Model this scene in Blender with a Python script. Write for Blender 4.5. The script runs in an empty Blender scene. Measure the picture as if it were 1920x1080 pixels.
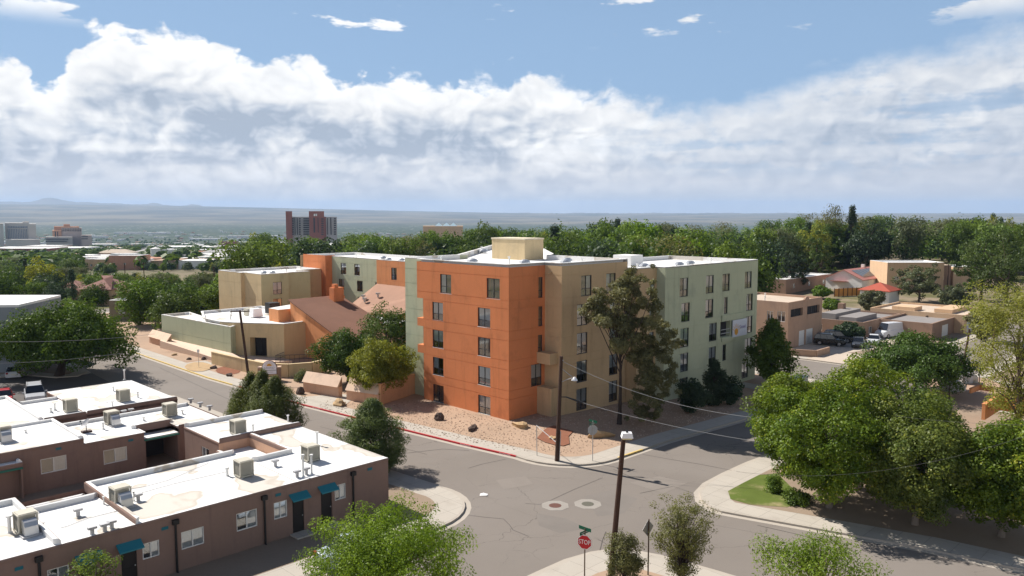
import bpy, bmesh, math, random
import numpy as np
from mathutils import Vector, Matrix
sc = bpy.context.scene
col = sc.collection
R = math.radians

# ---------------------------------------------------------------- camera
FOC, CAMH, PITCH = 1490.0, 20.0, math.atan(140 / 1490.0)
cam = bpy.data.cameras.new('camera'); cam_ob = bpy.data.objects.new('camera', cam); col.objects.link(cam_ob)
cam.sensor_width = 36.0; cam.lens = FOC / 1920 * 36.0
cam.clip_start = 0.5; cam.clip_end = 60000
cam_ob.location = (0, 0, CAMH); cam_ob.rotation_euler = (math.pi / 2 - PITCH, 0, 0)
sc.camera = cam_ob

# ---------------------------------------------------------------- view + render settings
sc.view_settings.view_transform = 'Standard'; sc.view_settings.look = 'None'
sc.view_settings.gamma = 1.0; sc.view_settings.use_curve_mapping = False
sc.view_settings.exposure = 0.62
sc.render.engine = 'CYCLES'
cy = sc.cycles
cy.use_denoising = True
cy.max_bounces = 7; cy.diffuse_bounces = 3; cy.glossy_bounces = 2; cy.transmission_bounces = 3
cy.transparent_max_bounces = 12; cy.volume_bounces = 0
cy.sample_clamp_indirect = 6.0
cy.caustics_reflective = False; cy.caustics_refractive = False

# ---------------------------------------------------------------- sun
SUN_EL = R(43.0)
SUN_AZ = math.atan2(-0.81, 0.586)          # from +Y towards +X
sun = bpy.data.lights.new('sun', 'SUN'); sun_ob = bpy.data.objects.new('sun', sun); col.objects.link(sun_ob)
sun.energy = 5.0; sun.angle = R(0.55); sun.color = (1.0, 0.94, 0.86)
sdir = Vector((math.sin(SUN_AZ) * math.cos(SUN_EL), math.cos(SUN_AZ) * math.cos(SUN_EL), math.sin(SUN_EL)))
sun_ob.rotation_euler = sdir.to_track_quat('Z', 'Y').to_euler()
sun_ob.location = (-120, 100, 140)

# ---------------------------------------------------------------- shader expression helper
WT = None
class X:
    def __init__(s, t, sock): s.t = t; s.s = sock
    def _m(s, op, *o, clamp=False):
        n = s.t.nodes.new('ShaderNodeMath'); n.operation = op; n.use_clamp = clamp
        for i, a in enumerate((s,) + o):
            if isinstance(a, X): s.t.links.new(a.s, n.inputs[i])
            else: n.inputs[i].default_value = a
        return X(s.t, n.outputs[0])
    def __add__(s, o): return s._m('ADD', o)
    __radd__ = __add__
    def __sub__(s, o): return s._m('SUBTRACT', o)
    def __rsub__(s, o): return (s * -1.0) + o
    def __mul__(s, o): return s._m('MULTIPLY', o)
    __rmul__ = __mul__
    def __truediv__(s, o): return s._m('DIVIDE', o)
    def clamp(s): return s._m('ADD', 0.0, clamp=True)
    def smooth(s, a, b):
        n = s.t.nodes.new('ShaderNodeMapRange'); n.interpolation_type = 'SMOOTHSTEP'
        s.t.links.new(s.s, n.inputs[0])
        for i, v in ((1, a), (2, b)):
            if isinstance(v, X): s.t.links.new(v.s, n.inputs[i])
            else: n.inputs[i].default_value = v
        n.inputs[3].default_value = 0; n.inputs[4].default_value = 1
        return X(s.t, n.outputs[0])
    def curve(s, pts, lo, hi):
        m = s.t.nodes.new('ShaderNodeMapRange'); s.t.links.new(s.s, m.inputs[0])
        m.inputs[1].default_value = lo; m.inputs[2].default_value = hi; m.inputs[3].default_value = 0; m.inputs[4].default_value = 1
        r = s.t.nodes.new('ShaderNodeValToRGB'); s.t.links.new(m.outputs[0], r.inputs[0])
        r.color_ramp.interpolation = 'B_SPLINE'
        e = r.color_ramp.elements
        while len(e) < len(pts): e.new(0.5)
        for k, (p, v) in enumerate(pts): e[k].position = (p - lo) / (hi - lo); e[k].color = (v, v, v, 1)
        return X(s.t, r.outputs[0])
def vec(t, a, b, c):
    n = t.nodes.new('ShaderNodeCombineXYZ')
    for i, q in enumerate((a, b, c)):
        if isinstance(q, X): t.links.new(q.s, n.inputs[i])
        else: n.inputs[i].default_value = q
    return n.outputs[0]
def noise(t, v, scale, detail=4, rough=0.5, dist=0.0):
    n = t.nodes.new('ShaderNodeTexNoise'); n.noise_dimensions = '2D' if t is WT else '3D'; n.inputs['Scale'].default_value = scale
    n.inputs['Detail'].default_value = detail; n.inputs['Roughness'].default_value = rough; n.inputs['Distortion'].default_value = dist
    if v is not None: t.links.new(v, n.inputs['Vector'])
    return X(t, n.outputs['Fac'])
def mixc(t, f, a, b, mode='MIX'):
    n = t.nodes.new('ShaderNodeMix'); n.data_type = 'RGBA'; n.blend_type = mode
    for sock, val in ((n.inputs[0], f), (n.inputs[6], a), (n.inputs[7], b)):
        if isinstance(val, X): t.links.new(val.s, sock)
        elif hasattr(val, 'is_output'): t.links.new(val, sock)
        elif isinstance(val, (int, float)): sock.default_value = val
        else: sock.default_value = (*val, 1)
    return n.outputs[2]

# ---------------------------------------------------------------- world: nishita sky + cloud layers by direction
world = bpy.data.worlds.new('World'); sc.world = world; world.use_nodes = True
wt = WT = world.node_tree; wt.nodes.clear()
sky = wt.nodes.new('ShaderNodeTexSky'); sky.sky_type = 'NISHITA'; sky.sun_disc = False
sky.sun_elevation = SUN_EL; sky.sun_rotation = SUN_AZ % (2 * math.pi); sky.altitude = 1600; sky.air_density = 1.0; sky.dust_density = 1.2; sky.ozone_density = 1.2
bg_sky = wt.nodes.new('ShaderNodeBackground'); bg_sky.inputs[1].default_value = 0.058
tc = wt.nodes.new('ShaderNodeTexCoord'); sep = wt.nodes.new('ShaderNodeSeparateXYZ'); wt.links.new(tc.outputs['Generated'], sep.inputs[0])
dx, dy, dz = (X(wt, sep.outputs[i]) for i in range(3))
el = dz._m('ARCSINE')
az = dx._m('ARCTAN2', dy)
tint = mixc(wt, 0.78 * (1.0 - el.smooth(0.18, 0.62)), sky.outputs[0], (3.75, 5.75, 8.6))
wt.links.new(tint, bg_sky.inputs[0])
def cvec(sx, sz, ox=0.0, oz=0.0):      # azimuth and elevation as plane coordinates
    return vec(wt, az * sx + ox, (el + oz) * sz, 0.0)
# height of the cloud bank's upper edge by azimuth (unseen sides raised to brighten shaded walls)
top = az.curve([(-0.95, 0.30), (-0.66, 0.24), (-0.545, 0.172), (-0.517, 0.128), (-0.497, 0.206), (-0.43, 0.216), (-0.33, 0.198), (-0.24, 0.194), (-0.205, 0.170), (-0.12, 0.176), (-0.03, 0.172), (0.02, 0.196), (0.055, 0.178), (0.11, 0.166), (0.20, 0.140), (0.28, 0.146), (0.36, 0.176), (0.47, 0.205), (0.60, 0.215), (0.95, 0.30)], -1.0, 1.0)
soft = az.curve([(-0.6, 0.011), (-0.1, 0.012), (0.08, 0.018), (0.22, 0.036), (0.6, 0.055)], -0.62, 0.62)
def voro(v, scale, detail=2.0, rough=0.55):
    n = wt.nodes.new('ShaderNodeTexVoronoi'); n.voronoi_dimensions = '2D'; n.feature = 'F1'; n.inputs['Scale'].default_value = scale; n.inputs['Detail'].default_value = detail
    n.inputs['Roughness'].default_value = rough; n.normalize = True
    wt.links.new(v, n.inputs['Vector']); return X(wt, n.outputs['Distance'])
wp = (noise(wt, cvec(14.0, 18.0, 2.0), 1.0, 2, 0.6) - 0.5) * 0.06
def warp(sx, sz, ox=0.0, oz=0.0): return vec(wt, (az + ox + wp) * sx, (el + oz - wp * 0.6) * sz, 0.0)
puff = voro(warp(19.0, 27.0), 1.0)
puff_s = voro(warp(19.0, 27.0, -0.010, 0.009), 1.0)
nb = noise(wt, cvec(9.0, 11.0), 1.0, 6, 0.58)
nbig = noise(wt, cvec(3.4, 13.0, 3.0), 1.0, 3, 0.55)
fine = noise(wt, cvec(34.0, 62.0, 1.0), 1.0, 4, 0.64)
strat = noise(wt, cvec(4.0, 46.0, 5.0), 1.0, 4, 0.6)
rightness = az.smooth(0.04, 0.26) * (1.0 - az.smooth(0.7, 1.2))
cut = (top - 0.012 - el) + (nb - 0.5) * 0.045 + (0.34 - puff) * 0.062 * (1.0 - rightness * 0.7) + (fine - 0.5) * 0.022
body = cut.smooth(0.0, soft)
# breaks of blue inside the bank, streaky sheet to the right
gap = (nbig * 0.55 + fine * 0.25 + strat * 0.35).smooth(0.47, 0.60)
body = body * (1.0 - (1.0 - gap) * (rightness * 0.50 + 0.06) * (top - el).smooth(0.0, 0.05))
# detached small clouds higher up, all around
n3 = noise(wt, cvec(6.0, 24.0, 7.3, 0.03), 1.0, 5, 0.58)
sparse = n3.smooth(0.69, 0.76) * el.smooth(0.16, 0.22) * (1.0 - el.smooth(0.42, 0.75))
n4 = noise(wt, cvec(7.0, 26.0, 4.4, 0.10), 1.0, 5, 0.6)
far_side = (n4 + az._m('ABSOLUTE').smooth(0.38, 0.56) * 0.17 + az.smooth(0.40, 0.50) * 0.07).smooth(0.62, 0.70) * el.smooth(0.195, 0.225) * (1.0 - el.smooth(0.34, 0.5))
dens = (body + sparse + far_side).clamp()
# cloud tone: lit crests, grey bellies, flat pale haze low down
relief = (puff - puff_s) * 2.2 + (fine - 0.5) * 0.55 + (nb - 0.5) * 0.35
depth_in = (top - el).smooth(0.025, 0.10)
leftness = 1.0 - az.smooth(-0.05, 0.25)
belly = (nbig * 0.6 + nb * 0.4 + (puff - 0.35) * 0.25).smooth(0.42, 0.58) * depth_in
streaks = (strat - 0.5) * 0.34 * depth_in
band = el.smooth(0.062, 0.082) * (1.0 - (el + (nb - 0.5) * 0.10 + (puff - 0.35) * 0.03).smooth(0.098, 0.118)) * (1.0 - az.smooth(-0.16, 0.02)) * az.smooth(-1.2, -0.5) * (nbig + 0.2).smooth(0.4, 0.62)
tone = 1.04 - band * 0.07 + relief * (0.20 + 0.26 * depth_in) * (1.0 - rightness * 0.45) - belly * (leftness * 0.29 + 0.10) + streaks - depth_in * 0.10
tone = tone - rightness * 0.20
tone = tone._m('MAXIMUM', 0.55)._m('MINIMUM', 1.10)
grey = mixc(wt, tone.smooth(0.46, 0.98), (0.74, 0.86, 1.05), (1.0, 1.0, 1.0))
low = 1.0 - el.smooth(0.0, 0.095)
ctone = wt.nodes.new('ShaderNodeVectorMath'); ctone.operation = 'SCALE'
wt.links.new(grey, ctone.inputs[0]); wt.links.new(tone.s, ctone.inputs['Scale'])
ccol = mixc(wt, low * 0.80, ctone.outputs[0], (0.75, 0.725, 0.735))
dens2 = (dens + low * 0.80).clamp()
dens2 = dens2 * dz.smooth(-0.04, -0.005)
bg_cl = wt.nodes.new('ShaderNodeBackground'); bg_cl.inputs[1].default_value = 0.68
wt.links.new(ccol, bg_cl.inputs[0])
ms = wt.nodes.new('ShaderNodeMixShader'); wt.links.new(dens2.s, ms.inputs[0]); wt.links.new(bg_sky.outputs[0], ms.inputs[1]); wt.links.new(bg_cl.outputs[0], ms.inputs[2])
wo = wt.nodes.new('ShaderNodeOutputWorld'); wt.links.new(ms.outputs[0], wo.inputs[0])
world.cycles.sampling_method = 'MANUAL'; world.cycles.sample_map_resolution = 512

# ---------------------------------------------------------------- geometry helpers
FW = np.array([0, math.cos(PITCH), -math.sin(PITCH)]); UPV = np.array([0, math.sin(PITCH), math.cos(PITCH)])
def ray(px, py): return np.array([(px - 960) / FOC, 0, 0]) - UPV * ((py - 540) / FOC) + FW
def PZ(px, py, z=0.0):
    d = ray(px, py); t = (z - CAMH) / d[2]; return np.array([0, 0, CAMH]) + d * t
S2 = 2 ** 0.5
C0 = PZ(954, 791.5)                       # foot of the apartment block's corner; u runs right-away, v left-away
UU = Vector((1, 1, 0)) / S2; VV = Vector((-1, 1, 0)) / S2
def W(u, v, z=0.0): return Vector((C0[0] + (u - v) / S2, C0[1] + (u + v) / S2, z))
def to_uv(p): return ((p[0] - C0[0] + p[1] - C0[1]) / S2, (p[1] - C0[1] - p[0] + C0[0]) / S2)
def sstep(a, b, x):
    t = min(1, max(0, (x - a) / (b - a))); return t * t * (3 - 2 * t)
def gz(x, y):                              # height of the land
    u, v = to_uv((x, y))
    z = -1.0 * min(1, max(0, (u - 5) / 25))
    r = math.hypot(x, y); a = math.atan2(x, y)
    if r > 150:
        z += 4.5 * sstep(170, 330, r) * sstep(R(6), R(24), a)
        s0 = 190 + 130 * sstep(R(-20), R(2), a)
        z -= 0.031 * max(0, r - s0) if r - s0 < 2400 else 0.031 * 2400
    return z
def GP(px, py):                            # pixel -> point on the land (near field)
    z = 0.0
    for _ in range(6):
        p = PZ(px, py, z); z = gz(p[0], p[1])
    return Vector((p[0], p[1], z))
def HZ(px, py, p):                         # height seen at pixel row py above the ground spot p
    d = ray(px, py); t = p[1] / d[1]; return CAMH + d[2] * t
def guv(px, py): return to_uv(GP(px, py))

class MB:
    def __init__(s): s.v = []; s.f = []; s.m = []
    def add(s, vs, fs, mi=0):
        b = len(s.v); s.v += [tuple(q) for q in vs]; s.f += [tuple(b + i for i in f) for f in fs]; s.m += [mi] * len(fs); return s
    def quad(s, a, b, c, d, mi=0): return s.add([a, b, c, d], [(0, 1, 2, 3)], mi)
    def box(s, c, size, mi=0, ex=(1, 0, 0), ey=(0, 1, 0), ez=(0, 0, 1), taper=1.0):
        c = Vector(c); ex, ey, ez = Vector(ex) * size[0] / 2, Vector(ey) * size[1] / 2, Vector(ez) * size[2] / 2
        vs = [c + ex * i * (taper if k > 0 else 1) + ey * j * (taper if k > 0 else 1) + ez * k for k in (-1, 1) for j in (-1, 1) for i in (-1, 1)]
        return s.add(vs, [(0, 2, 3, 1), (4, 5, 7, 6), (0, 1, 5, 4), (2, 6, 7, 3), (0, 4, 6, 2), (1, 3, 7, 5)], mi)
    def uvbox(s, u0, u1, v0, v1, z0, z1, mi=0): return s.box(W((u0 + u1) / 2, (v0 + v1) / 2, (z0 + z1) / 2), (abs(u1 - u0), abs(v1 - v0), z1 - z0), mi, UU, VV)
    def prism(s, pts, z0, z1, mi=0, cap=True, mtop=None):
        n = len(pts); vs = [(p[0], p[1], z0) for p in pts] + [(p[0], p[1], z1) for p in pts]
        s.add(vs, [(i, (i + 1) % n, n + (i + 1) % n, n + i) for i in range(n)], mi)
        if cap: s.add(vs[n:], [tuple(range(n))], mi if mtop is None else mtop)
        return s
    def tube(s, pts, rad, n=8, mi=0, cap=True):
        pts = [Vector(p) for p in pts]; rad = rad if hasattr(rad, '__len__') else [rad] * len(pts)
        vs = []; t0 = None; up = Vector((0, 0, 1))
        for i, p in enumerate(pts):
            t = (pts[min(i + 1, len(pts) - 1)] - pts[max(i - 1, 0)]).normalized()
            if abs(t.dot(up)) > 0.95 and i == 0: up = Vector((1, 0, 0))
            a = t.cross(up); a = a.normalized() if a.length > 1e-6 else t.orthogonal().normalized()
            b = t.cross(a).normalized()
            vs += [p + (a * math.cos(2 * math.pi * k / n) + b * math.sin(2 * math.pi * k / n)) * rad[i] for k in range(n)]
        fs = [(i * n + k, i * n + (k + 1) % n, (i + 1) * n + (k + 1) % n, (i + 1) * n + k) for i in range(len(pts) - 1) for k in range(n)]
        if cap: fs += [tuple(range(n)), tuple((len(pts) - 1) * n + k for k in range(n))]
        return s.add(vs, fs, mi)
    def mesh(s, name, mats, off=(0, 0, 0), smooth=False):
        me = bpy.data.meshes.new(name)
        o = Vector(off)
        me.from_pydata([(a[0] - o.x, a[1] - o.y, a[2] - o.z) for a in s.v], [], s.f)
        for m in (mats if isinstance(mats, (list, tuple)) else [mats]): me.materials.append(m)
        me.polygons.foreach_set('material_index', s.m)
        if smooth: me.polygons.foreach_set('use_smooth', [True] * len(s.f))
        me.update(); return me
    def build(s, name, mats, parent=None, smooth=False):
        return obj(name, s.mesh(name, mats, origin(parent), smooth), parent)
def origin(p):
    o = Vector((0, 0, 0))
    while p is not None: o += p.location; p = p.parent
    return o
def obj(name, me, parent=None, loc=None, rz=0.0):
    o = bpy.data.objects.new(name, me); col.objects.link(o)
    if parent is not None: o.parent = parent
    if loc is not None: o.location = loc
    o.rotation_euler.z = rz
    return o
def tag(o, label=None, cat=None, group=None, kind=None):
    if label: o['label'] = label
    if cat: o['category'] = cat
    if group: o['group'] = group
    if kind: o['kind'] = kind
    return o
def thing(name, label, cat, loc=(0, 0, 0), rz=0.0, group=None):
    return tag(obj(name, None, None, Vector(loc), rz), label, cat, group)
def kids(o): return [c for c in bpy.data.objects if c.parent is o]
def copy_tree(o, parent=None, _k=None):
    c = o.copy(); col.objects.link(c); c.parent = parent
    for ch in o.children: copy_tree(ch, c)
    return c

# ---------------------------------------------------------------- materials
MATS = {}
def mat(name, base, rough=0.9, var=0.12, scale=0.6, fine=9.0, bump=0.25, bscale=30.0, streak=0.0, spec=0.3, metal=0.0, tint=None, tfac=0.0, tscale=0.25):
    if name in MATS: return MATS[name]
    m = bpy.data.materials.new(name); m.use_nodes = True; t = m.node_tree; MATS[name] = m
    b = t.nodes['Principled BSDF']; b.inputs['Roughness'].default_value = rough; b.inputs['Metallic'].default_value = metal
    b.inputs['Specular IOR Level'].default_value = spec
    g = t.nodes.new('ShaderNodeNewGeometry'); pos = g.outputs['Position']
    f = (noise(t, pos, scale, 5, 0.6) - 0.5) * (var * 2.4) + (noise(t, pos, fine, 3, 0.6) - 0.5) * (var * 1.2) + 1.0
    if streak:
        sp = t.nodes.new('ShaderNodeSeparateXYZ'); t.links.new(pos, sp.inputs[0])
        sv = vec(t, X(t, sp.outputs[0]) * 1.6, X(t, sp.outputs[1]) * 1.6, X(t, sp.outputs[2]) * 0.16)
        f = f - noise(t, sv, 1.0, 5, 0.65).smooth(0.50, 0.78) * streak
    c = (*base, 1)
    rgb = t.nodes.new('ShaderNodeRGB'); rgb.outputs[0].default_value = c
    src = rgb.outputs[0]
    if tint: src = mixc(t, noise(t, pos, tscale, 6, 0.62).smooth(0.52, 0.72) * tfac, src, tint)
    s = t.nodes.new('ShaderNodeVectorMath'); s.operation = 'SCALE'; t.links.new(src, s.inputs[0]); t.links.new(f.s, s.inputs['Scale'])
    t.links.new(s.outputs[0], b.inputs['Base Color'])
    if bump:
        bn = t.nodes.new('ShaderNodeBump'); bn.inputs['Strength'].default_value = bump; bn.inputs['Distance'].default_value = 0.02
        t.links.new(noise(t, pos, bscale, 4, 0.6).s, bn.inputs['Height']); t.links.new(bn.outputs[0], b.inputs['Normal'])
    return m
def plain(name, base, rough=0.6, metal=0.0, spec=0.4): return mat(name, base, rough, 0.04, 1.0, 20.0, 0.0, metal=metal, spec=spec)
def glass_mat(name='window_glass', tintc=(0.80, 0.86, 0.90), refl=0.24):
    m = bpy.data.materials.new(name); m.use_nodes = True; t = m.node_tree; t.nodes.clear(); MATS[name] = m
    tr = t.nodes.new('ShaderNodeBsdfTransparent'); tr.inputs[0].default_value = (*tintc, 1)
    gl = t.nodes.new('ShaderNodeBsdfGlossy'); gl.inputs['Roughness'].default_value = 0.04; gl.inputs[0].default_value = (0.9, 0.95, 1, 1)
    lw = t.nodes.new('ShaderNodeLayerWeight'); lw.inputs[0].default_value = 0.35
    f = X(t, lw.outputs['Fresnel']) * 0.9 + refl
    mx = t.nodes.new('ShaderNodeMixShader'); t.links.new(f.s, mx.inputs[0]); t.links.new(tr.outputs[0], mx.inputs[1]); t.links.new(gl.outputs[0], mx.inputs[2])
    o = t.nodes.new('ShaderNodeOutputMaterial'); t.links.new(mx.outputs[0], o.inputs[0]); return m
glass = glass_mat()
def stucco(n, c, streak=0.20, var=0.09): return mat(n, c, 0.95, var, 0.35, 5.0, 0.35, 22.0, streak=streak, spec=0.15, tint=(c[0] * .80, c[1] * .81, c[2] * .85), tfac=0.75, tscale=0.42)
M_orange = stucco('orange_stucco', (0.645, 0.228, 0.096), 0.22, 0.10)
M_orange2 = stucco('bright_orange_stucco', (0.66, 0.29, 0.13))
M_green = stucco('sage_stucco', (0.475, 0.505, 0.355))
M_tan = stucco('tan_stucco', (0.56, 0.40, 0.235))
M_tan2 = stucco('yellow_tan_stucco', (0.62, 0.485, 0.29))
M_peach = stucco('peach_stucco', (0.76, 0.56, 0.42))
M_brown = stucco('brown_stucco', (0.245, 0.165, 0.135), 0.2)
M_adobe = stucco('adobe_stucco', (0.42, 0.285, 0.205))
M_adobe2 = stucco('light_adobe_stucco', (0.60, 0.42, 0.27))
M_adobe3 = stucco('dark_adobe_stucco', (0.30, 0.20, 0.145))
M_white = stucco('white_stucco', (0.78, 0.77, 0.74), 0.05, 0.04)
M_grey = stucco('grey_stucco', (0.25, 0.27, 0.29))
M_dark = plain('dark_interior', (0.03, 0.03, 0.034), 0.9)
M_frame = plain('dark_bronze_frame', (0.035, 0.035, 0.04), 0.5)
M_wframe = plain('white_frame', (0.72, 0.72, 0.70), 0.5)
M_curtain = mat('curtain', (0.80, 0.80, 0.82), 0.95, 0.12, 3.0, 20.0, 0.0)
M_screen = plain('dark_screen', (0.09, 0.095, 0.10), 0.8)
def roof_mat():
    m = mat('white_roof_coating', (0.74, 0.735, 0.72), 0.75, 0.04, 0.3, 4.0, 0.12, 12.0, spec=0.2)
    t = m.node_tree; b = t.nodes['Principled BSDF']; src = b.inputs['Base Color'].links[0].from_socket
    pos = t.nodes.new('ShaderNodeNewGeometry').outputs['Position']
    n1 = noise(t, pos, 0.26, 3, 0.45, 0.4); n2 = noise(t, pos, 1.7, 4, 0.6)
    pool = (n1 + (n2 - 0.5) * 0.05).smooth(0.575, 0.60)                      # dried puddles with a crisp rim
    rim = pool * (1.0 - (n1 + (n2 - 0.5) * 0.05).smooth(0.60, 0.63))
    c = mixc(t, pool * 0.62, src, (0.46, 0.40, 0.315)); c = mixc(t, rim * 0.35, c, (0.34, 0.27, 0.19))
    dirt = noise(t, pos, 0.55, 6, 0.7, 0.8).smooth(0.55, 0.78)
    c = mixc(t, dirt * 0.40, c, (0.50, 0.46, 0.39))
    mp = t.nodes.new('ShaderNodeMapping'); mp.inputs['Rotation'].default_value = (0, 0, R(-45)); t.links.new(pos, mp.inputs[0])
    sp = t.nodes.new('ShaderNodeSeparateXYZ'); t.links.new(mp.outputs[0], sp.inputs[0])
    seam = 1.0 - ((X(t, sp.outputs[1]) * 0.62)._m('FRACT') - 0.5)._m('ABSOLUTE').smooth(0.0, 0.022)
    c = mixc(t, seam * 0.22, c, (0.42, 0.40, 0.37))
    t.links.new(c, b.inputs['Base Color']); return m
M_roof = roof_mat()
M_roofg = mat('pale_roof_coating', (0.76, 0.755, 0.74), 0.8, 0.04, 0.3, 3.0, 0.1, tint=(0.5, 0.47, 0.42), tfac=0.35, tscale=0.12)
M_tanroof = mat('tan_roof_gravel', (0.52, 0.43, 0.34), 0.95, 0.15, 0.3, 3.0, 0.2)
M_greyroof = mat('grey_roof', (0.25, 0.23, 0.22), 0.95, 0.15, 0.3, 3.0, 0.2)
M_shingle = mat('brown_shingle', (0.215, 0.105, 0.068), 0.95, 0.14, 0.5, 8.0, 0.6, 26.0)
M_shingle2 = mat('light_brown_shingle', (0.34, 0.20, 0.14), 0.95, 0.12, 0.5, 8.0, 0.6, 26.0)
M_redroof = mat('red_metal_roof', (0.40, 0.09, 0.055), 0.7, 0.08, 0.5, 6.0, 0.1)
M_pinkroof = mat('faded_red_roof', (0.50, 0.22, 0.185), 0.8, 0.08, 0.5, 6.0, 0.1)
M_steel = plain('galvanised_steel', (0.52, 0.53, 0.54), 0.35, 0.75)
M_cool = mat('cooler_beige', (0.50, 0.47, 0.39), 0.7, 0.10, 1.5, 10.0, 0.05)
M_coold = plain('cooler_louvre', (0.30, 0.28, 0.23), 0.8)
M_black = plain('black_paint', (0.014, 0.014, 0.015), 0.5)
M_teal = plain('teal_paint', (0.02, 0.19, 0.24), 0.6)
M_tealg = plain('teal_green_paint', (0.02, 0.15, 0.11), 0.6)
M_door = plain('black_door', (0.016, 0.013, 0.013), 0.6)
M_rust = plain('dark_red_door', (0.05, 0.02, 0.017), 0.7)
M_wood = mat('creosote_wood', (0.060, 0.032, 0.022), 0.85, 0.25, 2.0, 14.0, 0.4, 18.0)
M_bark = mat('bark', (0.115, 0.085, 0.065), 0.95, 0.3, 2.0, 12.0, 0.7, 14.0)
M_barkd = mat('dark_bark', (0.055, 0.04, 0.033), 0.95, 0.3, 2.0, 12.0, 0.7, 14.0)
M_bgrey = mat('grey_bark', (0.23, 0.185, 0.15), 0.95, 0.3, 2.0, 12.0, 0.7, 14.0)
M_signred = plain('sign_red', (0.50, 0.012, 0.02), 0.45)
M_signgreen = plain('sign_green', (0.005, 0.10, 0.055), 0.45)
M_signwhite = plain('sign_white', (0.82, 0.82, 0.82), 0.45)
M_alum = plain('sign_back_aluminium', (0.42, 0.42, 0.43), 0.5, 0.3)
M_rock = mat('sandstone_boulder', (0.42, 0.29, 0.16), 0.95, 0.25, 1.2, 6.0, 0.8, 6.0)
M_rockd = mat('dark_boulder', (0.09, 0.062, 0.05), 0.95, 0.3, 1.5, 6.0, 0.8, 6.0)

def asphalt_mat():
    m = mat('old_asphalt', (0.205, 0.180, 0.158), 0.93, 0.10, 0.13, 14.0, 0.25, 60.0, spec=0.2)
    t = m.node_tree; b = t.nodes['Principled BSDF']; src = b.inputs['Base Color'].links[0].from_socket
    pos = t.nodes.new('ShaderNodeNewGeometry').outputs['Position']
    # patches, tyre-worn lanes and crack lines
    patch = noise(t, pos, 0.07, 3, 0.5).smooth(0.50, 0.60)
    c1 = mixc(t, patch * 0.35, src, (0.235, 0.21, 0.188))
    dk = noise(t, pos, 0.35, 6, 0.7, 1.0).smooth(0.58, 0.80)
    c2 = mixc(t, dk * 0.30, c1, (0.13, 0.118, 0.108))
    w = noise(t, pos, 0.5, 4, 0.6)
    va = t.nodes.new('ShaderNodeVectorMath'); va.operation = 'ADD'
    t.links.new(pos, va.inputs[0]); t.links.new(vec(t, w * 2.2, w * -1.7, 0.0), va.inputs[1])
    for sc_, wd, st in ((0.105, 0.0032, 0.75), (0.30, 0.0030, 0.35)):
        vo = t.nodes.new('ShaderNodeTexVoronoi'); vo.feature = 'DISTANCE_TO_EDGE'; vo.inputs['Scale'].default_value = sc_
        t.links.new(va.outputs[0], vo.inputs['Vector'])
        crack = 1.0 - X(t, vo.outputs['Distance']).smooth(0.0, wd * (2.2 if sc_ > .2 else 1.0))
        gate = noise(t, pos, 0.09 + sc_, 2, 0.5).smooth(0.40, 0.54)
        c2 = mixc(t, crack * gate * st, c2, (0.07, 0.062, 0.056))
    t.links.new(c2, b.inputs['Base Color']); return m
M_asph = asphalt_mat()
M_asphd = mat('dark_parking_asphalt', (0.115, 0.105, 0.10), 0.93, 0.14, 0.3, 12.0, 0.25, 50.0, spec=0.2)
def concrete_mat(name, c, joint=0.55):
    m = mat(name, c, 0.92, 0.07, 0.35, 7.0, 0.2, 40.0, spec=0.2, tint=(c[0] * .72, c[1] * .70, c[2] * .68), tfac=0.5, tscale=0.5)
    t = m.node_tree; b = t.nodes['Principled BSDF']; src = b.inputs['Base Color'].links[0].from_socket
    pos = t.nodes.new('ShaderNodeNewGeometry').outputs['Position']
    mp = t.nodes.new('ShaderNodeMapping'); mp.inputs['Rotation'].default_value = (0, 0, R(45)); t.links.new(pos, mp.inputs[0])
    br = t.nodes.new('ShaderNodeTexBrick'); t.links.new(mp.outputs[0], br.inputs[0])
    br.inputs['Scale'].default_value = 1.0; br.inputs['Brick Width'].default_value = 1.52; br.inputs['Row Height'].default_value = 1.52
    br.inputs['Mortar Size'].default_value = 0.012; br.offset = 0.0
    br.inputs[1].default_value = (1, 1, 1, 1); br.inputs[2].default_value = (.95, .95, .95, 1); br.inputs[3].default_value = (joint,) * 3 + (1,)
    t.links.new(mixc(t, 1.0, src, br.outputs[0], 'MULTIPLY'), b.inputs['Base Color']); return m
M_conc = concrete_mat('sidewalk_concrete', (0.445, 0.405, 0.350))
M_kerb = mat('kerb_concrete', (0.42, 0.375, 0.32), 0.92, 0.10, 0.8, 7.0, 0.3, 30.0, spec=0.2)
M_gravel = mat('tan_gravel', (0.40, 0.285, 0.205), 0.97, 0.16, 0.25, 16.0, 0.9, 22.0, spec=0.1, tint=(0.30, 0.20, 0.145), tfac=0.6, tscale=0.2)
M_gravelr = mat('red_gravel', (0.24, 0.105, 0.065), 0.97, 0.2, 0.6, 16.0, 0.9, 22.0, spec=0.1)
M_dirt = mat('dirt', (0.28, 0.215, 0.16), 0.97, 0.2, 0.2, 6.0, 0.6, 14.0, spec=0.1)
M_lawn = mat('lawn', (0.105, 0.140, 0.030), 0.97, 0.25, 0.5, 18.0, 1.0, 40.0, spec=0.1, tint=(0.33, 0.27, 0.15), tfac=0.9, tscale=0.28)
M_redpaint = mat('red_kerb_paint', (0.44, 0.035, 0.040), 0.7, 0.12, 1.0, 9.0, 0.0)
M_ylw = mat('faded_yellow_paint', (0.62, 0.45, 0.16), 0.8, 0.15, 1.2, 9.0, 0.0)

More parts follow.
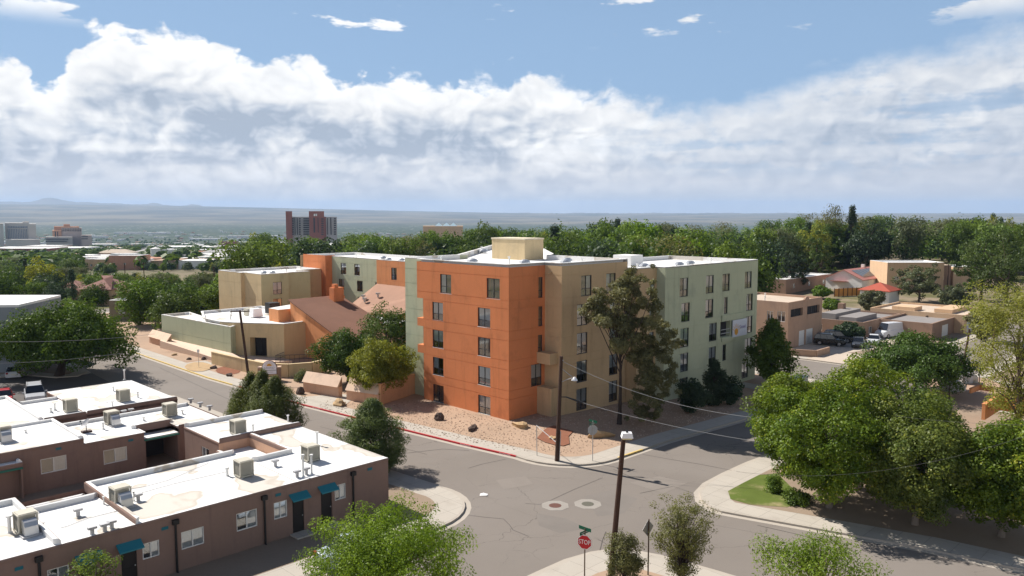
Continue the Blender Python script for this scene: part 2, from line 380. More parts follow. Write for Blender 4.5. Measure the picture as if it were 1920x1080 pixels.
# ---------------------------------------------------------------- land, one sheet out to the horizon
def land_mat():
    m = bpy.data.materials.new('land'); m.use_nodes = True; t = m.node_tree; b = t.nodes['Principled BSDF']
    b.inputs['Roughness'].default_value = 1.0; b.inputs['Specular IOR Level'].default_value = 0.05
    g = t.nodes.new('ShaderNodeNewGeometry'); pos = g.outputs['Position']
    sp = t.nodes.new('ShaderNodeSeparateXYZ'); t.links.new(pos, sp.inputs[0])
    x, y = X(t, sp.outputs[0]), X(t, sp.outputs[1]); r = (x * x + y * y)._m('SQRT')
    near = mixc(t, noise(t, pos, 0.05, 6, 0.65).smooth(0.4, 0.62), (0.27, 0.215, 0.155), (0.13, 0.125, 0.06))
    # town seen from afar: trees with pale roofs between
    tn = noise(t, pos, 0.012, 7, 0.75)
    town = mixc(t, tn.smooth(0.42, 0.60), (0.036, 0.060, 0.030), (0.095, 0.105, 0.070))
    vo = t.nodes.new('ShaderNodeTexVoronoi'); vo.inputs['Scale'].default_value = 0.022; t.links.new(pos, vo.inputs['Vector'])
    roof = X(t, vo.outputs['Distance']).smooth(0.26, 0.16) * noise(t, pos, 0.0022, 4, 0.6).smooth(0.47, 0.56)
    town = mixc(t, roof * 0.85, town, (0.62, 0.59, 0.55))
    mesa = mixc(t, noise(t, pos, 0.0011, 7, 0.62).smooth(0.40, 0.60), (0.10, 0.10, 0.082), (0.21, 0.185, 0.135))
    c = mixc(t, r.smooth(220, 700), near, town)
    edge = noise(t, pos, 0.0006, 4, 0.6) * 2500.0
    c = mixc(t, (r - edge).smooth(4200, 6200), c, mesa)
    t.links.new(c, b.inputs['Base Color']); return m
def build_land():
    mb = MB(); az0, az1, na = R(-180), R(180), 300
    rs = [3.0, 12, 22, 34] + [34 + 12 * k for k in range(1, 25)] + [340 * 1.10 ** k for k in range(1, 42)]
    rs = [r for r in rs if r < 17000] + [17500]
    for r in rs:
        for i in range(na + 1):
            a = az0 + (az1 - az0) * i / na; x, y = r * math.sin(a), r * math.cos(a)
            z = gz(x, y) - 0.06
            if r > 5000:          # valley floor climbs to the far mesa, higher to the left
                z += sstep(5200, 15500, r) * (93 + 150 * sstep(R(6), R(-30), a) * 1.0)
            mb.v.append((x, y, z))
    for j in range(len(rs) - 1):
        for i in range(na):
            a = j * (na + 1) + i; mb.f.append((a, a + 1, a + na + 2, a + na + 1)); mb.m.append(0)
    tag(mb.build('ground', land_mat(), smooth=True), 'dry valley land with scattered town and brush', None, None, 'structure')
build_land()
def build_hills():       # the mesa rim with its extinct cones on the skyline
    mb = MB(); n = 520; base = 15800
    a0, a1 = R(-48), R(20)
    for i in range(n + 1):
        a = a0 + (a1 - a0) * i / n; px = 960 + FOC * math.tan(a)
        t = sstep(1000, -60, px)
        yy = 399.5 - 17 * t - 3 * sstep(420, 250, px)
        for cx_, h, w in ((98, 8, 30), (150, 3, 60), (293, 4.5, 17), (370, 4, 22), (20, 2, 50)):
            d = abs(px - cx_) / w
            if d < 1.6: yy -= h * (1 / (1 + (d * 1.5) ** 3.2))
        yy += 0.5 * math.sin(px * 0.05) + 0.35 * math.sin(px * 0.131 + 1) + 0.25 * math.sin(px * 0.43)
        ztop = CAMH + (400 - yy) / FOC * base
        for dr, z in ((-3600, -60), (-900, -30 + 0.42 * (ztop + 30)), (0, ztop), (900, ztop - 60)):
            r = (base + dr) / math.cos(a); mb.v.append((r * math.sin(a), r * math.cos(a), z))
    for i in range(n):
        for k in range(3):
            a = i * 4 + k; mb.f.append((a, a + 4, a + 5, a + 1)); mb.m.append(0)
    m = mat('mesa_rock', (0.17, 0.145, 0.11), 1.0, 0.25, 0.0012, 0.006, 0.0)
    tag(mb.build('hills', m, smooth=True), 'long mesa with small volcanic cones on the horizon', None, None, 'structure')
build_hills()

# ---------------------------------------------------------------- streets: an asphalt sheet, raised blocks with kerbs on it
def sheet(name, pts, dz, m, thick=0.0, parent=None, kind='structure', side=None, label=None):
    """flat polygon in u,v laid on the land at +dz, optional vertical edge"""
    bm = bmesh.new()
    f = bm.faces.new([bm.verts.new(W(u, v)) for u, v in pts])
    for uc in (5.0, 30.0):
        bmesh.ops.bisect_plane(bm, geom=bm.verts[:] + bm.edges[:] + bm.faces[:], plane_co=W(uc, 0), plane_no=UU)
    bm.normal_update()
    for f in bm.faces:
        if f.normal.z < 0: f.normal_flip()
        f.material_index = 0
    if thick:
        es = [e for e in bm.edges if e.is_boundary]
        r = bmesh.ops.extrude_edge_only(bm, edges=es)
        nv = [g for g in r['geom'] if isinstance(g, bmesh.types.BMVert)]
        for fc in r['geom']:
            if isinstance(fc, bmesh.types.BMFace): fc.material_index = 1
        lows = set(nv)
    else: lows = set()
    for v in bm.verts:
        v.co.z = gz(v.co.x, v.co.y) + dz - (thick if v in lows else 0)
    bmesh.ops.triangulate(bm, faces=[f for f in bm.faces if len(f.verts) > 4])
    if parent is not None:
        o3 = origin(parent)
        for v in bm.verts: v.co -= o3
    me = bpy.data.meshes.new(name); bm.to_mesh(me); bm.free()
    me.materials.append(m)
    if thick: me.materials.append(side or m)
    o = obj(name, me, parent)
    if kind and parent is None: o['kind'] = kind
    if label: o['label'] = label
    return o
def arc(c, r, a0, a1, n=9): return [(c[0] + r * math.cos(R(a0 + (a1 - a0) * i / n)), c[1] + r * math.sin(R(a0 + (a1 - a0) * i / n))) for i in range(n + 1)]
def inset(poly, d):
    n = len(poly); A = sum(poly[i][0] * poly[(i + 1) % n][1] - poly[(i + 1) % n][0] * poly[i][1] for i in range(n)); s = 1 if A > 0 else -1
    out = []
    for i in range(n):
        p0, p, p1 = Vector(poly[i - 1]), Vector(poly[i]), Vector(poly[(i + 1) % n])
        e0, e1 = (p - p0).normalized(), (p1 - p).normalized()
        n0, n1 = Vector((-e0.y, e0.x)) * s, Vector((-e1.y, e1.x)) * s
        b = (n0 + n1); b = b / max(b.length_squared * 0.5, 0.3) if b.length > 1e-6 else n0
        out.append(tuple(p + b * d))
    return out
road = sheet('road', [(-75, -60), (120, -60), (120, 125), (-75, 125)], 0.0, M_asph)
road['label'] = 'worn grey brown asphalt street with cracks'
def block(name, outer, label, fill=M_gravel, walk=1.75, kerb=0.15, fill_pts=None, kd=0.13):
    k = sheet('kerb', outer, kd, M_kerb, 0.25, side=M_kerb, label=label + ', its kerb')
    s = sheet('sidewalk', inset(outer, kerb), kd + 0.004, M_conc, label=label + ', its sidewalk')
    if walk: sheet(name, fill_pts or inset(outer, kerb + walk), kd + 0.010, fill, label=label)
    # concrete gutter pan beside the kerb
    g = sheet('gutter', inset(outer, -0.42), 0.004, M_kerb, label=label + ', its gutter pan')
# block of the apartment building: between street A (u) and street B (v), up to street D
blkA = [(-11.2, 118), (-11.35, 70), (-11.6, 40), (-10.6, 20), (-9.35, 8), (-8.3, -2.2), (-7.4, -8.4)] + arc((-2.2, -9.3), 5.25, 182, 268, 8) + [(4, -14.6), (18, -14.65), (36, -14.65)] + arc((40.5, -11.0), 3.6, 272, 360, 6) + [(44.1, 6), (44.1, 118)]
block('yard', blkA, 'gravel yard round the apartment block', walk=1.9)
# corner with the brown row houses (left of street A, far side of street C)
blkB = [(-75, 37), (-22.5, 37), (-18.6, 34), (-18.3, 20), (-17.0, -4), (-16.6, -9.0)] + arc((-21.4, -10.4), 4.9, 12, -88, 9) + [(-30, -15.5), (-75, -15.5)]
block('yard', blkB, 'bare yard round the brown row houses', fill=M_dirt, walk=1.9)
# lawn corner under the maples
blkC = [(44, -60), (44, -25.4)] + arc((40.0, -26.4), 3.6, 30, 88, 5) + [(24, -22.8), (4, -22.7), (0.9, -22.75), (-2.0, -22.95), (-4.1, -23.55), (-5.4, -24.5), (-6.2, -25.7), (-6.3, -26.6), (-6.0, -27.7), (-4.4, -33.2), (-2.9, -38.6), (-2.2, -43.2), (-1.4, -60)]
block('yard', blkC, 'ground under the maples', fill=M_dirt, walk=1.9)
# near corner with the stop sign
blkD = [(-60, -60), (-60, -24.2), (-28, -24.3), (-21.5, -24.25), (-19.2, -24.3), (-17.4, -24.7), (-16.4, -25.2), (-15.6, -26.2), (-15.1, -27.6), (-14.6, -30.8), (-13.6, -40), (-12, -60)]
block('yard', blkD, 'gravel corner by the stop sign', walk=2.1)
# far corners beyond street D
blkE = [(57, 118), (57, -9)] + arc((60.0, -11.4), 3.2, 178, 268, 5) + [(66, -14.6), (120, -14.6), (120, 118)]
block('yard', blkE, 'dry lots of the houses east of the street', fill=M_dirt, walk=1.5)
blkF = [(120, -60), (120, -24.0), (64, -24.0)] + arc((61.2, -27.2), 3.4, 92, 178, 5) + [(57.6, -60)]
block('yard', blkF, 'dry lots across the side street', fill=M_dirt, walk=1.5)
# parking lot beyond the row houses
blkG = [(-75, 125), (-75, 61), (-27, 58.5), (-24.6, 53.5), (-22.4, 52.6), (-20.8, 54.5), (-20.4, 60), (-20.4, 125)]
block('yard', blkG, 'yard round the big tree and grey building', fill=M_dirt, walk=1.4)

# ---------------------------------------------------------------- walls with real openings
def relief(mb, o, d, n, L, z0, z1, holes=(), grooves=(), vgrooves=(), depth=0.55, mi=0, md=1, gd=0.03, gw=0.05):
    ss = {0.0, L}; zs = {z0, z1}
    for a, b, c, e in holes: ss |= {a, b}; zs |= {c, e}
    for g in grooves: zs |= {g - gw / 2, g + gw / 2}
    for g in vgrooves: ss |= {g - gw / 2, g + gw / 2}
    ss = sorted(q for q in ss if -1e-6 <= q <= L + 1e-6); zs = sorted(q for q in zs if z0 - 1e-6 <= q <= z1 + 1e-6)
    o = Vector(o); d = Vector(d); n = Vector(n)
    def dep(i, j):
        if i < 0 or j < 0 or i >= len(ss) - 1 or j >= len(zs) - 1: return 0.0
        s, z = (ss[i] + ss[i + 1]) / 2, (zs[j] + zs[j + 1]) / 2
        for a, b, c, e in holes:
            if a < s < b and c < z < e: return depth
        for g in grooves:
            if abs(z - g) < gw / 2: return gd
        for g in vgrooves:
            if abs(s - g) < gw / 2: return gd
        return 0.0
    def pt(s, z, q): p = o + d * s - n * q; return (p.x, p.y, z)
    D = {(i, j): dep(i, j) for i in range(-1, len(ss)) for j in range(-1, len(zs))}
    for i in range(len(ss) - 1):
        for j in range(len(zs) - 1):
            q = D[i, j]; s0, s1, a, b = ss[i], ss[i + 1], zs[j], zs[j + 1]
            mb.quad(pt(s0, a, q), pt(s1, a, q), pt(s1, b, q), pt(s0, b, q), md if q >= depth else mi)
            e = D[i + 1, j]
            if e != q: mb.quad(pt(s1, a, q), pt(s1, a, e), pt(s1, b, e), pt(s1, b, q), mi)
            e = D[i, j + 1]
            if e != q: mb.quad(pt(s0, b, q), pt(s1, b, q), pt(s1, b, e), pt(s0, b, e), mi)
            if i == 0 and q: mb.quad(pt(s0, a, 0), pt(s0, a, q), pt(s0, b, q), pt(s0, b, 0), mi)
            if j == 0 and q: mb.quad(pt(s0, a, 0), pt(s1, a, 0), pt(s1, a, q), pt(s0, a, q), mi)
    return mb

WCACHE = {}
def win_meshes(w, h, style):
    key = (round(w, 2), round(h, 2), style)
    if key in WCACHE: return WCACHE[key]
    f = MB(); t = 0.06; zt = -h / 2 + h * 0.36 if style in 'AN' else None
    fm = M_frame if style in 'AN' else M_wframe
    for c, s in (((0, 0, h / 2 - t / 2), (w, .07, t)), ((0, 0, -h / 2 + t / 2), (w, .07, t)), ((-w / 2 + t / 2, 0, 0), (t, .07, h - 2 * t)), ((w / 2 - t / 2, 0, 0), (t, .07, h - 2 * t))): f.box(c, s)
    if style != 'N': f.box((0, 0.002, 0), (t * 1.1, .06, h - 2 * t))
    if zt is not None: f.box((0, 0.004, zt), (w - 2 * t, .055, t * 0.9))
    fr = f.mesh('window', [fm])
    pane = MB().quad((-w / 2 + .03, 0.01, -h / 2 + .03), (w / 2 - .03, 0.01, -h / 2 + .03), (w / 2 - .03, 0.01, h / 2 - .03), (-w / 2 + .03, 0.01, h / 2 - .03)).mesh('pane', [glass])
    def cur(x0, x1, z0, z1, m):
        mb = MB(); n = 14
        for k in range(n):
            a, b = x0 + (x1 - x0) * k / n, x0 + (x1 - x0) * (k + 1) / n
            ya, yb = 0.05 + 0.015 * (k % 2), 0.05 + 0.015 * ((k + 1) % 2)
            mb.quad((a, ya, z0), (b, yb, z0), (b, yb, z1), (a, ya, z1))
        return mb.mesh('curtain', [m])
    cz = zt if zt is not None else -h / 2
    curs = [cur(-w / 2 + .05, -.02, cz - .02 * 0, h / 2 - .03, M_curtain), cur(.02, w / 2 - .05, cz, h / 2 - .03, M_curtain), cur(-w / 2 + .05, w / 2 - .05, cz, h / 2 - .03, M_curtain),
            cur(-w / 2 + .05, -.02, -h / 2 + .04, h / 2 - .03, M_curtain), cur(.02, w / 2 - .05, -h / 2 + .04, h / 2 - .03, M_curtain), cur(-w / 2 + .05, w / 2 - .05, h * .1, h / 2 - .03, M_curtain)]
    sl = MB().box((0, -0.03, -h / 2 - .03), (w + .12, .16, .06)).mesh('sill', [M_white])
    WCACHE[key] = (fr, pane, curs, sl); return WCACHE[key]
def window(par, o, d, n, s0, s1, za, zb, style='A', cur=None, recess=0.11, sill=False):
    o, d, n = Vector(o), Vector(d), Vector(n)
    fr, pane, curs, sl = win_meshes(s1 - s0, zb - za, style)
    c = o + d * (s0 + s1) / 2 - n * recess; c.z = (za + zb) / 2
    x = d if d.cross(-n).z > 0 else -d
    rz = math.atan2(x.y, x.x)
    w = obj('window', fr, par, c - origin(par), rz)
    obj('pane', pane, w)
    if cur is not None: obj('curtain', curs[cur], w)
    if sill: obj('sill', sl, w)
    return w
rng = random.Random(7)
def roof_slab(par, pts, ztop, par_h=0.45, th=0.3, mdeck=None, mcap=None, name='roof', cap_name='parapet'):
    """deck polygon plus a white capped parapet ring; pts in u,v"""
    mdeck = mdeck or M_roof; mcap = mcap or M_roof
    inn = inset(pts, th); zd = ztop - par_h
    mb = MB(); mb.add([W(u, v, zd) for u, v in inset(pts, th - .01)], [tuple(range(len(pts)))]); d = mb.build(name, mdeck, par)
    mb = MB(); n = len(pts); out = inset(pts, 0.012)
    for i in range(n):
        j = (i + 1) % n
        a, b, c, e = out[i], out[j], inn[j], inn[i]
        mb.quad(W(*a, ztop), W(*b, ztop), W(*c, ztop), W(*e, ztop))
        mb.quad(W(*e, ztop), W(*c, ztop), W(*c, zd), W(*e, zd))
        mb.quad(W(*a, ztop), W(*b, ztop), W(*b, ztop - .07), W(*a, ztop - .07))
    p = mb.build(cap_name, mcap, par)
    return d
def vface(par, name, m, u, v0, v1, z0, z1, holes=(), grooves=(), vg=(), depth=.55, wins=(), facing=-1):
    """wall in the plane u=const from v0 to v1; holes given as (v_lo, v_hi, za, zb)"""
    o = W(u, v0); mb = MB()
    relief(mb, o, VV, UU * facing, v1 - v0, z0, z1, [(a - v0, b - v0, c, e) for a, b, c, e in holes], grooves, [g - v0 for g in vg], depth)
    return mb.build(name, [m, M_dark], par)
def uface(par, name, m, v, u0, u1, z0, z1, holes=(), grooves=(), vg=(), depth=.55, facing=-1):
    o = W(u0, v); mb = MB()
    relief(mb, o, UU, VV * facing, u1 - u0, z0, z1, [(a - u0, b - u0, c, e) for a, b, c, e in holes], grooves, [g - u0 for g in vg], depth)
    return mb.build(name, [m, M_dark], par)
def vwin(par, u, hs, style='A', curs=None, facing=-1, **k):
    for i, (a, b, c, e) in enumerate(hs): window(par, W(u, a), VV, UU * facing, 0, b - a, c, e, style, (curs[i] if curs else rng.choice([None, 0, 1, 2, 3, 2])), **k)
def uwin(par, v, hs, style='A', curs=None, facing=-1, **k):
    for i, (a, b, c, e) in enumerate(hs): window(par, W(a, v), UU, VV * facing, 0, b - a, c, e, style, (curs[i] if curs else rng.choice([None, 0, 1, 2, 3, 2])), **k)
def roof_bits(par, spots, z):
    """mushroom vents, dome covers and pipes standing on a white roof"""
    for (u, v, k) in spots:
        mb = MB(); c = W(u, v)
        if k == 'd':
            prof = [(0.42, 0), (0.42, .22), (.62, .25), (.55, .42), (.3, .56), (0, .6)]
            n = 12; vs = [(c.x + r * math.cos(2 * math.pi * i / n), c.y + r * math.sin(2 * math.pi * i / n), z + h) for r, h in prof for i in range(n)]
            mb.add(vs, [(j * n + i, j * n + (i + 1) % n, (j + 1) * n + (i + 1) % n, (j + 1) * n + i) for j in range(len(prof) - 1) for i in range(n)])
            mb.build('exhaust_fan', M_steel, par)
        else:
            mb.tube([(c.x, c.y, z), (c.x, c.y, z + .7)], .09, 8); mb.tube([(c.x, c.y, z + .68), (c.x, c.y, z + .78)], .15, 8); mb.build('vent_pipe', M_wframe, par)

# ================================================================= the apartment block
apt = thing('apartment_building', 'five storey stucco apartment block with orange, tan and sage green faces', 'building', W(0, 0))
ZT = 15.2
FZ = [11.8, 8.88, 5.98, 3.06, 0.16]           # window sill heights
TZ = [13.75, 10.76, 7.82, 4.92, 2.0]
GR = [13.98, 11.74, 10.93, 8.80, 7.87, 5.93, 5.06, 3.02, 2.18]
# orange face towards the street
h_or = [(8.35, 10.11, FZ[0], TZ[0]), (1.23, 3.05, FZ[0], TZ[0])]
for k in range(1, 5): h_or += [(9.68, 11.42, FZ[k], TZ[k]), (2.57, 4.36, FZ[k], TZ[k])]
vface(apt, 'wall', M_orange, 0, 0, 12.93, 0, ZT - .3, h_or, GR, [8.2, 11.5] * 0)
vwin(apt, 0, h_or, 'A', [3, None, 2, 2, 2, None, 0, 2, None, 2], sill=True)
mb = MB()                                           # parapet band and the spandrels that run on past the corner windows
relief(mb, W(0, 12.93), VV, -UU, 1.03, 11.0, ZT - .3, [], [13.98, 11.74], [], .5)
mb.build('parapet_band', [M_orange, M_dark], apt)
for za, zb in ((8.0, 8.86), (5.1, 5.96)): MB().uvbox(0.0, 1.2, 12.93, 13.96, za, zb).build('spandrel', M_orange, apt)
MB().quad(W(0, 12.93, 11.0), W(.75, 12.93, 11.0), W(.75, 13.96, 11.0), W(0, 13.96, 11.0)).build('soffit', M_orange, apt)
mb = MB(); mb.quad(W(0, 13.96, 11.0), W(.8, 13.96, 11.0), W(.8, 13.96, ZT - .3), W(0, 13.96, ZT - .3)); mb.quad(W(0, 12.93, 0), W(1.0, 12.93, 0), W(1.0, 12.93, 11), W(0, 12.93, 11)); mb.build('wall_return', M_orange, apt)
# corner windows set back beside the sage strip
h_cw = [(13.0, 13.9, a, b) for a, b in ((9.05, 10.9), (6.1, 7.95), (3.2, 5.05), (0.2, 2.2))]
vface(apt, 'wall', M_green, 0.75, 12.93, 17.0, 0, ZT - .1, h_cw + [(14.05, 14.3, 11.6, 13.7)], [13.98, 12.4, 11.0, 9.6, 8.1, 6.7, 5.2, 3.7, 2.2])
vwin(apt, 0.75, h_cw, 'N', [5, 5, 5, None])
uface(apt, 'wall', M_green, 17.0, 0.75, 10, 0, ZT - .1, facing=1)
# orange side face and the narrow slit windows
h_os = [(4.12, 4.74, 11.7, 13.75), (4.12, 4.72, 8.87, 10.84), (4.09, 4.72, 6.03, 8.0), (3.1, 4.64, 2.96, 5.15)]
uface(apt, 'wall', M_orange, 0, 0, 5.06, 0, ZT - .3, h_os, GR)
uwin(apt, 0, h_os[:3], 'N', [None, None, None]); uwin(apt, 0, h_os[3:], 'A', [2])
# tan return, tan face
vface(apt, 'wall', M_tan, 5.06, -2.21, 0, 0, ZT - .3, [], GR)
u1 = 5.06
h_tan = [(7.98, 9.64, 11.72, 13.8), (12.0, 13.6, 11.72, 13.8)]
for k, (a, b) in enumerate(((8.78, 10.94), (5.9, 8.05), (3.0, 5.2), (0.14, 2.35))): h_tan += [(7.4, 9.05, a, b), (12.66, 14.1, a, b)]
uface(apt, 'wall', M_tan, -2.21, u1, 15.62, -.6, ZT - .3, h_tan, GR)
uwin(apt, -2.21, h_tan, 'A', [1, 0, 3, 0, None, 2, 2, 2, 2, 2])
# balcony ledges in the notch between orange and tan
mb = MB(); mb.uvbox(3.9, 5.06, -1.75, -.004, 5.25, 6.35); mb.build('balcony_ledge', M_tan, apt)
mb = MB(); mb.uvbox(3.95, 5.058, -1.9, -.004, -.2, 2.9); mb.build('balcony_base', M_tan, apt)
mb = MB(); mb.tube([W(5.05, -.9, 14.2), W(4.5, -.9, 14.15)], .07, 8); mb.build('scupper', M_tan, apt)
# second set back, then the sage wing (a metre lower)
ZG = 14.14
vface(apt, 'wall', M_tan, 15.62, -3.53, -2.21, -.8, ZG, [], [12.9, 10.7, 7.9, 5.0, 2.2])
uface(apt, 'wall', M_tan, -2.21, 15.5, 15.62, 0, ZT - .3)
h_t2 = [(17.9, 18.75, a, b) for a, b in ((10.78, 12.85), (7.94, 10.05), (5.07, 7.2), (2.3, 4.4))]
uface(apt, 'wall', M_tan, -3.53, 15.62, 19.1, -1.0, ZG, h_t2, [12.95, 10.7, 7.9, 5.0, 2.2]); uwin(apt, -3.53, h_t2, 'N')
vface(apt, 'wall', M_green, 19.1, -4.65, -3.53, -1.2, ZG, [], [12.95, 10.7, 10.0, 7.9, 5.0, 2.2])
h_g = [(21.92, 23.59, 10.78, 12.87), (27.3, 29.0, 10.78, 12.87), (30.94, 32.63, 10.78, 12.85), (36.22, 37.92, 10.78, 12.85),
       (22.33, 24.03, 7.94, 10.07), (27.3, 29.02, 7.92, 10.08), (31.43, 32.27, 8.05, 10.05), (36.74, 38.35, 7.95, 10.05),
       (22.22, 23.92, 5.07, 7.22), (28.23, 29.92, 5.09, 7.22), (36.74, 38.40, 5.15, 7.25),
       (22.32, 23.91, 2.3, 4.4), (28.23, 29.85, 2.3, 4.4), (31.34, 32.17, 2.4, 4.36), (36.67, 38.40, 2.36, 4.5),
       (22.3, 23.9, -.5, 1.6), (36.04, 37.65, -.45, 1.6)]
h_rec = [(30.7, 33.0, 5.3, 7.17), (30.9, 32.4, -.95, 1.3)]
uface(apt, 'wall', M_green, -4.65, 19.1, 39.42, -1.3, ZG, h_g + h_rec, [12.95, 10.7, 10.15, 7.86, 7.3, 4.99, 4.45, 2.2])
uwin(apt, -4.65, h_g, 'A', [1, 2, None, 1, 0, 0, 3, 3, 2, 2, 2, 2, 2, 3, 2, None, 2])
mb = MB(); mb.tube([W(30.75, -4.7, 6.2), W(32.95, -4.7, 6.2)], .03, 6); mb.tube([W(30.75, -4.7, 5.75), W(32.95, -4.7, 5.75)], .03, 6); mb.build('balcony_rail', M_steel, apt)
mb = MB(); mb.uvbox(30.85, 36.3, -4.80, -4.652, 7.2, 7.95); mb.uvbox(30.95, 36.6, -4.80, -4.652, 4.75, 5.25); mb.build('balcony_ledge', M_green, apt)
vface(apt, 'wall', M_green, 39.42, -4.65, 9, -1.3, ZG, facing=1)
# banner with a rising sun
ban = MB(); ban.uvbox(33.18, 36.6, -4.90, -4.82, 5.08, 7.14); ban.build('banner', plain('banner_white', (0.66, 0.68, 0.74), .7), apt)
mb = MB(); bz = -4.925
def disc(mb, c, r, ex, ez, n=16, a0=0, a1=360, mi=0):
    c, ex, ez = Vector(c), Vector(ex), Vector(ez)
    vs = [c] + [c + ex * r * math.cos(R(a0 + (a1 - a0) * i / n)) + ez * r * math.sin(R(a0 + (a1 - a0) * i / n)) for i in range(n + 1)]
    mb.add(vs, [(0, i + 1, i + 2) for i in range(n)], mi)
E_Z = Vector((0, 0, 1))
disc(mb, W(34.0, bz, 5.72), .42, UU, E_Z)
for k in range(7):
    a = R(20 + k * 23); c = W(34.0, bz, 5.72)
    p, q = c + (UU * math.cos(a) + E_Z * math.sin(a)) * .52, c + (UU * math.cos(a) + E_Z * math.sin(a)) * 1.0
    s = (UU * -math.sin(a) + E_Z * math.cos(a)) * .03; mb.quad(p - s, p + s, q + s, q - s)
mb.build('banner_sun', plain('sun_orange', (0.72, 0.33, 0.03), .6), apt)
def text_mesh(txt, size, m, ex, ez, pos, par, name='lettering', ext=0.004, center=True, squeeze=1.0):
    cu = bpy.data.curves.new('t', 'FONT'); cu.body = txt; cu.size = size; cu.extrude = ext; cu.resolution_u = 3
    if center: cu.align_x = 'CENTER'; cu.align_y = 'CENTER'
    to = bpy.data.objects.new('t', cu); col.objects.link(to)
    bpy.context.view_layer.update()
    me = bpy.data.meshes.new_from_object(to.evaluated_get(bpy.context.evaluated_depsgraph_get()))
    bpy.data.objects.remove(to); me.name = name
    ex, ez = Vector(ex), Vector(ez); ey = ex.cross(ez)
    o = origin(par); pos = Vector(pos)
    for v in me.vertices:
        c = v.co; v.co = pos + ex * c.x * squeeze + ez * c.y - ey * c.z * -1.0 - o
    me.materials.clear(); me.materials.append(m)
    return obj(name, me, par)
text_mesh('Grand', .62, plain('banner_purple', (0.30, 0.24, 0.42), .7), UU, E_Z, W(35.5, bz, 6.2), apt, squeeze=.9)
# roofs
main_pts = [(0, 0), (0, 13.96), (.75, 13.97), (.75, 17.0), (8.5, 17.2), (36, 39), (40.5, 35), (18.0, 10.5), (15.62, 9), (15.62, -2.21), (5.06, -2.21), (5.06, 0)]
roof_slab(apt, main_pts, ZT, .55, .35, M_roofg)
wing_pts = [(15.64, -3.53), (15.64, 8.5), (39.42, 8.5), (39.42, -4.65), (19.1, -4.65), (19.1, -3.53)]
roof_slab(apt, wing_pts, ZG + .12, .5, .35, M_roofg)
uface(apt, 'wall', M_tan, 8.5, 15.62, 39.42, 0, ZG, facing=1)
vface(apt, 'wall', M_roofg, 15.62, -2.2, 9, ZG - 1, ZT - .05, facing=1)
mb = MB(); mb.prism([W(9.92 + 2.49, 9.92), W(15.54, 9.92), W(15.54, 15.34), W(12.41, 15.34)], 14.4, 16.98, 0)
mb.build('penthouse', M_tan2, apt)
mb = MB(); mb.prism([W(12.34, 9.85), W(15.6, 9.85), W(15.6, 15.42), W(12.34, 15.42)], 16.982, 17.14, 0); mb.build('penthouse_cap', stucco('cream_cap', (.68, .60, .45)), apt)
mb = MB(); mb.uvbox(23.2, 25.6, 3.0, 5.6, 13.3, 15.05); mb.build('penthouse', M_roofg, apt)
roof_bits(apt, [(4, 9.5, 'd'), (6.5, 4.2, 'd'), (9.5, 1.2, 'd'), (12, 3.2, 'd'), (3, 13.5, 'p'), (7, 7, 'p'), (10.5, -.2, 'p'), (20, 25, 'd'), (22, 27.5, 'p')], 14.65)
roof_bits(apt, [(21, -1.5, 'd'), (22, 0.2, 'd'), (27, -1.2, 'd'), (30, -.8, 'd'), (33.5, -1.5, 'p'), (18.2, -1.6, 'p')], 13.75)
mb = MB(); mb.tube([W(5.0, -.2, 2.0), W(4.75, -.35, 1.9)], .12, 8); mb.build('wall_fixture', M_alum, apt)

# ================================================================= four storey rear wing
rear = thing('rear_wing', 'four storey wing behind the courtyard with sage wall and orange end tower', 'building', W(26, 60))
ZR = 12.2
h_r = [(67.25, 68.97, 9.19, 11.16), (63.03, 64.68, 9.19, 11.16), (67.95, 69.68, 6.39, 8.29), (62.22, 63.95, 6.45, 8.3), (67.9, 69.5, 3.6, 5.4), (62.2, 63.88, 3.5, 5.39), (57.4, 58.46, 6.5, 8.35)]
vface(rear, 'wall', M_green, 26, 57.3, 71.8, 0, ZR, h_r, [11.25, 8.95, 8.4, 6.2, 5.5]); vwin(rear, 26, h_r, 'A', [0, 1, 1, None, None, None, 3], sill=True)
h_r2 = [(51.72, 53.2, 9.12, 11.1)]
vface(rear, 'wall', M_orange2, 25.5, 30, 57.3, 0, ZR, h_r2, [11.2, 8.9]); vwin(rear, 25.5, h_r2, 'A', [3], sill=True)
mb = MB(); mb.quad(W(25.5, 57.3, 0), W(26, 57.3, 0), W(26, 57.3, ZR), W(25.5, 57.3, ZR)); mb.build('wall_return', M_orange2, rear)
vface(rear, 'tower_wall', M_orange, 24.66, 71.81, 79.5, 0, ZR + .25, [], [11.2, 8.4, 5.4])
uface(rear, 'tower_wall', M_orange, 71.81, 24.66, 26.6, 0, ZR + .25, [], [11.2, 8.4, 5.4])
uface(rear, 'wall', M_tan, 80.5, 24.66, 36.5, 0, ZR, facing=1)
roof_slab(rear, [(26, 57.3), (26, 71.8), (24.66, 71.81), (24.66, 79.5), (26, 80.5), (36.6, 80.5), (36.6, 30), (25.5, 30), (25.5, 57.3)], ZR + .12, .5, .4, M_roofg)
roof_bits(rear, [(28.5, 58, 'd'), (29, 55, 'd'), (30, 70, 'p'), (31, 63, 'd')], 11.85)

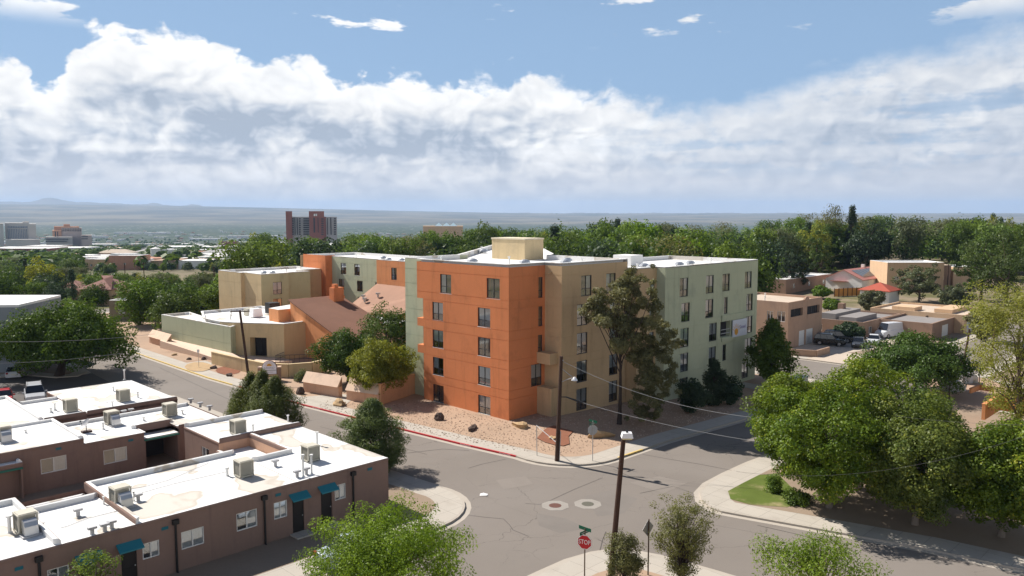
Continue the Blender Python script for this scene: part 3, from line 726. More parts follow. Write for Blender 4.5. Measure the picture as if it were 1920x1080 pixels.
# ================================================================= tan and olive three storey block at the left
blk = thing('tan_block', 'tan and olive stucco block with white roof left of the orange tower', 'building', W(15, 74))
ZB = 9.9
vface(blk, 'wall', M_tan2, 9.87, 74.68, 83.2, 0, ZB, [], [8.2, 5.6])
uface(blk, 'wall', M_tan2, 74.68, 9.87, 10.5, 0, ZB)
vface(blk, 'wall', M_tan2, 10.5, 68.74, 74.68, 0, ZB, [], [8.2, 5.6])
h_b = [(12.6, 14.25, 6.45, 8.5), (12.56, 14.2, 3.7, 5.7)]
M_olive = stucco('olive_stucco', (0.46, 0.445, 0.275))
uface(blk, 'wall', M_olive, 68.74, 10.5, 15.54, 0, ZB, h_b, [8.6, 6.3, 5.8]); uwin(blk, 68.74, h_b, 'A', [2, None])
vface(blk, 'wall', M_olive, 15.54, 68.74, 69.3, 0, ZB, facing=1)
uface(blk, 'wall', M_olive, 69.3, 15.54, 20.0, 0, ZB, [], [8.6, 5.8])
vface(blk, 'wall', M_tan, 20.0, 69.3, 73.3, 0, ZB, facing=1)
uface(blk, 'wall', M_tan, 73.3, 20.0, 24.7, 0, ZB)
uface(blk, 'wall', M_tan, 83.2, 9.87, 25.0, 0, ZB, facing=1)
roof_slab(blk, [(9.87, 83.2), (25.2, 83.0), (24.64, 73.3), (20.0, 73.3), (20.0, 69.3), (15.54, 69.3), (15.54, 68.74), (10.5, 68.74), (10.5, 74.68), (9.87, 74.68)], ZB + .1, .45, .35, M_roofg)
roof_bits(blk, [(13.5, 73.5, 'd'), (14.6, 72.6, 'd'), (17, 72, 'p')], 9.55)

# ================================================================= entrance hall with ramp, and the hall with the brown shed roof
hall = thing('entrance_hall', 'low tan entrance hall with white roof and dark doorway above the ramp', 'building', W(2, 50))
ZH = 5.0
hp = [(0.85, 44.15), (-3.2, 50.3), (-4.2, 52.6), (-4.2, 58), (-1, 66), (9.0, 66), (9.0, 45.5)]
def pwall(par, name, m, p, q, z0, z1, holes=(), grooves=(), depth=.55):
    a, b = W(*p), W(*q); d = (b - a); L = d.length; d.normalize(); n = Vector((-d.y, d.x, 0))
    mid = (a + b) / 2
    if n.dot(Vector((0, 0, 0)) - mid) < 0: n = -n
    mb = MB(); relief(mb, a, d, n, L, z0, z1, holes, grooves, (), depth); mb.build(name, [m, M_dark], par); return a, d, n, L
a_, d_, n_, L_ = pwall(hall, 'wall', M_tan2, hp[0], hp[1], 0, ZH, [(2.6, 5.1, 0.35, 3.1)], [], 1.4)
mb = MB(); c = a_ + d_ * 4.5 - n_ * 1.2
for k in (-.5, .35): mb.box(c + d_ * k + Vector((0, 0, 1.7)), (.06, .06, 2.7), 0, d_, n_)
mb.box(c + Vector((0, 0, 2.9)), (1.2, .06, .08), 0, d_, n_); mb.build('door_frame', M_frame, hall)
pwall(hall, 'wall', M_tan2, hp[1], hp[2], 0, ZH)
uface(hall, 'wall', M_tan, 44.15, 0.85, 4.9, 0, ZH)
roof_slab(hall, hp, ZH + .1, .4, .35)
grn = [(-4.25, 49.3), (-5.6, 69.5), (-1.2, 69.5), (-3.3, 52.3), (-3.0, 50.3)]
pwall(hall, 'wall', M_green, grn[0], grn[1], 0, 4.6, [], [2.3])
pwall(hall, 'wall', M_green, grn[0], grn[4], 0, 4.6)
roof_slab(hall, grn, 4.68, .35, .3)
# machinery on the hall roof
mb = MB(); c = W(3.2, 58.5, 5.3); mb.box(c, (1.3, 1.2, 1.1), 0, UU, VV); mb.build('air_handler', M_cool, hall)
mb = MB(); c = W(3.0, 56.2, 5.4); mb.box(c, (1.6, 1.4, 1.2), 0, UU, VV, taper=.8); mb.build('air_handler', M_signwhite, hall)
mb = MB(); mb.box(W(6.4, 57.5, 5.7), (1.7, 1.5, 1.6), 0, UU, VV); mb.build('dark_unit', M_black, hall)
roof_bits(hall, [(4.5, 53, 'd'), (1.0, 60, 'p'), (-1, 56, 'p')], 4.72)
shed = thing('shed_roof_hall', 'orange stucco hall under a big brown shingle shed roof with chimney', 'building', W(8, 44))
# side wall under the slope, roof plane falling towards -v
uA, zA = 4.13, 7.75
vs = [W(uA, 48.15, 0), W(uA, 30.0, 0), W(uA, 30.0, zA - 0.316 * 18.15), W(uA, 48.15, zA)]
MB().quad(*vs).build('gable_wall', M_orange2, shed)
MB().quad(W(uA, 48.15, 0), W(13.2, 48.15, 0), W(13.2, 48.15, zA), W(uA, 48.15, zA)).build('wall', M_orange2, shed)
mb = MB(); vlo = 32.0; zl = zA - .316 * (48.15 - vlo)
A0, A1, A2, A3 = W(3.9, 48.3, zA + .1), W(12.6, 48.6, zA + .1), W(13.4, vlo, zl + .1), W(3.9, vlo, zl + .1)
dn = Vector((0, 0, -.16))
mb.quad(A0, A1, A2, A3); mb.quad(A0, A3, A3 + dn, A0 + dn); mb.quad(A3, A2, A2 + dn, A3 + dn); mb.quad(A2, A1, A1 + dn, A2 + dn)
# courses of shingles as thin steps
for k in range(1, 60):
    t = k / 60; p = A0.lerp(A3, t); q = A1.lerp(A2, t); up_ = Vector((0, 0, .014)); dv = (A3 - A0) / 60 * .9
    mb.quad(p + up_, q + up_, q + dv + up_ * .2, p + dv + up_ * .2)
mb.build('roof', M_shingle, shed)
mb = MB(); mb.uvbox(10.2, 11.9, 46.4, 47.6, 6.5, 9.2); mb.uvbox(10.5, 11.1, 46.6, 47.4, 9.2, 9.7); mb.build('chimney', M_orange, shed)
mb = MB(); mb.prism([W(2.46, 51.2), W(2.46, 48.5), W(9, 48.5), W(9, 54)], 4.5, 6.5, 0, True, 1); mb.build('parapet_block', [M_orange2, M_roof], shed)
court = thing('courtyard_wing', 'light brown hip roofed low wing tucked against the rear wall', 'building', W(20, 52))
mb = MB(); T0, T1 = W(25.45, 57.2, 8.2), W(25.45, 40, 8.2); B0, B1, B2 = W(18.2, 52.6, 5.0), W(16.2, 48.3, 5.0), W(16.8, 40, 5.0)
mb.add([T0, T1, B2, B1, B0], [(0, 1, 2, 3, 4)]); mb.quad(T0, B0, W(20, 57.2, 5.0), W(25.4, 57.2, 8.1)); mb.build('roof', M_shingle2, court)
mb = MB(); mb.prism([W(18.4, 52.6), W(16.4, 48.3), W(17.0, 40), W(25.4, 40), W(25.4, 57), W(20, 57)], 0, 4.98, 0, False); mb.build('wall', M_orange2, court)
mb = MB(); mb.prism([W(12.5, 46), W(16.9, 46), W(16.9, 36), W(12.5, 36)], 0, 4.6, 0, True, 1); mb.build('low_roof', [M_orange2, M_roof], court)
for (u, v, z) in ((20.5, 54.0, 6.15), (19.8, 52.6, 5.85), (21.6, 51.5, 6.6)):
    mb = MB(); c = W(u, v); mb.tube([(c.x, c.y, z), (c.x, c.y, z + .5)], .16, 8); mb.tube([(c.x, c.y, z + .5), (c.x, c.y, z + .75)], .38, 8); mb.build('roof_vent', M_steel, court)

# ramp, yard walls, monument sign in front of the hall
ramp = thing('entrance_ramp', 'pale peach concrete ramp climbing along the sage green wall', 'ramp', W(-5, 56))
mb = MB(); top_ = [W(-4.2, 44, .45), W(-6.4, 50, .6), W(-7.3, 66, 1.25), W(-5.4, 69, 1.25), W(-4.2, 49.2, 1.1), W(-3.2, 50.2, .6), W(.8, 44.1, .4), W(.5, 41.5, .4)]
mb.add(top_, [(0, 1, 4, 5), (1, 2, 3, 4), (0, 5, 6, 7)]); lo = [Vector((p.x, p.y, 0)) for p in top_]
for i, j in ((2, 1), (1, 0), (0, 7), (7, 6), (3, 2)): mb.quad(top_[i], top_[j], lo[j], lo[i])
mb.build('ramp_slab', mat('peach_concrete', (0.66, 0.50, 0.39), .9, .06, .4, 6), ramp)
mb = MB(); r0 = [W(.6, 43.8, 0), W(-1.5, 42.3, 0), W(2.5, 39.5, 0)]
for a, b in ((0, 1), (1, 2)):
    for h in (.75, 1.3): mb.tube([r0[a] + E_Z * h, r0[b] + E_Z * h], .035, 6)
    for k in range(9): p = r0[a].lerp(r0[b], k / 8); mb.tube([p + E_Z * .3, p + E_Z * 1.3], .02, 5)
mb.build('railing', M_frame, ramp)
def yard_wall(name, label, pts, h, m, th=.3, slope=False, group=None):
    t = thing(name, label, 'wall', W(*pts[0]), group=group)
    mb = MB(); cp = MB()
    for p, q in zip(pts, pts[1:]):
        a, b = W(*p), W(*q); d = (b - a).normalized(); n = Vector((-d.y, d.x, 0))
        if n.dot(-a) < 0: n = -n                     # towards the viewer side
        if slope:
            mb.add([a, b, b + E_Z * h * .58, a + E_Z * h * .58], [(0, 1, 2, 3)])
            mb.add([a - n * th, b - n * th, b - n * th + E_Z * h, a - n * th + E_Z * h], [(0, 1, 2, 3)])
            for e in (a, b): mb.add([e, e - n * th, e - n * th + E_Z * h, e + E_Z * h * .58], [(0, 1, 2, 3)])
            f0, f1 = n * .22, E_Z * (h * .56)
            cp.add([a + f0 + f1, b + f0 + f1, b - n * th * .95 + E_Z * (h + .06), a - n * th * .95 + E_Z * (h + .06)], [(0, 1, 2, 3)])
            cp.add([a + f0 + f1, b + f0 + f1, b + f1, a + f1], [(0, 1, 2, 3)])
            cp.add([a - n * th * .95 + E_Z * (h + .06), b - n * th * .95 + E_Z * (h + .06), b - n * (th + .15) + E_Z * (h + .02), a - n * (th + .15) + E_Z * (h + .02)], [(0, 1, 2, 3)])
            for e in (a, b): cp.add([e + f0 + f1, e - n * th * .95 + E_Z * (h + .06), e - n * th * .95 + f1], [(0, 1, 2)])
        else:
            mb.box((a + b) / 2 + E_Z * h / 2, ((b - a).length, th, h), 0, d, n); cp.box((a + b) / 2 + E_Z * (h + .04), ((b - a).length + .02, th + .06, .08), 0, d, n)
    mb.build('wall_body', m, t); cp.build('coping', M_peach if slope else m, t); return t
yard_wall('yard_wall', 'curved yellow tan wall behind the arched sign', [(-7.3, 48.4), (-6.9, 42), (-6.3, 36), (-4.6, 33.4), (-2.0, 32.4), (.5, 33.2)], 1.7, M_tan2)
M_peach2 = stucco('pink_peach_stucco', (0.60, 0.37, 0.25))
yard_wall('yard_wall', 'peach yard wall with sloped coping beside the arched sign', [(-7.4, 25.2), (-6.2, 19.9)], 2.3, M_peach2, .55, True)
yard_wall('yard_wall', 'peach yard wall with sloped coping under the yellow green tree', [(-6.2, 18.4), (-5.1, 14.1)], 2.2, M_peach2, .55, True)
yard_wall('yard_wall', 'orange tan wall running from the peach coping to the sage strip', [(-5.0, 14.0), (.7, 15.6)], 2.3, stucco('orange_tan', (.56, .31, .17)), .3)
yard_wall('yard_wall', 'peach planter wall with sloped coping at the far end of the ramp', [(-6.6, 72), (-6.6, 64.8)], 2.1, M_peach2, .55, True)
sg = thing('monument_sign', 'arched white monument sign with rising sun between stone posts', 'sign', W(-7.2, 33.5))
sx = (W(-6.4, 31.6) - W(-8.0, 35.0)); sx.z = 0; sx.normalize(); sn = Vector((-sx.y, sx.x, 0)); sn = sn if sn.y < 0 else -sn
sx = Vector((1, 0.12, 0)).normalized(); sn = Vector((sx.y, -sx.x, 0))
sc0 = W(-7.2, 33.2)
def arch(w, h0, r, n=18): return [(-w, 0), (-w, h0)] + [(w * -math.cos(math.pi * i / n), h0 + r * math.sin(math.pi * i / n)) for i in range(1, n)] + [(w, h0), (w, 0)]
def slab(mb, prof, c, ex, ey, y0, y1, mi=0):
    n = len(prof); vs = [c + ex * a + E_Z * b + ey * y for y in (y0, y1) for a, b in prof]
    mb.add(vs, [tuple(range(n)), tuple(range(n, 2 * n))] + [(i, (i + 1) % n, n + (i + 1) % n, n + i) for i in range(n)], mi)
cbase = sc0 + E_Z * .9
mb = MB(); slab(mb, arch(.90, .75, .92), cbase, sx, sn, -.12, .10); mb.build('sign_frame', plain('sign_brown', (.12, .04, .015)), sg)
mb = MB(); slab(mb, arch(.82, .77, .80), cbase + E_Z * .06, sx, sn, .10, .125); mb.build('sign_panel', plain('sign_lilac', (.80, .76, .80)), sg)
mb = MB(); cc = cbase + E_Z * 1.02 + sn * .13
disc(mb, cc, .30, sx, E_Z, 14, 0, 180)
for k in range(9):
    a = R(12 + k * 19.5); dd = sx * math.cos(a) + E_Z * math.sin(a); s = (sx * -math.sin(a) + E_Z * math.cos(a)) * .022
    mb.quad(cc + dd * .36 - s, cc + dd * .36 + s, cc + dd * .56 + s * .4, cc + dd * .56 - s * .4)
mb.build('sun_emblem', plain('sun_gold', (.62, .29, .03)), sg)
text_mesh('GRAND', .34, plain('sign_grey_letters', (.30, .28, .36)), sx, E_Z, cbase + E_Z * .80 + sn * .13, sg)
mb = MB(); mb.box(cbase + E_Z * .52 + sn * .128, (1.6, .01, .05), 0, sx, sn); mb.box(cbase + E_Z * .3 + sn * .128, (.8, .01, .03), 0, sx, sn); mb.build('sign_rule', plain('sign_dark', (.10, .07, .07)), sg)
for k in (-1, 1):
    mb = MB()
    for q in range(5): mb.box(sc0 + sx * k * 1.12 + E_Z * (.17 + .34 * q), (.40, .42 + .03 * (q % 2), .325), 0, sx, sn)
    p = mb.build('stone_post', mat('stone_post', (.30, .19, .13), .9, .2, 3.0, 12.0, .5), sg)
    MB().box(sc0 + sx * k * 1.12 + E_Z * 1.79, (.5, .5, .14), 0, sx, sn).build('post_cap', M_peach, p)
for k in (-1, 1):
    mb = MB(); mb.tube([sc0 + sx * (k * .55 - .3) + sn * 1.0 + E_Z * .55, sc0 + sx * (k * .55 + .3) + sn * 1.0 + E_Z * .55], .12, 8); mb.tube([sc0 + sx * k * .55 + sn * 1.0, sc0 + sx * k * .55 + sn * 1.0 + E_Z * .5], .03, 6); mb.build('flood_lamp', M_signwhite, sg)

# ================================================================= brown row houses in the foreground
def row_roof(par, pts, z, edges, ph=.32, th=.28, m=None):
    """white coated deck; parapets only along the listed edges (indices into pts)"""
    mb = MB(); mb.add([W(u, v, z) for u, v in inset(pts, .02)], [tuple(range(len(pts)))]); mb.build('roof', m or M_roof, par)
    n = len(pts); inn = inset(pts, th)
    for i in range(n):
        j = (i + 1) % n; a, b, c, e = W(*pts[i]), W(*pts[j]), W(*inn[j]), W(*inn[i])
        if i in edges:
            p = MB(); zt = z + ph
            q = [(a, z - .3), (a, zt - .09), (a.lerp(e, .25), zt - .02), (a.lerp(e, .5), zt), (e, zt - .03), (e, z)]
            q2 = [(b, z - .3), (b, zt - .09), (b.lerp(c, .25), zt - .02), (b.lerp(c, .5), zt), (c, zt - .03), (c, z)]
            for k in range(5):
                p.quad(Vector((q[k][0].x, q[k][0].y, q[k][1])), Vector((q2[k][0].x, q2[k][0].y, q2[k][1])), Vector((q2[k + 1][0].x, q2[k + 1][0].y, q2[k + 1][1])), Vector((q[k + 1][0].x, q[k + 1][0].y, q[k + 1][1])), 0 if k < 2 else 1)
            for qq in (q, q2): p.add([Vector((r[0].x, r[0].y, r[1])) for r in qq], [tuple(range(6))], 1)
            p.build('parapet', [M_brown, M_roof], par)
        else:                                   # rolled stucco edge
            p = MB(); d = (b - a).normalized(); nn = Vector((d.y, -d.x, 0))
            mid = (a + b) / 2; cen = sum((W(*t) for t in pts), Vector()) / n
            if nn.dot(mid - cen) < 0: nn = -nn
            rings = [(.0, -.22), (.035, -.10), (.03, -.03), (-.02, .012), (-.14, .016)]
            for k in range(4):
                (o1, z1), (o2, z2) = rings[k], rings[k + 1]
                p.quad(a + nn * o1 + E_Z * (z + z1), b + nn * o1 + E_Z * (z + z1), b + nn * o2 + E_Z * (z + z2), a + nn * o2 + E_Z * (z + z2), 0 if k < 3 else 1)
            p.build('roof_edge', [M_brown, M_roof], par)
def downpipe(par, o, n, z1):
    mb = MB(); p = Vector(o) + Vector(n) * .09
    mb.tube([p + E_Z * .12, p + E_Z * (z1 - .3)], .065, 8, cap=True); mb.tube([p + E_Z * .12, p + Vector(n) * .25 + E_Z * .05], .065, 8)
    mb.box(p + E_Z * (z1 - .22), (.34, .26, .26), 0, Vector((-n[1], n[0], 0)), n); mb.build('downpipe', M_black, par)
def wall_vent(par, o, d, n, z):
    mb = MB()
    for k in range(4): mb.box(Vector(o) + Vector(n) * .02 + E_Z * (z + .045 * (k - 1.5)), (.36, .04, .028), 0, d, n)
    mb.build('wall_vent', M_teal, par)
def awning(par, o, d, n, w, z):
    mb = MB(); a, b = Vector(o) - Vector(d) * w / 2, Vector(o) + Vector(d) * w / 2; n = Vector(n)
    t0, t1 = a + E_Z * (z + .30), b + E_Z * (z + .30); f0, f1 = a + n * .55 + E_Z * z, b + n * .55 + E_Z * z
    dn = E_Z * -.07
    mb.quad(t0, t1, f1, f0); mb.quad(f0, f1, f1 + dn, f0 + dn); mb.quad(f0 + dn, f1 + dn, t1 + dn, t0 + dn); mb.add([t0, f0, f0 + dn, t0 + dn], [(0, 1, 2, 3)]); mb.add([t1, f1, f1 + dn, t1 + dn], [(0, 1, 2, 3)])
    mb.build('awning', M_teal, par)
def door(par, o, d, n, w, z0, z1, m=None):
    o, d, n = Vector(o), Vector(d), Vector(n)
    mb = MB(); mb.box(o - n * .12 + E_Z * (z0 + z1) / 2, (w, .05, z1 - z0), 0, d, n)
    for k in (.28, .72): mb.box(o - n * .09 + E_Z * (z0 + (z1 - z0) * k), (w * .7, .03, (z1 - z0) * .34), 0, d, n)
    dr = mb.build('door', m or M_door, par)
    MB().tube([o - n * .06 + d * w * .38 + E_Z * (z0 + 1.0), o - n * .01 + d * w * .38 + E_Z * (z0 + 1.0)], .04, 8).build('handle', M_steel, dr)

NV, NU = -VV, -UU
row1 = thing('row_house', 'brown stucco row house nearest the camera with teal awnings and white roof', 'house', W(-30, -9))
VF = -9.9
wins1 = [(-32.29, -30.98, 1.38, 2.47), (-29.9, -29.0, 1.43, 2.49), (-25.63, -24.79, 1.5, 2.52), (-35.53, -34.23, 1.28, 2.3), (-37.62, -36.72, 1.36, 2.26), (-42.2, -41.2, 1.36, 2.3), (-45.5, -44.4, 1.36, 2.3)]
doors1 = [(-28.66, -27.86, .22, 2.45), (-26.65, -25.84, .22, 2.45), (-38.72, -37.92, .22, 2.3), (-40.7, -39.9, .22, 2.3)]
uface(row1, 'wall', M_brown, VF, -47, -21.4, -.1, 3.3, wins1 + doors1, depth=.3)
uwin(row1, VF, wins1, 'S', [1, 2, 1, 2, 1, 1, 1], recess=.08)
for a, b, c, e in doors1:
    door(row1, W((a + b) / 2, VF), UU, NV, b - a, c, e); awning(row1, W((a + b) / 2, VF), UU, NV, b - a + .45, e + .02)
    MB().uvbox(a - .2, b + .2, VF - .9, VF - .004, 0.14, .24).build('door_step', M_conc, row1)
for u in (-30.55, -24.27, -35.85, -42.55): downpipe(row1, W(u, VF), NV, 3.25)
for u, z in ((-22.9, 3.0), (-29.6, 2.95), (-36.4, 2.8), (-43.4, 2.8)): wall_vent(row1, W(u, VF), UU, NV, z)
vface(row1, 'wall', M_brown, -21.4, VF, 7.6, -.1, 3.3, facing=1)
uface(row1, 'wall', M_brown, 7.6, -28, -21.4, -.1, 3.3, facing=1)
hB = [(3.3, 4.6, 1.5, 2.6)]
vface(row1, 'wall', M_brown, -28.0, 1.5, 7.6, -.1, 3.3, hB, depth=.3); vwin(row1, -28.0, hB, 'S', [0], recess=.08)
uface(row1, 'wall', M_brown, -1.45, -47, -28.2, -.1, 3.3, facing=1)
ZD = 3.42
row_roof(row1, [(-28.3, -9.9), (-21.4, -9.9), (-21.4, 1.5), (-25.7, 1.5), (-25.7, -4.0), (-28.3, -4.0)], ZD, {3, 4})
row_roof(row1, [(-37.9, -9.9), (-28.31, -9.9), (-28.31, -1.45), (-37.9, -1.45)], ZD + .005, {2, 3})
row_roof(row1, [(-41.5, -9.9), (-37.91, -9.9), (-37.91, -3.9), (-41.5, -3.9)], ZD + .01, {2})
row_roof(row1, [(-47, -9.9), (-41.51, -9.9), (-41.51, -1.45), (-47, -1.45)], ZD + .005, {1, 2})
row_roof(row1, [(-41.4, -3.9), (-38.0, -3.9), (-38.0, -1.9), (-41.4, -1.9)], 2.95, {2}, .25)
row_roof(row1, [(-28.0, 1.52), (-21.4, 1.52), (-21.4, 7.6), (-28.0, 7.6)], ZD + .05, {0, 2})
row_roof(row1, [(-28.3, -3.95), (-25.75, -3.95), (-25.75, 1.48), (-28.3, 1.48)], 2.75, {3}, .25)
mb = MB(); mb.quad(W(-28.05, 1.5, 2.7), W(-21.5, 1.5, 2.7), W(-21.5, 1.5, 3.4), W(-28.05, 1.5, 3.4)); mb.quad(W(-25.71, -4, 2.7), W(-25.71, 1.5, 2.7), W(-25.71, 1.5, 3.4), W(-25.71, -4, 3.4)); mb.quad(W(-28.3, -4.01, 2.7), W(-25.7, -4.01, 2.7), W(-25.7, -4.01, 3.4), W(-28.3, -4.01, 3.4)); mb.build('light_well', M_peach2, row1)

row2 = thing('row_house', 'brown stucco row house in the middle row with carport between its windows', 'house', W(-34, 12))
V2 = 9.9
w2a = [(-37.4, -35.7, 1.35, 2.45)]; cp1 = [(-41.5, -38.75, -.05, 2.35)]
uface(row2, 'wall', M_brown, V2, -46, -34.5, -.1, 3.35, w2a, depth=.3); uwin(row2, V2, w2a, 'S', [1], recess=.08)
w2b = [(-33.2, -31.5, 1.1, 2.2)]
uface(row2, 'wall', M_brown, V2, -34.5, -30.2, -.1, 2.95, w2b, depth=.3); uwin(row2, V2, w2b, 'S', [1], recess=.08)
uface(row2, 'carport_opening', M_brown, V2 + .02, -30.2, -27.5, -.1, 2.5, [(-30.1, -27.6, -.05, 2.3)], depth=3.0)
MB().uvbox(-30.2, -27.5, V2 - .12, V2 + .015, 2.33, 2.45).build('fascia', M_tealg, row2)
uface(row2, 'carport_opening', M_brown, V2 - .75, -46, -38.7, -.1, 2.6, [(-45.5, -38.8, -.05, 2.25)], depth=3.0)
MB().uvbox(-46, -38.7, V2 - .88, V2 - .756, 2.27, 2.40).build('fascia', M_tealg, row2)
uface(row2, 'wall', M_brown, V2, -27.5, -24.0, -.1, 3.1)
vface(row2, 'wall', M_brown, -24.0, V2, 16.4, -.1, 3.1, facing=1); vface(row2, 'wall', M_brown, -34.5, V2, 17.2, 2.8, 3.35, facing=1)
uface(row2, 'wall', M_brown, 16.4, -34.5, -24.0, -.1, 3.1, facing=1); uface(row2, 'wall', M_brown, 17.2, -46, -34.5, -.1, 3.35, facing=1)
for u, z in ((-36.2, 3.0), (-31.2, 2.6)): wall_vent(row2, W(u, V2), UU, NV, z)
row_roof(row2, [(-46, V2), (-34.5, V2), (-34.5, 17.2), (-46, 17.2)], 3.42, {1, 2}, .22)
row_roof(row2, [(-34.48, V2), (-30.2, V2), (-30.2, 11.5), (-27.5, 11.5), (-27.5, V2), (-24.0, V2), (-24.0, 16.4), (-34.48, 16.4)], 3.0, {2, 6}, .28)
row_roof(row2, [(-30.18, V2), (-27.52, V2), (-27.52, 11.48), (-30.18, 11.48)], 2.5, set(), .2)
row_roof(row2, [(-46, V2 - .75), (-38.7, V2 - .75), (-38.7, V2 - .02), (-46, V2 - .02)], 2.72, {1}, .18)

row3 = thing('row_house', 'brown stucco row house in the back row beside the street', 'house', W(-30, 22))
uface(row3, 'wall', M_brown, 17.7, -46, -24.4, -.1, 3.3); vface(row3, 'wall', M_brown, -24.4, 17.7, 29, -.1, 3.3, facing=1)
uface(row3, 'wall', M_brown, 29.0, -31.9, -24.4, -.1, 3.3, facing=1); vface(row3, 'wall', M_brown, -31.9, 25.6, 29, -.1, 3.3)
uface(row3, 'wall', M_brown, 25.6, -35.1, -31.9, -.1, 3.3, facing=1)
row_roof(row3, [(-31.9, 17.7), (-24.4, 17.7), (-24.4, 29.0), (-31.9, 29.0)], 3.42, {0}, .22)
row_roof(row3, [(-35.1, 17.7), (-31.92, 17.7), (-31.92, 25.6), (-35.1, 25.6)], 3.36, {0, 2}, .26)
row_roof(row3, [(-46, 17.7), (-35.12, 17.7), (-35.12, 28.8), (-46, 28.8)], 3.44, {1, 2}, .26)

# vents, pipes on the roofs (parts), swamp coolers (things of their own)
def rp(px, py, z): p = PZ(px, py, z); return Vector((p[0], p[1], z))
def zz1(x, y): return x / 2.454, 640 + y / 2.454
def zz2(x, y): return 380 + x / 2.454, 640 + y / 2.454
def pipe_vent(par, px, py, h=.55, r=.07, z=ZD, cap=True):
    p = rp(px, py, z); mb = MB(); mb.tube([p - E_Z * .02, p + E_Z * .06], [r * 2.2, r * 1.3], 8); mb.tube([p + E_Z * .04, p + E_Z * h], r, 8)
    if cap: mb.tube([p + E_Z * h, p + E_Z * (h + .08)], r * 1.8, 8)
    mb.build('vent_pipe', M_wframe, par)
def gooseneck(par, px, py, z=ZD):
    p = rp(px, py, z); mb = MB(); mb.tube([p, p + E_Z * .34], .11, 8); mb.box(p + E_Z * .38, (.44, .26, .12), 0, UU, VV); mb.build('roof_vent', M_alum, par)
for (q, h, r) in (((45, 880), .85, .09), ((175, 830), .45, .04), ((478, 750), .4, .04), ((617, 735), .5, .035), ((1047, 620), .5, .07)): pipe_vent(row1, *zz1(*q), h, r)
for q in ((425, 890), (483, 875), (637, 735), (360, 805), (515, 862)): gooseneck(row1, *zz1(*q))
for (q, h, r) in (((113, 620), .45, .07), ((463, 622), 1.35, .06), ((502, 610), 1.2, .06), ((527, 478), .9, .07), ((233, 415), .5, .07), ((393, 372), .5, .06)): pipe_vent(row1, *zz2(*q), h, r)
for q in ((435, 625), (477, 612), (335, 575)): gooseneck(row1, *zz2(*q))
for (q, h) in (((120, 445), .6), ((476, 405), .5), ((490, 305), .4), ((662, 365), .25), ((840, 335), .3)): pipe_vent(row2, *zz1(*q), h, .07, 3.0)
for q in ((570, 340), (603, 333), (878, 285), (922, 303), (965, 318)): gooseneck(row2, *zz1(*q), 3.0)
for (q, h) in (((253, 315), .5), ((522, 230), .4), ((635, 260), .5), ((573, 175), .9), ((518, 300), .4), ((235, 325), .3)): pipe_vent(row3, *zz1(*q), h, .07, 3.4)
# conduit lines lying on the near roof
for pts in (((480, 700), (660, 670), (770, 640), (960, 560)), ((640, 700), (800, 655), (1040, 600)), ((280, 858), (310, 850), (400, 815), (620, 760))):
    mb = MB(); mb.tube([rp(*zz1(*q), ZD + .05) for q in pts], .016, 5); mb.build('conduit', M_alum, row1)

def make_cooler(kind):
    t = thing('swamp_cooler', 'x', 'cooler')
    M_ = MB(); s = .92; h = .98
    for sx_ in (-1, 1):
        for sy_ in (-1, 1): M_.box((sx_ * (s / 2 - .035), sy_ * (s / 2 - .035), h / 2 + .08), (.07, .07, h), 0)
    M_.box((0, 0, .11), (s, s, .09)); M_.box((0, 0, h + .06), (s + .03, s + .03, .06)); M_.box((0, 0, h + .105), (s * .9, s * .9, .03)); M_.box((0, 0, h / 2 + .08), (s - .2, s - .2, h - .1), 0)
    cab = M_.build('cabinet', M_cool, t)
    for f in range(4):
        if kind == 'duct' and f == 0: continue
        lv = MB(); ex = Vector((math.cos(f * math.pi / 2), math.sin(f * math.pi / 2), 0)); ey = Vector((-ex.y, ex.x, 0))
        for k in range(11): lv.box(ey * -(s / 2 - .045) + E_Z * (.22 + k * .072), (s - .15, .05, .018), 0, ex, (ey + E_Z * .8).normalized(), (E_Z - ey * .8).normalized())
        lv.build('louvre_panel', M_coold if f % 2 else M_cool, t)
    if kind == 'duct':
        d = MB(); pr = [(-.46, .42, .62), (-.62, .42, .62), (-.82, .36, .60), (-.98, .22, .62), (-1.02, .04, .66)]
        ring = []
        for (y, zc, hw) in pr: ring.append((y, zc))
        vs = []
        for (y, zt, hw), (yb, zb) in zip([(-.46, .86, .31), (-.66, .86, .31), (-.86, .76, .31), (-.98, .55, .31), (-1.02, .0, .34)], [(-.46, .26), (-.46, .2), (-.48, .12), (-.5, .06), (-.52, .0)]):
            vs += [(-hw, y, zt), (hw, y, zt), (hw, yb, zb), (-hw, yb, zb)]
        fs = [(i * 4 + k, i * 4 + (k + 1) % 4, i * 4 + 4 + (k + 1) % 4, i * 4 + 4 + k) for i in range(4) for k in range(4)]
        d.add(vs, fs); d.build('duct_elbow', M_steel, t)
        MB().box((0, -.78, .05), (.9, .62, .1)).build('duct_base', M_alum, t)
    pad = MB()
    for sx_ in (-1, 1): pad.box((sx_ * .34, 0, .035), (.10, 1.05, .07))
    pad.build('skid', M_alum, t)
    mb = MB(); mb.tube([(.44, .44, .1), (.62, .5, .06), (1.1, .6, .02)], .012, 5); mb.build('water_line', M_alum, t)
    return t
CP = make_cooler('plain'); CD = make_cooler('duct')
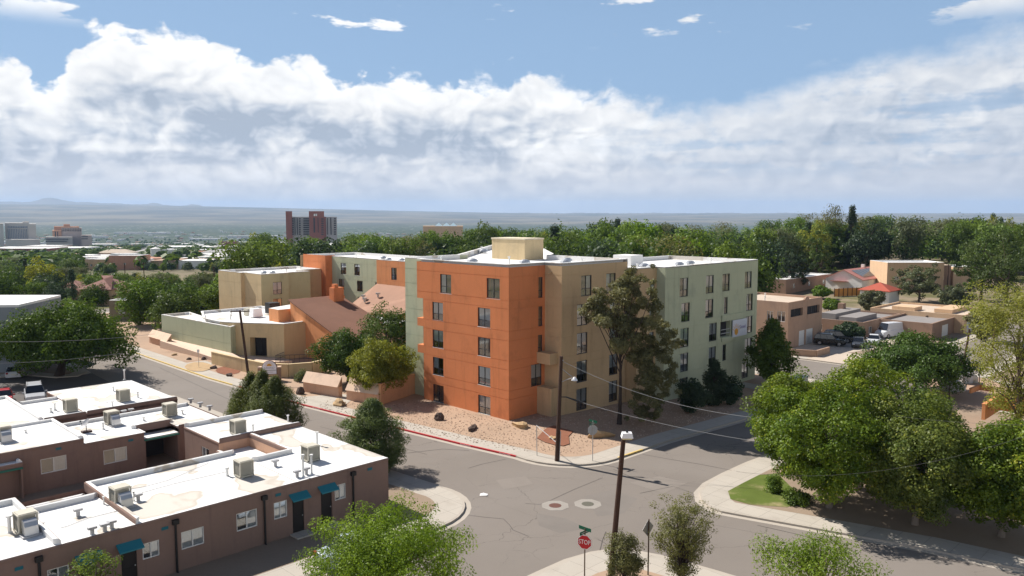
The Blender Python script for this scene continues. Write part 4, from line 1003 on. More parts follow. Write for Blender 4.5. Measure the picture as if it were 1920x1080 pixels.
cool = [((120, 875), ZD, 'd', 'swamp cooler with silver duct at the left end of the nearest roof'), ((555, 750), ZD, 'd', 'swamp cooler with silver duct above the puddle stain on the nearest roof'),
        ((1122, 620), ZD, 'p', 'beige swamp cooler in the middle of the nearest roof by the light well'), ((515, 380), 3.0, 'd', 'swamp cooler with silver duct beside the satellite dish'),
        ((782, 342), 3.0, 'p', 'beige swamp cooler near the street end of the middle roof'), ((568, 275), 3.4, 'p', 'beige swamp cooler in the middle of the back roof'),
        ((325, 322), 3.38, 'p', 'beige swamp cooler at the left of the back roof'), ((15, 455), 3.42, 'd', 'swamp cooler with silver duct at the left edge of the middle roof')]
cool = [(zz1(*q), z, k, l) for q, z, k, l in cool] + [(zz2(497, 548), ZD, 'p', 'beige swamp cooler between two tall pipes on the nearest roof'), (zz2(163, 425), ZD + .05, 'p', 'beige swamp cooler on the rear part of the nearest roof')]
usedc = {'p': False, 'd': False}
for (q, z, k, l) in cool:
    src = CP if k == 'p' else CD
    t = src if not usedc[k] else copy_tree(src); usedc[k] = True
    t.location = rp(*q, z + .01); t.rotation_euler.z = R(45 + (0 if k == 'p' else 2)); tag(t, l, 'cooler', 'swamp coolers on the flat roofs')
# satellite dish
ds = thing('satellite_dish', 'grey satellite dish on the middle row roof', 'dish', rp(*zz1(398, 418), 3.0))
mb = MB(); n = 16; L0 = ds.location; ax = Vector((-.55, -.55, .62)).normalized(); a1 = ax.orthogonal().normalized(); a2 = ax.cross(a1)
cc = L0 + E_Z * .62
vs = [cc]; fs = []
for j, (r, h) in enumerate(((.18, .015), (.34, .06), (.46, .12))):
    vs += [cc + (a1 * math.cos(2 * math.pi * i / n) + a2 * math.sin(2 * math.pi * i / n)) * r + ax * h for i in range(n)]
fs = [(0, 1 + i, 1 + (i + 1) % n) for i in range(n)] + [(1 + j * n + i, 1 + j * n + (i + 1) % n, 1 + (j + 1) * n + (i + 1) % n, 1 + (j + 1) * n + i) for j in range(2) for i in range(n)]
mb.add(vs, fs); mb.build('reflector', M_alum, ds)
mb = MB(); mb.tube([L0, L0 + E_Z * .5, cc], .03, 6); mb.tube([cc - a1 * .4, cc + ax * .5], .015, 5); mb.box(cc + ax * .5, (.1, .1, .1)); mb.build('arm', M_frame, ds)
mb = MB(); mb.box(L0 + E_Z * .06, (.7, .5, .12), 0, UU, VV); mb.build('ballast', M_rust, ds)

# ================================================================= houses around
def wall_box(par, u0, u1, v0, v1, z0, z1, m, wu=(), wv=(), sty='S', roofm=None, ph=.35, back=True, du=(), dv=()):
    """flat roofed box: -v face openings wu [(u,u,z,z)], -u face openings wv"""
    uface(par, 'wall', m, v0, u0, u1, z0, z1 - .06, list(wu) + list(du), depth=.4); vface(par, 'wall', m, u0, v0, v1, z0, z1 - .06, list(wv) + list(dv), depth=.4)
    uwin(par, v0, list(wu), sty, recess=.1); vwin(par, u0, list(wv), sty, recess=.1)
    if back:
        uface(par, 'wall', m, v1, u0, u1, z0, z1 - .06, facing=1); vface(par, 'wall', m, u1, v0, v1, z0, z1 - .06, facing=1)
    roof_slab(par, [(u0, v0), (u1, v0), (u1, v1), (u0, v1)], z1, ph, .28, roofm or M_tanroof, m)
def garage(par, face, c, a, b, z0, z1, m=None):
    mb = MB(); n = 4
    for k in range(n):
        za, zb = z0 + (z1 - z0) * k / n + .012, z0 + (z1 - z0) * (k + 1) / n - .012
        if face == 'v': mb.box(W((a + b) / 2, c + .12, (za + zb) / 2), (b - a - .04, .06, zb - za), 0, UU, VV)
        else: mb.box(W(c + .12, (a + b) / 2, (za + zb) / 2), (.06, b - a - .04, zb - za), 0, UU, VV)
    mb.build('garage_door', m or M_wframe, par)
def vigas(par, pts, n, m=None):
    for p in pts:
        mb = MB(); mb.tube([Vector(p), Vector(p) + Vector(n) * .7], .1, 8); mb.build('roof_beam', m or M_wood, par)

h1 = thing('adobe_house', 'two storey adobe house with balconies and white garage doors', 'house', W(66, 6, -1))
bal = [(63.8, 68.0, 3.5, 5.2), (69.5, 74.0, 3.4, 5.2)]; gd = [(66.9, 68.95, -.98, 1.55), (69.4, 71.95, -.98, 1.55)]
wall_box(h1, 63, 75, 2.5, 14, -1.2, 6.35, M_adobe, [], [(5.0, 6.0, 3.2, 4.8), (3.0, 4.3, 3.3, 4.9)], du=bal + gd)
for a, b, c, e in gd: garage(h1, 'v', 2.5, a, b, c, e)
for a, b, c, e in bal:
    MB().uvbox(a, b, 2.46, 2.62, c, c + .5).build('balcony_rail', M_adobe, h1)
    for q in (.33, .66): MB().uvbox(a + (b - a) * q - .05, a + (b - a) * q + .05, 2.52, 2.62, c + .5, e).build('balcony_post', M_frame, h1)
mb = MB(); c = W(69.0, 2.35, 6.2); slab(mb, arch(.8, .1, .55), c, UU, VV, -.02, .25); mb.build('parapet_crest', M_adobe, h1)
roof_bits(h1, [(66, 8, 'p'), (70, 10, 'p')], 6.0)
h2 = thing('adobe_house', 'low dark brown adobe house with several grey roof levels behind the parked cars', 'house', W(86, 2, -1))
wall_box(h2, 81, 98, -2, 8, -1.2, 1.95, M_adobe3, [(83.2, 84.6, -.1, 1.0), (89, 90.2, -.1, 1.0)], [(1.0, 2.2, -.1, 1.0), (5, 6, -.1, 1.0)], roofm=M_greyroof)
wall_box(h2, 88, 101, -10.4, -2.02, -1.2, 1.9, M_adobe3, [], [(-5, -3.6, -.2, .9)], roofm=M_greyroof, du=[(93, 96.5, -.98, 1.1)])
garage(h2, 'v', -10.4, 93, 96.5, -.98, 1.1)
for a, b, v0, v1, z in ((83, 92, 0, 3, 2.35), (84, 95, 4, 6.5, 2.6)): MB().uvbox(a, b, v0, v1, 1.6, z).build('roof_step', M_greyroof, h2)
mb = MB(); mb.uvbox(92, 93.2, 6, 7, 1.6, 3.6); mb.build('chimney', M_adobe3, h2)
h3 = thing('adobe_house', 'long light tan adobe house with projecting roof beams and pale garage door', 'house', W(104, -5, -1))
wall_box(h3, 99.5, 114, -12, 4, -1.2, 2.4, M_adobe2, [], [(-4, -2.8, -.1, 1.0), (1, 2.2, -.1, 1.0)], roofm=M_tanroof, du=[(101, 106.5, -.98, 1.3)])
garage(h3, 'v', -12, 101, 106.5, -.98, 1.3, plain('garage_grey', (.55, .56, .6)))
vigas(h3, [W(99.5, v, 1.7) for v in (-10, -6, -1.5, 2.5)], NU)
for a, b, v0, v1 in ((103, 112, -9, -6), (102, 106, -3, 1)): MB().uvbox(a, b, v0, v1, 2.1, 2.75).build('roof_step', M_adobe2, h3)
def gable(par, o, ex, ey, L, Wd, zw, rise, mw, mr, over=.35):
    o = Vector(o); p = [o, o + ex * L, o + ex * L + ey * Wd, o + ey * Wd]
    mb = MB(); up_ = E_Z * zw
    for i in range(4): mb.quad(p[i] - E_Z * .5, p[(i + 1) % 4] - E_Z * .5, p[(i + 1) % 4] + up_, p[i] + up_)
    r0, r1 = o + ey * Wd / 2 + E_Z * (zw + rise), o + ex * L + ey * Wd / 2 + E_Z * (zw + rise)
    mb.add([p[0] + up_, p[3] + up_, r0], [(0, 1, 2)]); mb.add([p[1] + up_, p[2] + up_, r1], [(0, 1, 2)]); mb.build('wall', mw, par)
    rf = MB(); s = rise / (Wd / 2)
    for a, sg_ in ((p[0], -1), (p[3], 1)):
        e0 = a + up_ + ey * sg_ * over - E_Z * s * over - ex * over; e1 = a + ex * L + up_ + ey * sg_ * over - E_Z * s * over + ex * over
        rf.quad(e0 + E_Z * .05, e1 + E_Z * .05, r1 + ex * over + E_Z * .05, r0 - ex * over + E_Z * .05); rf.quad(e0 + E_Z * .05, e1 + E_Z * .05, e1 - E_Z * .12, e0 - E_Z * .12)
        rf.quad(e0 + E_Z * .05, r0 - ex * over + E_Z * .05, r0 - ex * over - E_Z * .12, e0 - E_Z * .12)
    rf.build('roof', mr, par)
h4p = GP(1616, 546)
h4 = thing('white_house', 'white gabled house with faded red roof and solar panels', 'house', h4p)
gable(h4, h4p, UU, VV, 17, 9.5, 3.0, 2.3, M_white, M_pinkroof)
mb = MB(); sl = Vector((0, 0, 2.3)) / 4.75 + VV
for k in range(6):
    a = h4p + UU * (2.5 + k * 2.1) + VV * .7 + E_Z * (3.0 + 2.3 * .7 / 4.75 + .14)
    MB().quad(a, a + UU * 1.95, a + UU * 1.95 + sl * 3.2, a + sl * 3.2).build('solar_panel', plain('solar_glass', (.02, .03, .06), .15), h4)
MB().box(h4p + UU * -1.0 + VV * 5.5 + E_Z * 2.3, (2.4, 4.0, .15), 0, (UU * .9 + E_Z * -.1).normalized(), VV).build('porch_roof', M_pinkroof, h4)
MB().box(h4p + UU * 13 + VV * 5 + E_Z * 5.5, (.8, .8, 1.2), 0, UU, VV).build('chimney', M_white, h4)
w2p = GP(1666, 570)
hw = thing('white_house', 'small white building with bright red hip roof', 'house', w2p)
mb = MB(); q = [w2p, w2p + UU * 6.5, w2p + UU * 6.5 + VV * 6.5, w2p + VV * 6.5]
for i in range(4): mb.quad(q[i] - E_Z * .4, q[(i + 1) % 4] - E_Z * .4, q[(i + 1) % 4] + E_Z * 2.9, q[i] + E_Z * 2.9)
mb.build('wall', M_white, hw)
mb = MB(); cq = sum(q, Vector()) / 4; e = [c + (c - cq).normalized() * .6 + E_Z * 2.9 for c in q]; ap = cq + E_Z * 4.6
mb.add(e + [ap], [(0, 1, 4), (1, 2, 4), (2, 3, 4), (3, 0, 4)]); mb.add(e + [c - E_Z * .15 for c in e], [(0, 1, 5, 4), (1, 2, 6, 5), (2, 3, 7, 6), (3, 0, 4, 7)]); mb.build('roof', M_redroof, hw)

def far_house(name, label, pxl, pxr, by, ty, m, roofm=None, axis='u', dep=9, wins=2, hip=0, group=None, cat='house'):
    a = GP(pxl if axis != 'v' else pxr, by); ax = {'u': UU, 'v': VV, 'x': Vector((1, 0, 0))}[axis]
    tgt = pxr if axis != 'v' else pxl
    k = (tgt - 960) / FOC; L = (k * a.y - a.x) / (ax.x - k * ax.y); L = max(3.0, min(60, L))
    back = {'u': VV, 'v': UU, 'x': Vector((0, 1, 0))}[axis]; n = -back
    h = HZ((pxl + pxr) / 2, ty, a) - a.z; h = max(2.4, h)
    t = thing(name, label, cat, a, group=group)
    ws = [(L * (i + .5) / wins - .6, L * (i + .5) / wins + .6, a.z + h * .35, a.z + min(h * .35 + 1.1, h - .4)) for i in range(wins)] if wins else []
    mb = MB(); relief(mb, a, ax, n, L, a.z - 1, a.z + h - .05, ws, depth=.4); mb.build('wall', [m, M_dark], t)
    for s0, s1, z0, z1 in ws: window(t, a, ax, n, s0, s1, z0, z1, 'S', rng.choice([None, 0, 1]), recess=.1)
    mb = MB(); q = [a, a + ax * L, a + ax * L + back * dep, a + back * dep]
    for i in (1, 2, 3): mb.quad(q[i] - E_Z, q[(i + 1) % 4] - E_Z, q[(i + 1) % 4] + E_Z * (h - .05), q[i] + E_Z * (h - .05))
    mb.build('wall', m, t)
    mb = MB()
    if hip:
        cq = sum(q, Vector()) / 4; e = [c + (c - cq).normalized() * .7 + E_Z * (h - .05) for c in q]
        r0, r1 = (q[0] + q[3]) / 2 + ax * dep * .45 + E_Z * (h + hip), (q[1] + q[2]) / 2 - ax * dep * .45 + E_Z * (h + hip)
        mb.add(e + [r0, r1], [(0, 1, 5, 4), (1, 2, 5), (2, 3, 4, 5), (3, 0, 4)]); mb.add(e + [c - E_Z * .2 for c in e], [(0, 1, 5, 4), (1, 2, 6, 5), (2, 3, 7, 6), (3, 0, 4, 7)])
    else:
        inq = [c + (sum(q, Vector()) / 4 - c).normalized() * .4 for c in q]
        mb.add([c + E_Z * (h - .35) for c in inq], [(0, 1, 2, 3)])
        for i in range(4):
            j = (i + 1) % 4; mb.quad(q[i] + E_Z * h, q[j] + E_Z * h, inq[j] + E_Z * h, inq[i] + E_Z * h); mb.quad(inq[i] + E_Z * h, inq[j] + E_Z * h, inq[j] + E_Z * (h - .35), inq[i] + E_Z * (h - .35))
            mb.quad(q[i] + E_Z * h, q[j] + E_Z * h, q[j] + E_Z * (h - .06), q[i] + E_Z * (h - .06))
    mb.build('roof', roofm or M_roof, t); return t
M_pink = stucco('salmon_stucco', (.50, .27, .19)); M_greyhip = mat('grey_shingle', (.38, .37, .36), .9, .1, .4, 6, .3); M_maroon = mat('maroon_roof', (.26, .13, .105), .9, .12, .3, 4, .2)
M_brick = mat('red_brick', (.27, .10, .075), .9, .1, .3, 4, .2)
far_house('adobe_house', 'low brown stucco house with pale flat roof before the wooden fence', 1473, 1560, 552, 524, M_adobe3, M_roofg, 'u', 9, 3)
far_house('adobe_house', 'two storey tan house half hidden by a grey green tree', 1662, 1772, 545, 492, M_adobe2, M_roofg, 'x', 10, 3)
far_house('adobe_house', 'dark tan annex with balcony next to the two storey tan house', 1748, 1785, 540, 497, M_adobe3, M_tanroof, 'x', 8, 1)
far_house('adobe_house', 'low cream house left of the big dark trees', 1786, 1832, 538, 500, M_adobe2, M_roofg, 'x', 8, 0)
far_house('adobe_house', 'shaded brown house behind the sage wing', 1423, 1475, 528, 497, M_adobe3, M_tanroof, 'x', 9, 1)
far_house('flat_house', 'white roofed house with small mast in the trees behind the tan roof', 1052, 1092, 486, 466, M_adobe3, M_roofg, 'x', 10, 1)
far_house('flat_house', 'ochre house peeping out behind the white roof with mast', 1088, 1124, 474, 454, M_adobe2, M_roofg, 'x', 8, 1)
far_house('flat_house', 'brown cottage seen through trees above the sage strip', 792, 822, 482, 466, M_adobe, M_greyhip, 'x', 8, 2)
far_house('flat_house', 'long low house under trees above the rear wing', 690, 745, 478, 462, M_adobe2, M_roofg, 'x', 9, 3)
# left side
far_house('bungalow', 'bungalow with maroon roof behind the big street tree', 78, 150, 568, 546, M_adobe, M_maroon, 'x', 11, 2, 2.2)
far_house('bungalow', 'grey gabled end next to the maroon roof', 150, 205, 572, 542, M_adobe2, M_maroon, 'x', 11, 1, 2.6)
far_house('shop_building', 'olive flat building with pale roof behind the street tree', 206, 290, 602, 563, stucco('dark_olive', (.20, .18, .13)), M_roofg, 'x', 13, 2, cat='building')
far_house('shop_building', 'white roofed building just left of the sage hall', 354, 412, 598, 566, M_grey, M_roof, 'x', 14, 2, cat='building')
far_house('flat_house', 'salmon stucco house with two flat levels far left', 205, 262, 506, 479, M_pink, M_roofg, 'x', 12, 3)
far_house('flat_house', 'tan flat house beside the salmon one', 160, 204, 506, 486, M_adobe2, M_roofg, 'x', 12, 2)
far_house('bungalow', 'bungalow with pinkish hip roof among far trees', 183, 243, 486, 474, M_adobe, M_tanroof, 'x', 14, 2, 2.6)
far_house('bungalow', 'long grey roofed bungalow left of the white tank', 252, 290, 484, 472, M_white, M_greyhip, 'x', 14, 2, 2.2)
far_house('flat_house', 'white flat house right of the white tank', 304, 340, 482, 468, M_white, M_roof, 'x', 14, 2)
far_house('flat_house', 'bright white low roofs below the white tank', 318, 366, 502, 490, M_white, M_roof, 'x', 16, 2)
far_house('bungalow', 'bungalow with pale grey hip roof in the middle distance', 376, 442, 484, 474, M_brick, M_greyhip, 'x', 15, 3, 2.6)
far_house('flat_house', 'second pale roof just behind the grey hip roof', 394, 438, 472, 463, M_white, M_greyhip, 'x', 15, 0, 1.6)
far_house('flat_house', 'dark red brick shed right of the pale hip roof', 414, 442, 463, 452, M_brick, M_roofg, 'x', 14, 0)
far_house('flat_house', 'house with brown fascia under trees left of the rear wing', 505, 545, 482, 466, M_adobe, M_greyhip, 'x', 12, 1)
far_house('flat_house', 'small tan house in front of the brick tower trees', 552, 600, 470, 458, M_adobe2, M_roofg, 'x', 12, 1)
far_house('warehouse', 'long brown warehouse with white roof at the far left edge', -10, 98, 478, 466, M_brick, M_roof, 'x', 40, 0, cat='building')
far_house('warehouse', 'pale long warehouse behind the brown one', 40, 130, 468, 461, M_adobe, M_roof, 'x', 40, 0, cat='building')
gb = GP(42, 700)
gr = thing('grey_building', 'tall blue grey building cut by the left picture edge', 'building', gb)
mb = MB(); q = [gb, gb + Vector((-14, -1.2, 0)), gb + Vector((-14, 12, 0)), gb + Vector((-1.5, 12, 0))]
hgt = HZ(36, 576, gb)
mb.prism([(p.x, p.y) for p in q], -.2, hgt, 0, False); mb.build('wall', M_grey, gr)
MB().prism([(p.x, p.y) for p in q], hgt, hgt + .3, 0).build('roof', M_roofg, gr)
tk = GP(292, 486); tank = thing('water_tank', 'tall white cylindrical tank among far houses', 'tank', tk)
r_ = 8.5 * tk.y / FOC; zt_ = HZ(292, 466, tk)
mb = MB(); n = 20; mb.prism([(tk.x + r_ * math.cos(2 * math.pi * i / n), tk.y + r_ * math.sin(2 * math.pi * i / n)) for i in range(n)], tk.z - 2, zt_, 0, False); mb.build('shell', M_white, tank)
mb = MB(); vs = [(tk.x + r_ * 1.03 * math.cos(2 * math.pi * i / n), tk.y + r_ * 1.03 * math.sin(2 * math.pi * i / n), zt_) for i in range(n)] + [(tk.x, tk.y, zt_ + r_ * .3)]
mb.add(vs, [(i, (i + 1) % n, n) for i in range(n)]); mb.build('roof', M_white, tank)

# ------------------------------------------------ high rises far away
def at(px, py, d): r_ = ray(px, py); t = d / r_[1]; return Vector((0, 0, CAMH)) + Vector(r_) * t
def slab_px(par, name, m, pxl, pxr, yt, d, dep, zb=None, yb=None):
    a, b = at(pxl, yt, d), at(pxr, yt, d); zb = gz(a.x, a.y) - 6 if zb is None else zb
    if yb is not None: zb = at(pxl, yb, d).z
    mb = MB(); mb.prism([(a.x, d), (b.x, d), (b.x + dep * (b.x / d), d + dep), (a.x + dep * (a.x / d), d + dep)], zb, a.z, 0); return mb.build(name, m, par)
def strips(par, name, m, rects, d, off=.35, dep=.6):
    cache = {}
    for (x0, x1, y0, y1) in rects:
        a, b = at(x0, y0, d), at(x1, y1, d); key = (round(b.x - a.x, 1), round(a.z - b.z, 1))
        if key not in cache: cache[key] = MB().box((0, 0, 0), (b.x - a.x, dep, a.z - b.z)).mesh(name, [m])
        obj(name, cache[key], par, Vector(((a.x + b.x) / 2, d - off, (a.z + b.z) / 2)) - origin(par))
bt = thing('apartment_tower', 'far brick and concrete apartment tower above the trees', 'building', at(585, 430, 1000))
M_conc2 = mat('tower_concrete', (.42, .40, .39), .9, .06, .05, .5, 0); M_towerd = plain('tower_dark', (.03, .03, .035), .6)
slab_px(bt, 'brick_fin', M_brick, 535.5, 547.5, 396, 1000, 22); slab_px(bt, 'wall', M_conc2, 547.5, 579, 406.5, 1003, 18); slab_px(bt, 'brick_core', M_brick, 579, 607.5, 396, 1000, 24)
slab_px(bt, 'brick_core', M_brick, 607.5, 611, 406.5, 1002, 18); slab_px(bt, 'wall', M_conc2, 611, 631.5, 406.5, 1003, 18)
wr = []
for f in range(8):
    y = 409 + f * 4.1
    wr += [(569.5, 580, y, y + 2.3), (548.5, 551, y, y + 2.6), (561.5, 564, y, y + 2.6), (626.5, 630.5, y, y + 2.5), (603, 607, y + .5, y + 2.6)]
strips(bt, 'balcony_opening', M_towerd, wr, 1000, 1.2, 1.6)
strips(bt, 'window_column', M_towerd, [(552.5, 554.2, 408, 440), (557, 559, 408, 440), (588, 591, 408, 436), (596, 597.5, 408, 436), (613.5, 615.5, 409, 440), (619.5, 622, 408, 440)], 1000, .8, 1.2)
strips(bt, 'roof_window', M_wframe, [(588.5, 591, 401, 405), (592, 594.5, 401, 405)], 1000, .3)
dt = thing('office_block', 'pale far downtown block with tall window bays at the left edge', 'building', at(34, 455, 1600))
M_hot = mat('pale_concrete', (.50, .47, .43), .9, .05, .04, .4, 0); M_hotw = plain('blue_window', (.12, .17, .25), .3)
slab_px(dt, 'wall', M_hot, 9, 53, 418, 1600, 60); slab_px(dt, 'wall', M_hot, 53, 67, 420, 1590, 60); slab_px(dt, 'wall', M_hot, -12, 5.5, 419, 1585, 50); slab_px(dt, 'podium', M_hot, 10, 75, 449, 1560, 40); slab_px(dt, 'penthouse', M_hot, 42, 54, 415.5, 1620, 20)
strips(dt, 'window_bay', M_hotw, [(15 + k * 3.15, 16.7 + k * 3.15, 429, 448) for k in range(12)], 1600, .6, 1.0)
strips(dt, 'window', M_hotw, [(15 + k * 3.15, 16.7 + k * 3.15, 424.5, 427) for k in range(12)], 1600, .6, 1.0)
d2 = thing('hotel_tower', 'far tan and pink hotel with terracotta roof', 'building', at(125, 450, 1500))
M_hot2 = mat('pink_concrete', (.47, .38, .34), .9, .05, .04, .4, 0); M_terra = mat('terracotta', (.50, .27, .16), .9, .05, .04, .4, 0)
slab_px(d2, 'wall', M_hot2, 115, 153, 427.5, 1500, 40); slab_px(d2, 'wall', M_terra, 98, 115, 432, 1498, 40); slab_px(d2, 'roof', M_terra, 101, 148, 424.5, 1512, 30); slab_px(d2, 'penthouse', M_terra, 119, 131, 420.5, 1520, 16)
slab_px(d2, 'podium', mat('podium_stone', (.40, .37, .34), .9, .05, .04, .4, 0), 86, 136, 444.5, 1470, 30)
strips(d2, 'window', M_towerd, [(116 + k * 3.1, 117.9 + k * 3.1, y, y + 1.5) for y in (428.6, 432) for k in range(12)], 1500, .5, 1.0)
strips(d2, 'window_band', M_towerd, [(86, 128, 447.5, 449.3), (86, 126, 451.5, 453.2), (103, 105.5, 434, 444), (107.5, 109.5, 434, 444)], 1468, .5, 1.0)
d3 = thing('office_block', 'low pale parking block right of the far hotel', 'building', at(160, 450, 1480)); slab_px(d3, 'wall', M_hot2, 152, 172, 441, 1480, 30); strips(d3, 'deck_opening', M_towerd, [(153, 165, y, y + 1.6) for y in (443, 447)], 1480, .5, 1.0)
py_ = thing('museum_building', 'tan hall with three blue glass pyramids beyond the trees', 'building', at(835, 430, 900))
slab_px(py_, 'wall', M_adobe2, 793, 868, 424, 900, 30)
for k, x in enumerate((822, 836.5, 849.5)):
    b = at(x, 424.3, 905); s = 7 * 905 / FOC; ap = at(x, 417.5, 909)
    mb = MB(); q = [b + Vector((-s, 0, 0)), b + Vector((s, 0, 0)), b + Vector((s, 2 * s, 0)), b + Vector((-s, 2 * s, 0))]; ap = Vector((b.x, b.y + s, ap.z))
    mb.add(q + [ap], [(0, 1, 4), (1, 2, 4), (2, 3, 4), (3, 0, 4)]); mb.build('pyramid_skylight', plain('pyramid_glass', (.50, .68, .76), .4), py_)

# wooden fence, brown boundary wall
fa, fb = GP(1564, 556), GP(1622, 553); fc = thing('wooden_fence', 'new orange wood fence in front of the white house', 'fence', fa)
npn = 7; dirf = (fb - fa) / npn
for k in range(npn):
    a = fa + dirf * k; L = dirf.length; d = dirf.normalized(); nn = Vector((d.y, -d.x, 0)); mb = MB()
    for j in range(14): mb.box(a + d * L * (j + .5) / 14 + nn * (.012 * (j % 2)) + E_Z * .95, (L / 14 * .94, .03, 1.9), 0, d, nn)
    mb.build('fence_panel', mat('new_cedar', (.56, .27, .075), .85, .12, .8, 6, .1), fc)
    MB().box(a + nn * .05 + E_Z * 1.0, (.14, .14, 2.1), 0, d, nn).build('post', M_wood, fc)
bw = thing('boundary_wall', 'low brown wall along the driveway of the two storey house', 'wall', W(58.5, 4, -1))
for (a, b) in (((58.3, 6.5), (58.3, -.6)), ((58.3, -.6), (59.6, -3.6)), ((59.6, -3.6), (64, -3.6))):
    p, q = W(*a, -.9), W(*b, -.9); d = (q - p).normalized(); MB().box((p + q) / 2 + E_Z * .5, ((q - p).length, .25, 1.0), 0, d, Vector((-d.y, d.x, 0))).build('wall_run', M_adobe, bw)
sheet('driveway', [(57.05, -3.2), (66, -4.2), (66.6, -10.5), (57.05, -8.5)], .16, mat('pale_driveway', (.50, .42, .34), .9, .07, .3, 5, .1), label='pale concrete driveway mouth')
sheet('driveway', [(63.2, 2.3), (88, 2.3), (88, -10.6), (60.5, -4.2)], .165, mat('pale_driveway', (.5, .42, .34)), label='pale concrete driveway before the garages')

# ================================================================= trees
def leaf_mat(name, dark, light, trans=0.35, yellow=None, yf=0.0):
    m = bpy.data.materials.new(name); m.use_nodes = True; t = m.node_tree; t.nodes.clear()
    at_ = t.nodes.new('ShaderNodeAttribute'); at_.attribute_name = 'tint'
    f = X(t, at_.outputs['Fac'])
    c = mixc(t, f, dark, light)
    oi = t.nodes.new('ShaderNodeObjectInfo'); rnd = X(t, oi.outputs['Random'])
    hs = t.nodes.new('ShaderNodeHueSaturation'); t.links.new(c, hs.inputs['Color'])
    t.links.new((rnd * 0.024 + 0.488).s, hs.inputs['Hue']); t.links.new(((rnd * 7.13)._m('FRACT') * 0.34 + 0.84).s, hs.inputs['Value']); t.links.new(((rnd * 3.7)._m('FRACT') * 0.2 + 0.92).s, hs.inputs['Saturation'])
    c = hs.outputs[0]
    if yellow: c = mixc(t, f.smooth(0.80, 0.99) * yf, c, yellow)
    d = t.nodes.new('ShaderNodeBsdfDiffuse'); tr = t.nodes.new('ShaderNodeBsdfTranslucent'); t.links.new(c, d.inputs[0])
    tc_ = mixc(t, 0.5, c, (light[0] * 1.25, light[1] * 1.25, light[2] * .55)); t.links.new(tc_, tr.inputs[0])
    g = t.nodes.new('ShaderNodeBsdfGlossy'); g.inputs['Roughness'].default_value = .45; g.inputs[0].default_value = (1, 1, 1, 1)
    a = t.nodes.new('ShaderNodeMixShader'); a.inputs[0].default_value = trans; t.links.new(d.outputs[0], a.inputs[1]); t.links.new(tr.outputs[0], a.inputs[2])
    b = t.nodes.new('ShaderNodeMixShader'); b.inputs[0].default_value = .012; t.links.new(a.outputs[0], b.inputs[1]); t.links.new(g.outputs[0], b.inputs[2])
    o = t.nodes.new('ShaderNodeOutputMaterial'); t.links.new(b.outputs[0], o.inputs[0]); return m
L_dark = leaf_mat('leaf_dark_green', (.032, .062, .015), (.110, .165, .030), .28)
L_mid = leaf_mat('leaf_green', (.050, .092, .019), (.155, .225, .040), .30)
L_maple = leaf_mat('leaf_maple', (.040, .080, .015), (.205, .265, .036), .30, (.38, .34, .03), .6)
L_bright = leaf_mat('leaf_bright_green', (.068, .124, .020), (.200, .285, .045), .36)
L_yel = leaf_mat('leaf_yellow_green', (.14, .155, .028), (.32, .32, .055), .40)
L_grey = leaf_mat('leaf_grey_green', (.085, .105, .055), (.175, .190, .090), .3)
L_pine = leaf_mat('needle_olive', (.090, .096, .044), (.265, .240, .110), .25)
L_jun = leaf_mat('juniper_green', (.050, .074, .018), (.150, .175, .036), .3)
L_pinon = leaf_mat('pinon_green', (.055, .095, .030), (.165, .215, .060), .3)
L_shrub = leaf_mat('leaf_olive_sparse', (.090, .095, .035), (.210, .205, .080), .3)
L_blue = leaf_mat('leaf_blue_dark', (.026, .050, .028), (.070, .105, .048), .25)

def leaves_mesh(name, P_, N_, size, asp, tint, m, rs, jit=.35):
    n = len(P_); s = size * (1 - jit + 2 * jit * rs.random(n))
    N_ = N_ / np.maximum(np.linalg.norm(N_, axis=1, keepdims=True), 1e-6)
    r = rs.normal(size=(n, 3)); a = np.cross(N_, r); a /= np.maximum(np.linalg.norm(a, axis=1, keepdims=True), 1e-6); b = np.cross(N_, a)
    a *= (s * .5)[:, None]; b *= (s * .5 * asp)[:, None]
    V = np.stack([P_ - a, P_ - b + a * .15, P_ + a, P_ + b + a * .15], 1).reshape(-1, 3).astype(np.float32)
    me = bpy.data.meshes.new(name); me.vertices.add(4 * n); me.vertices.foreach_set('co', V.ravel())
    me.loops.add(4 * n); me.loops.foreach_set('vertex_index', np.arange(4 * n, dtype=np.int32))
    me.polygons.add(n); me.polygons.foreach_set('loop_start', np.arange(0, 4 * n, 4, dtype=np.int32))
    at_ = me.attributes.new('tint', 'FLOAT', 'POINT'); at_.data.foreach_set('value', np.repeat(np.clip(tint, 0, 1), 4).astype(np.float32))
    me.materials.append(m); me.update(calc_edges=True); return me
def rdir(rs, n):
    v = rs.normal(size=(n, 3)); return v / np.linalg.norm(v, axis=1, keepdims=True)
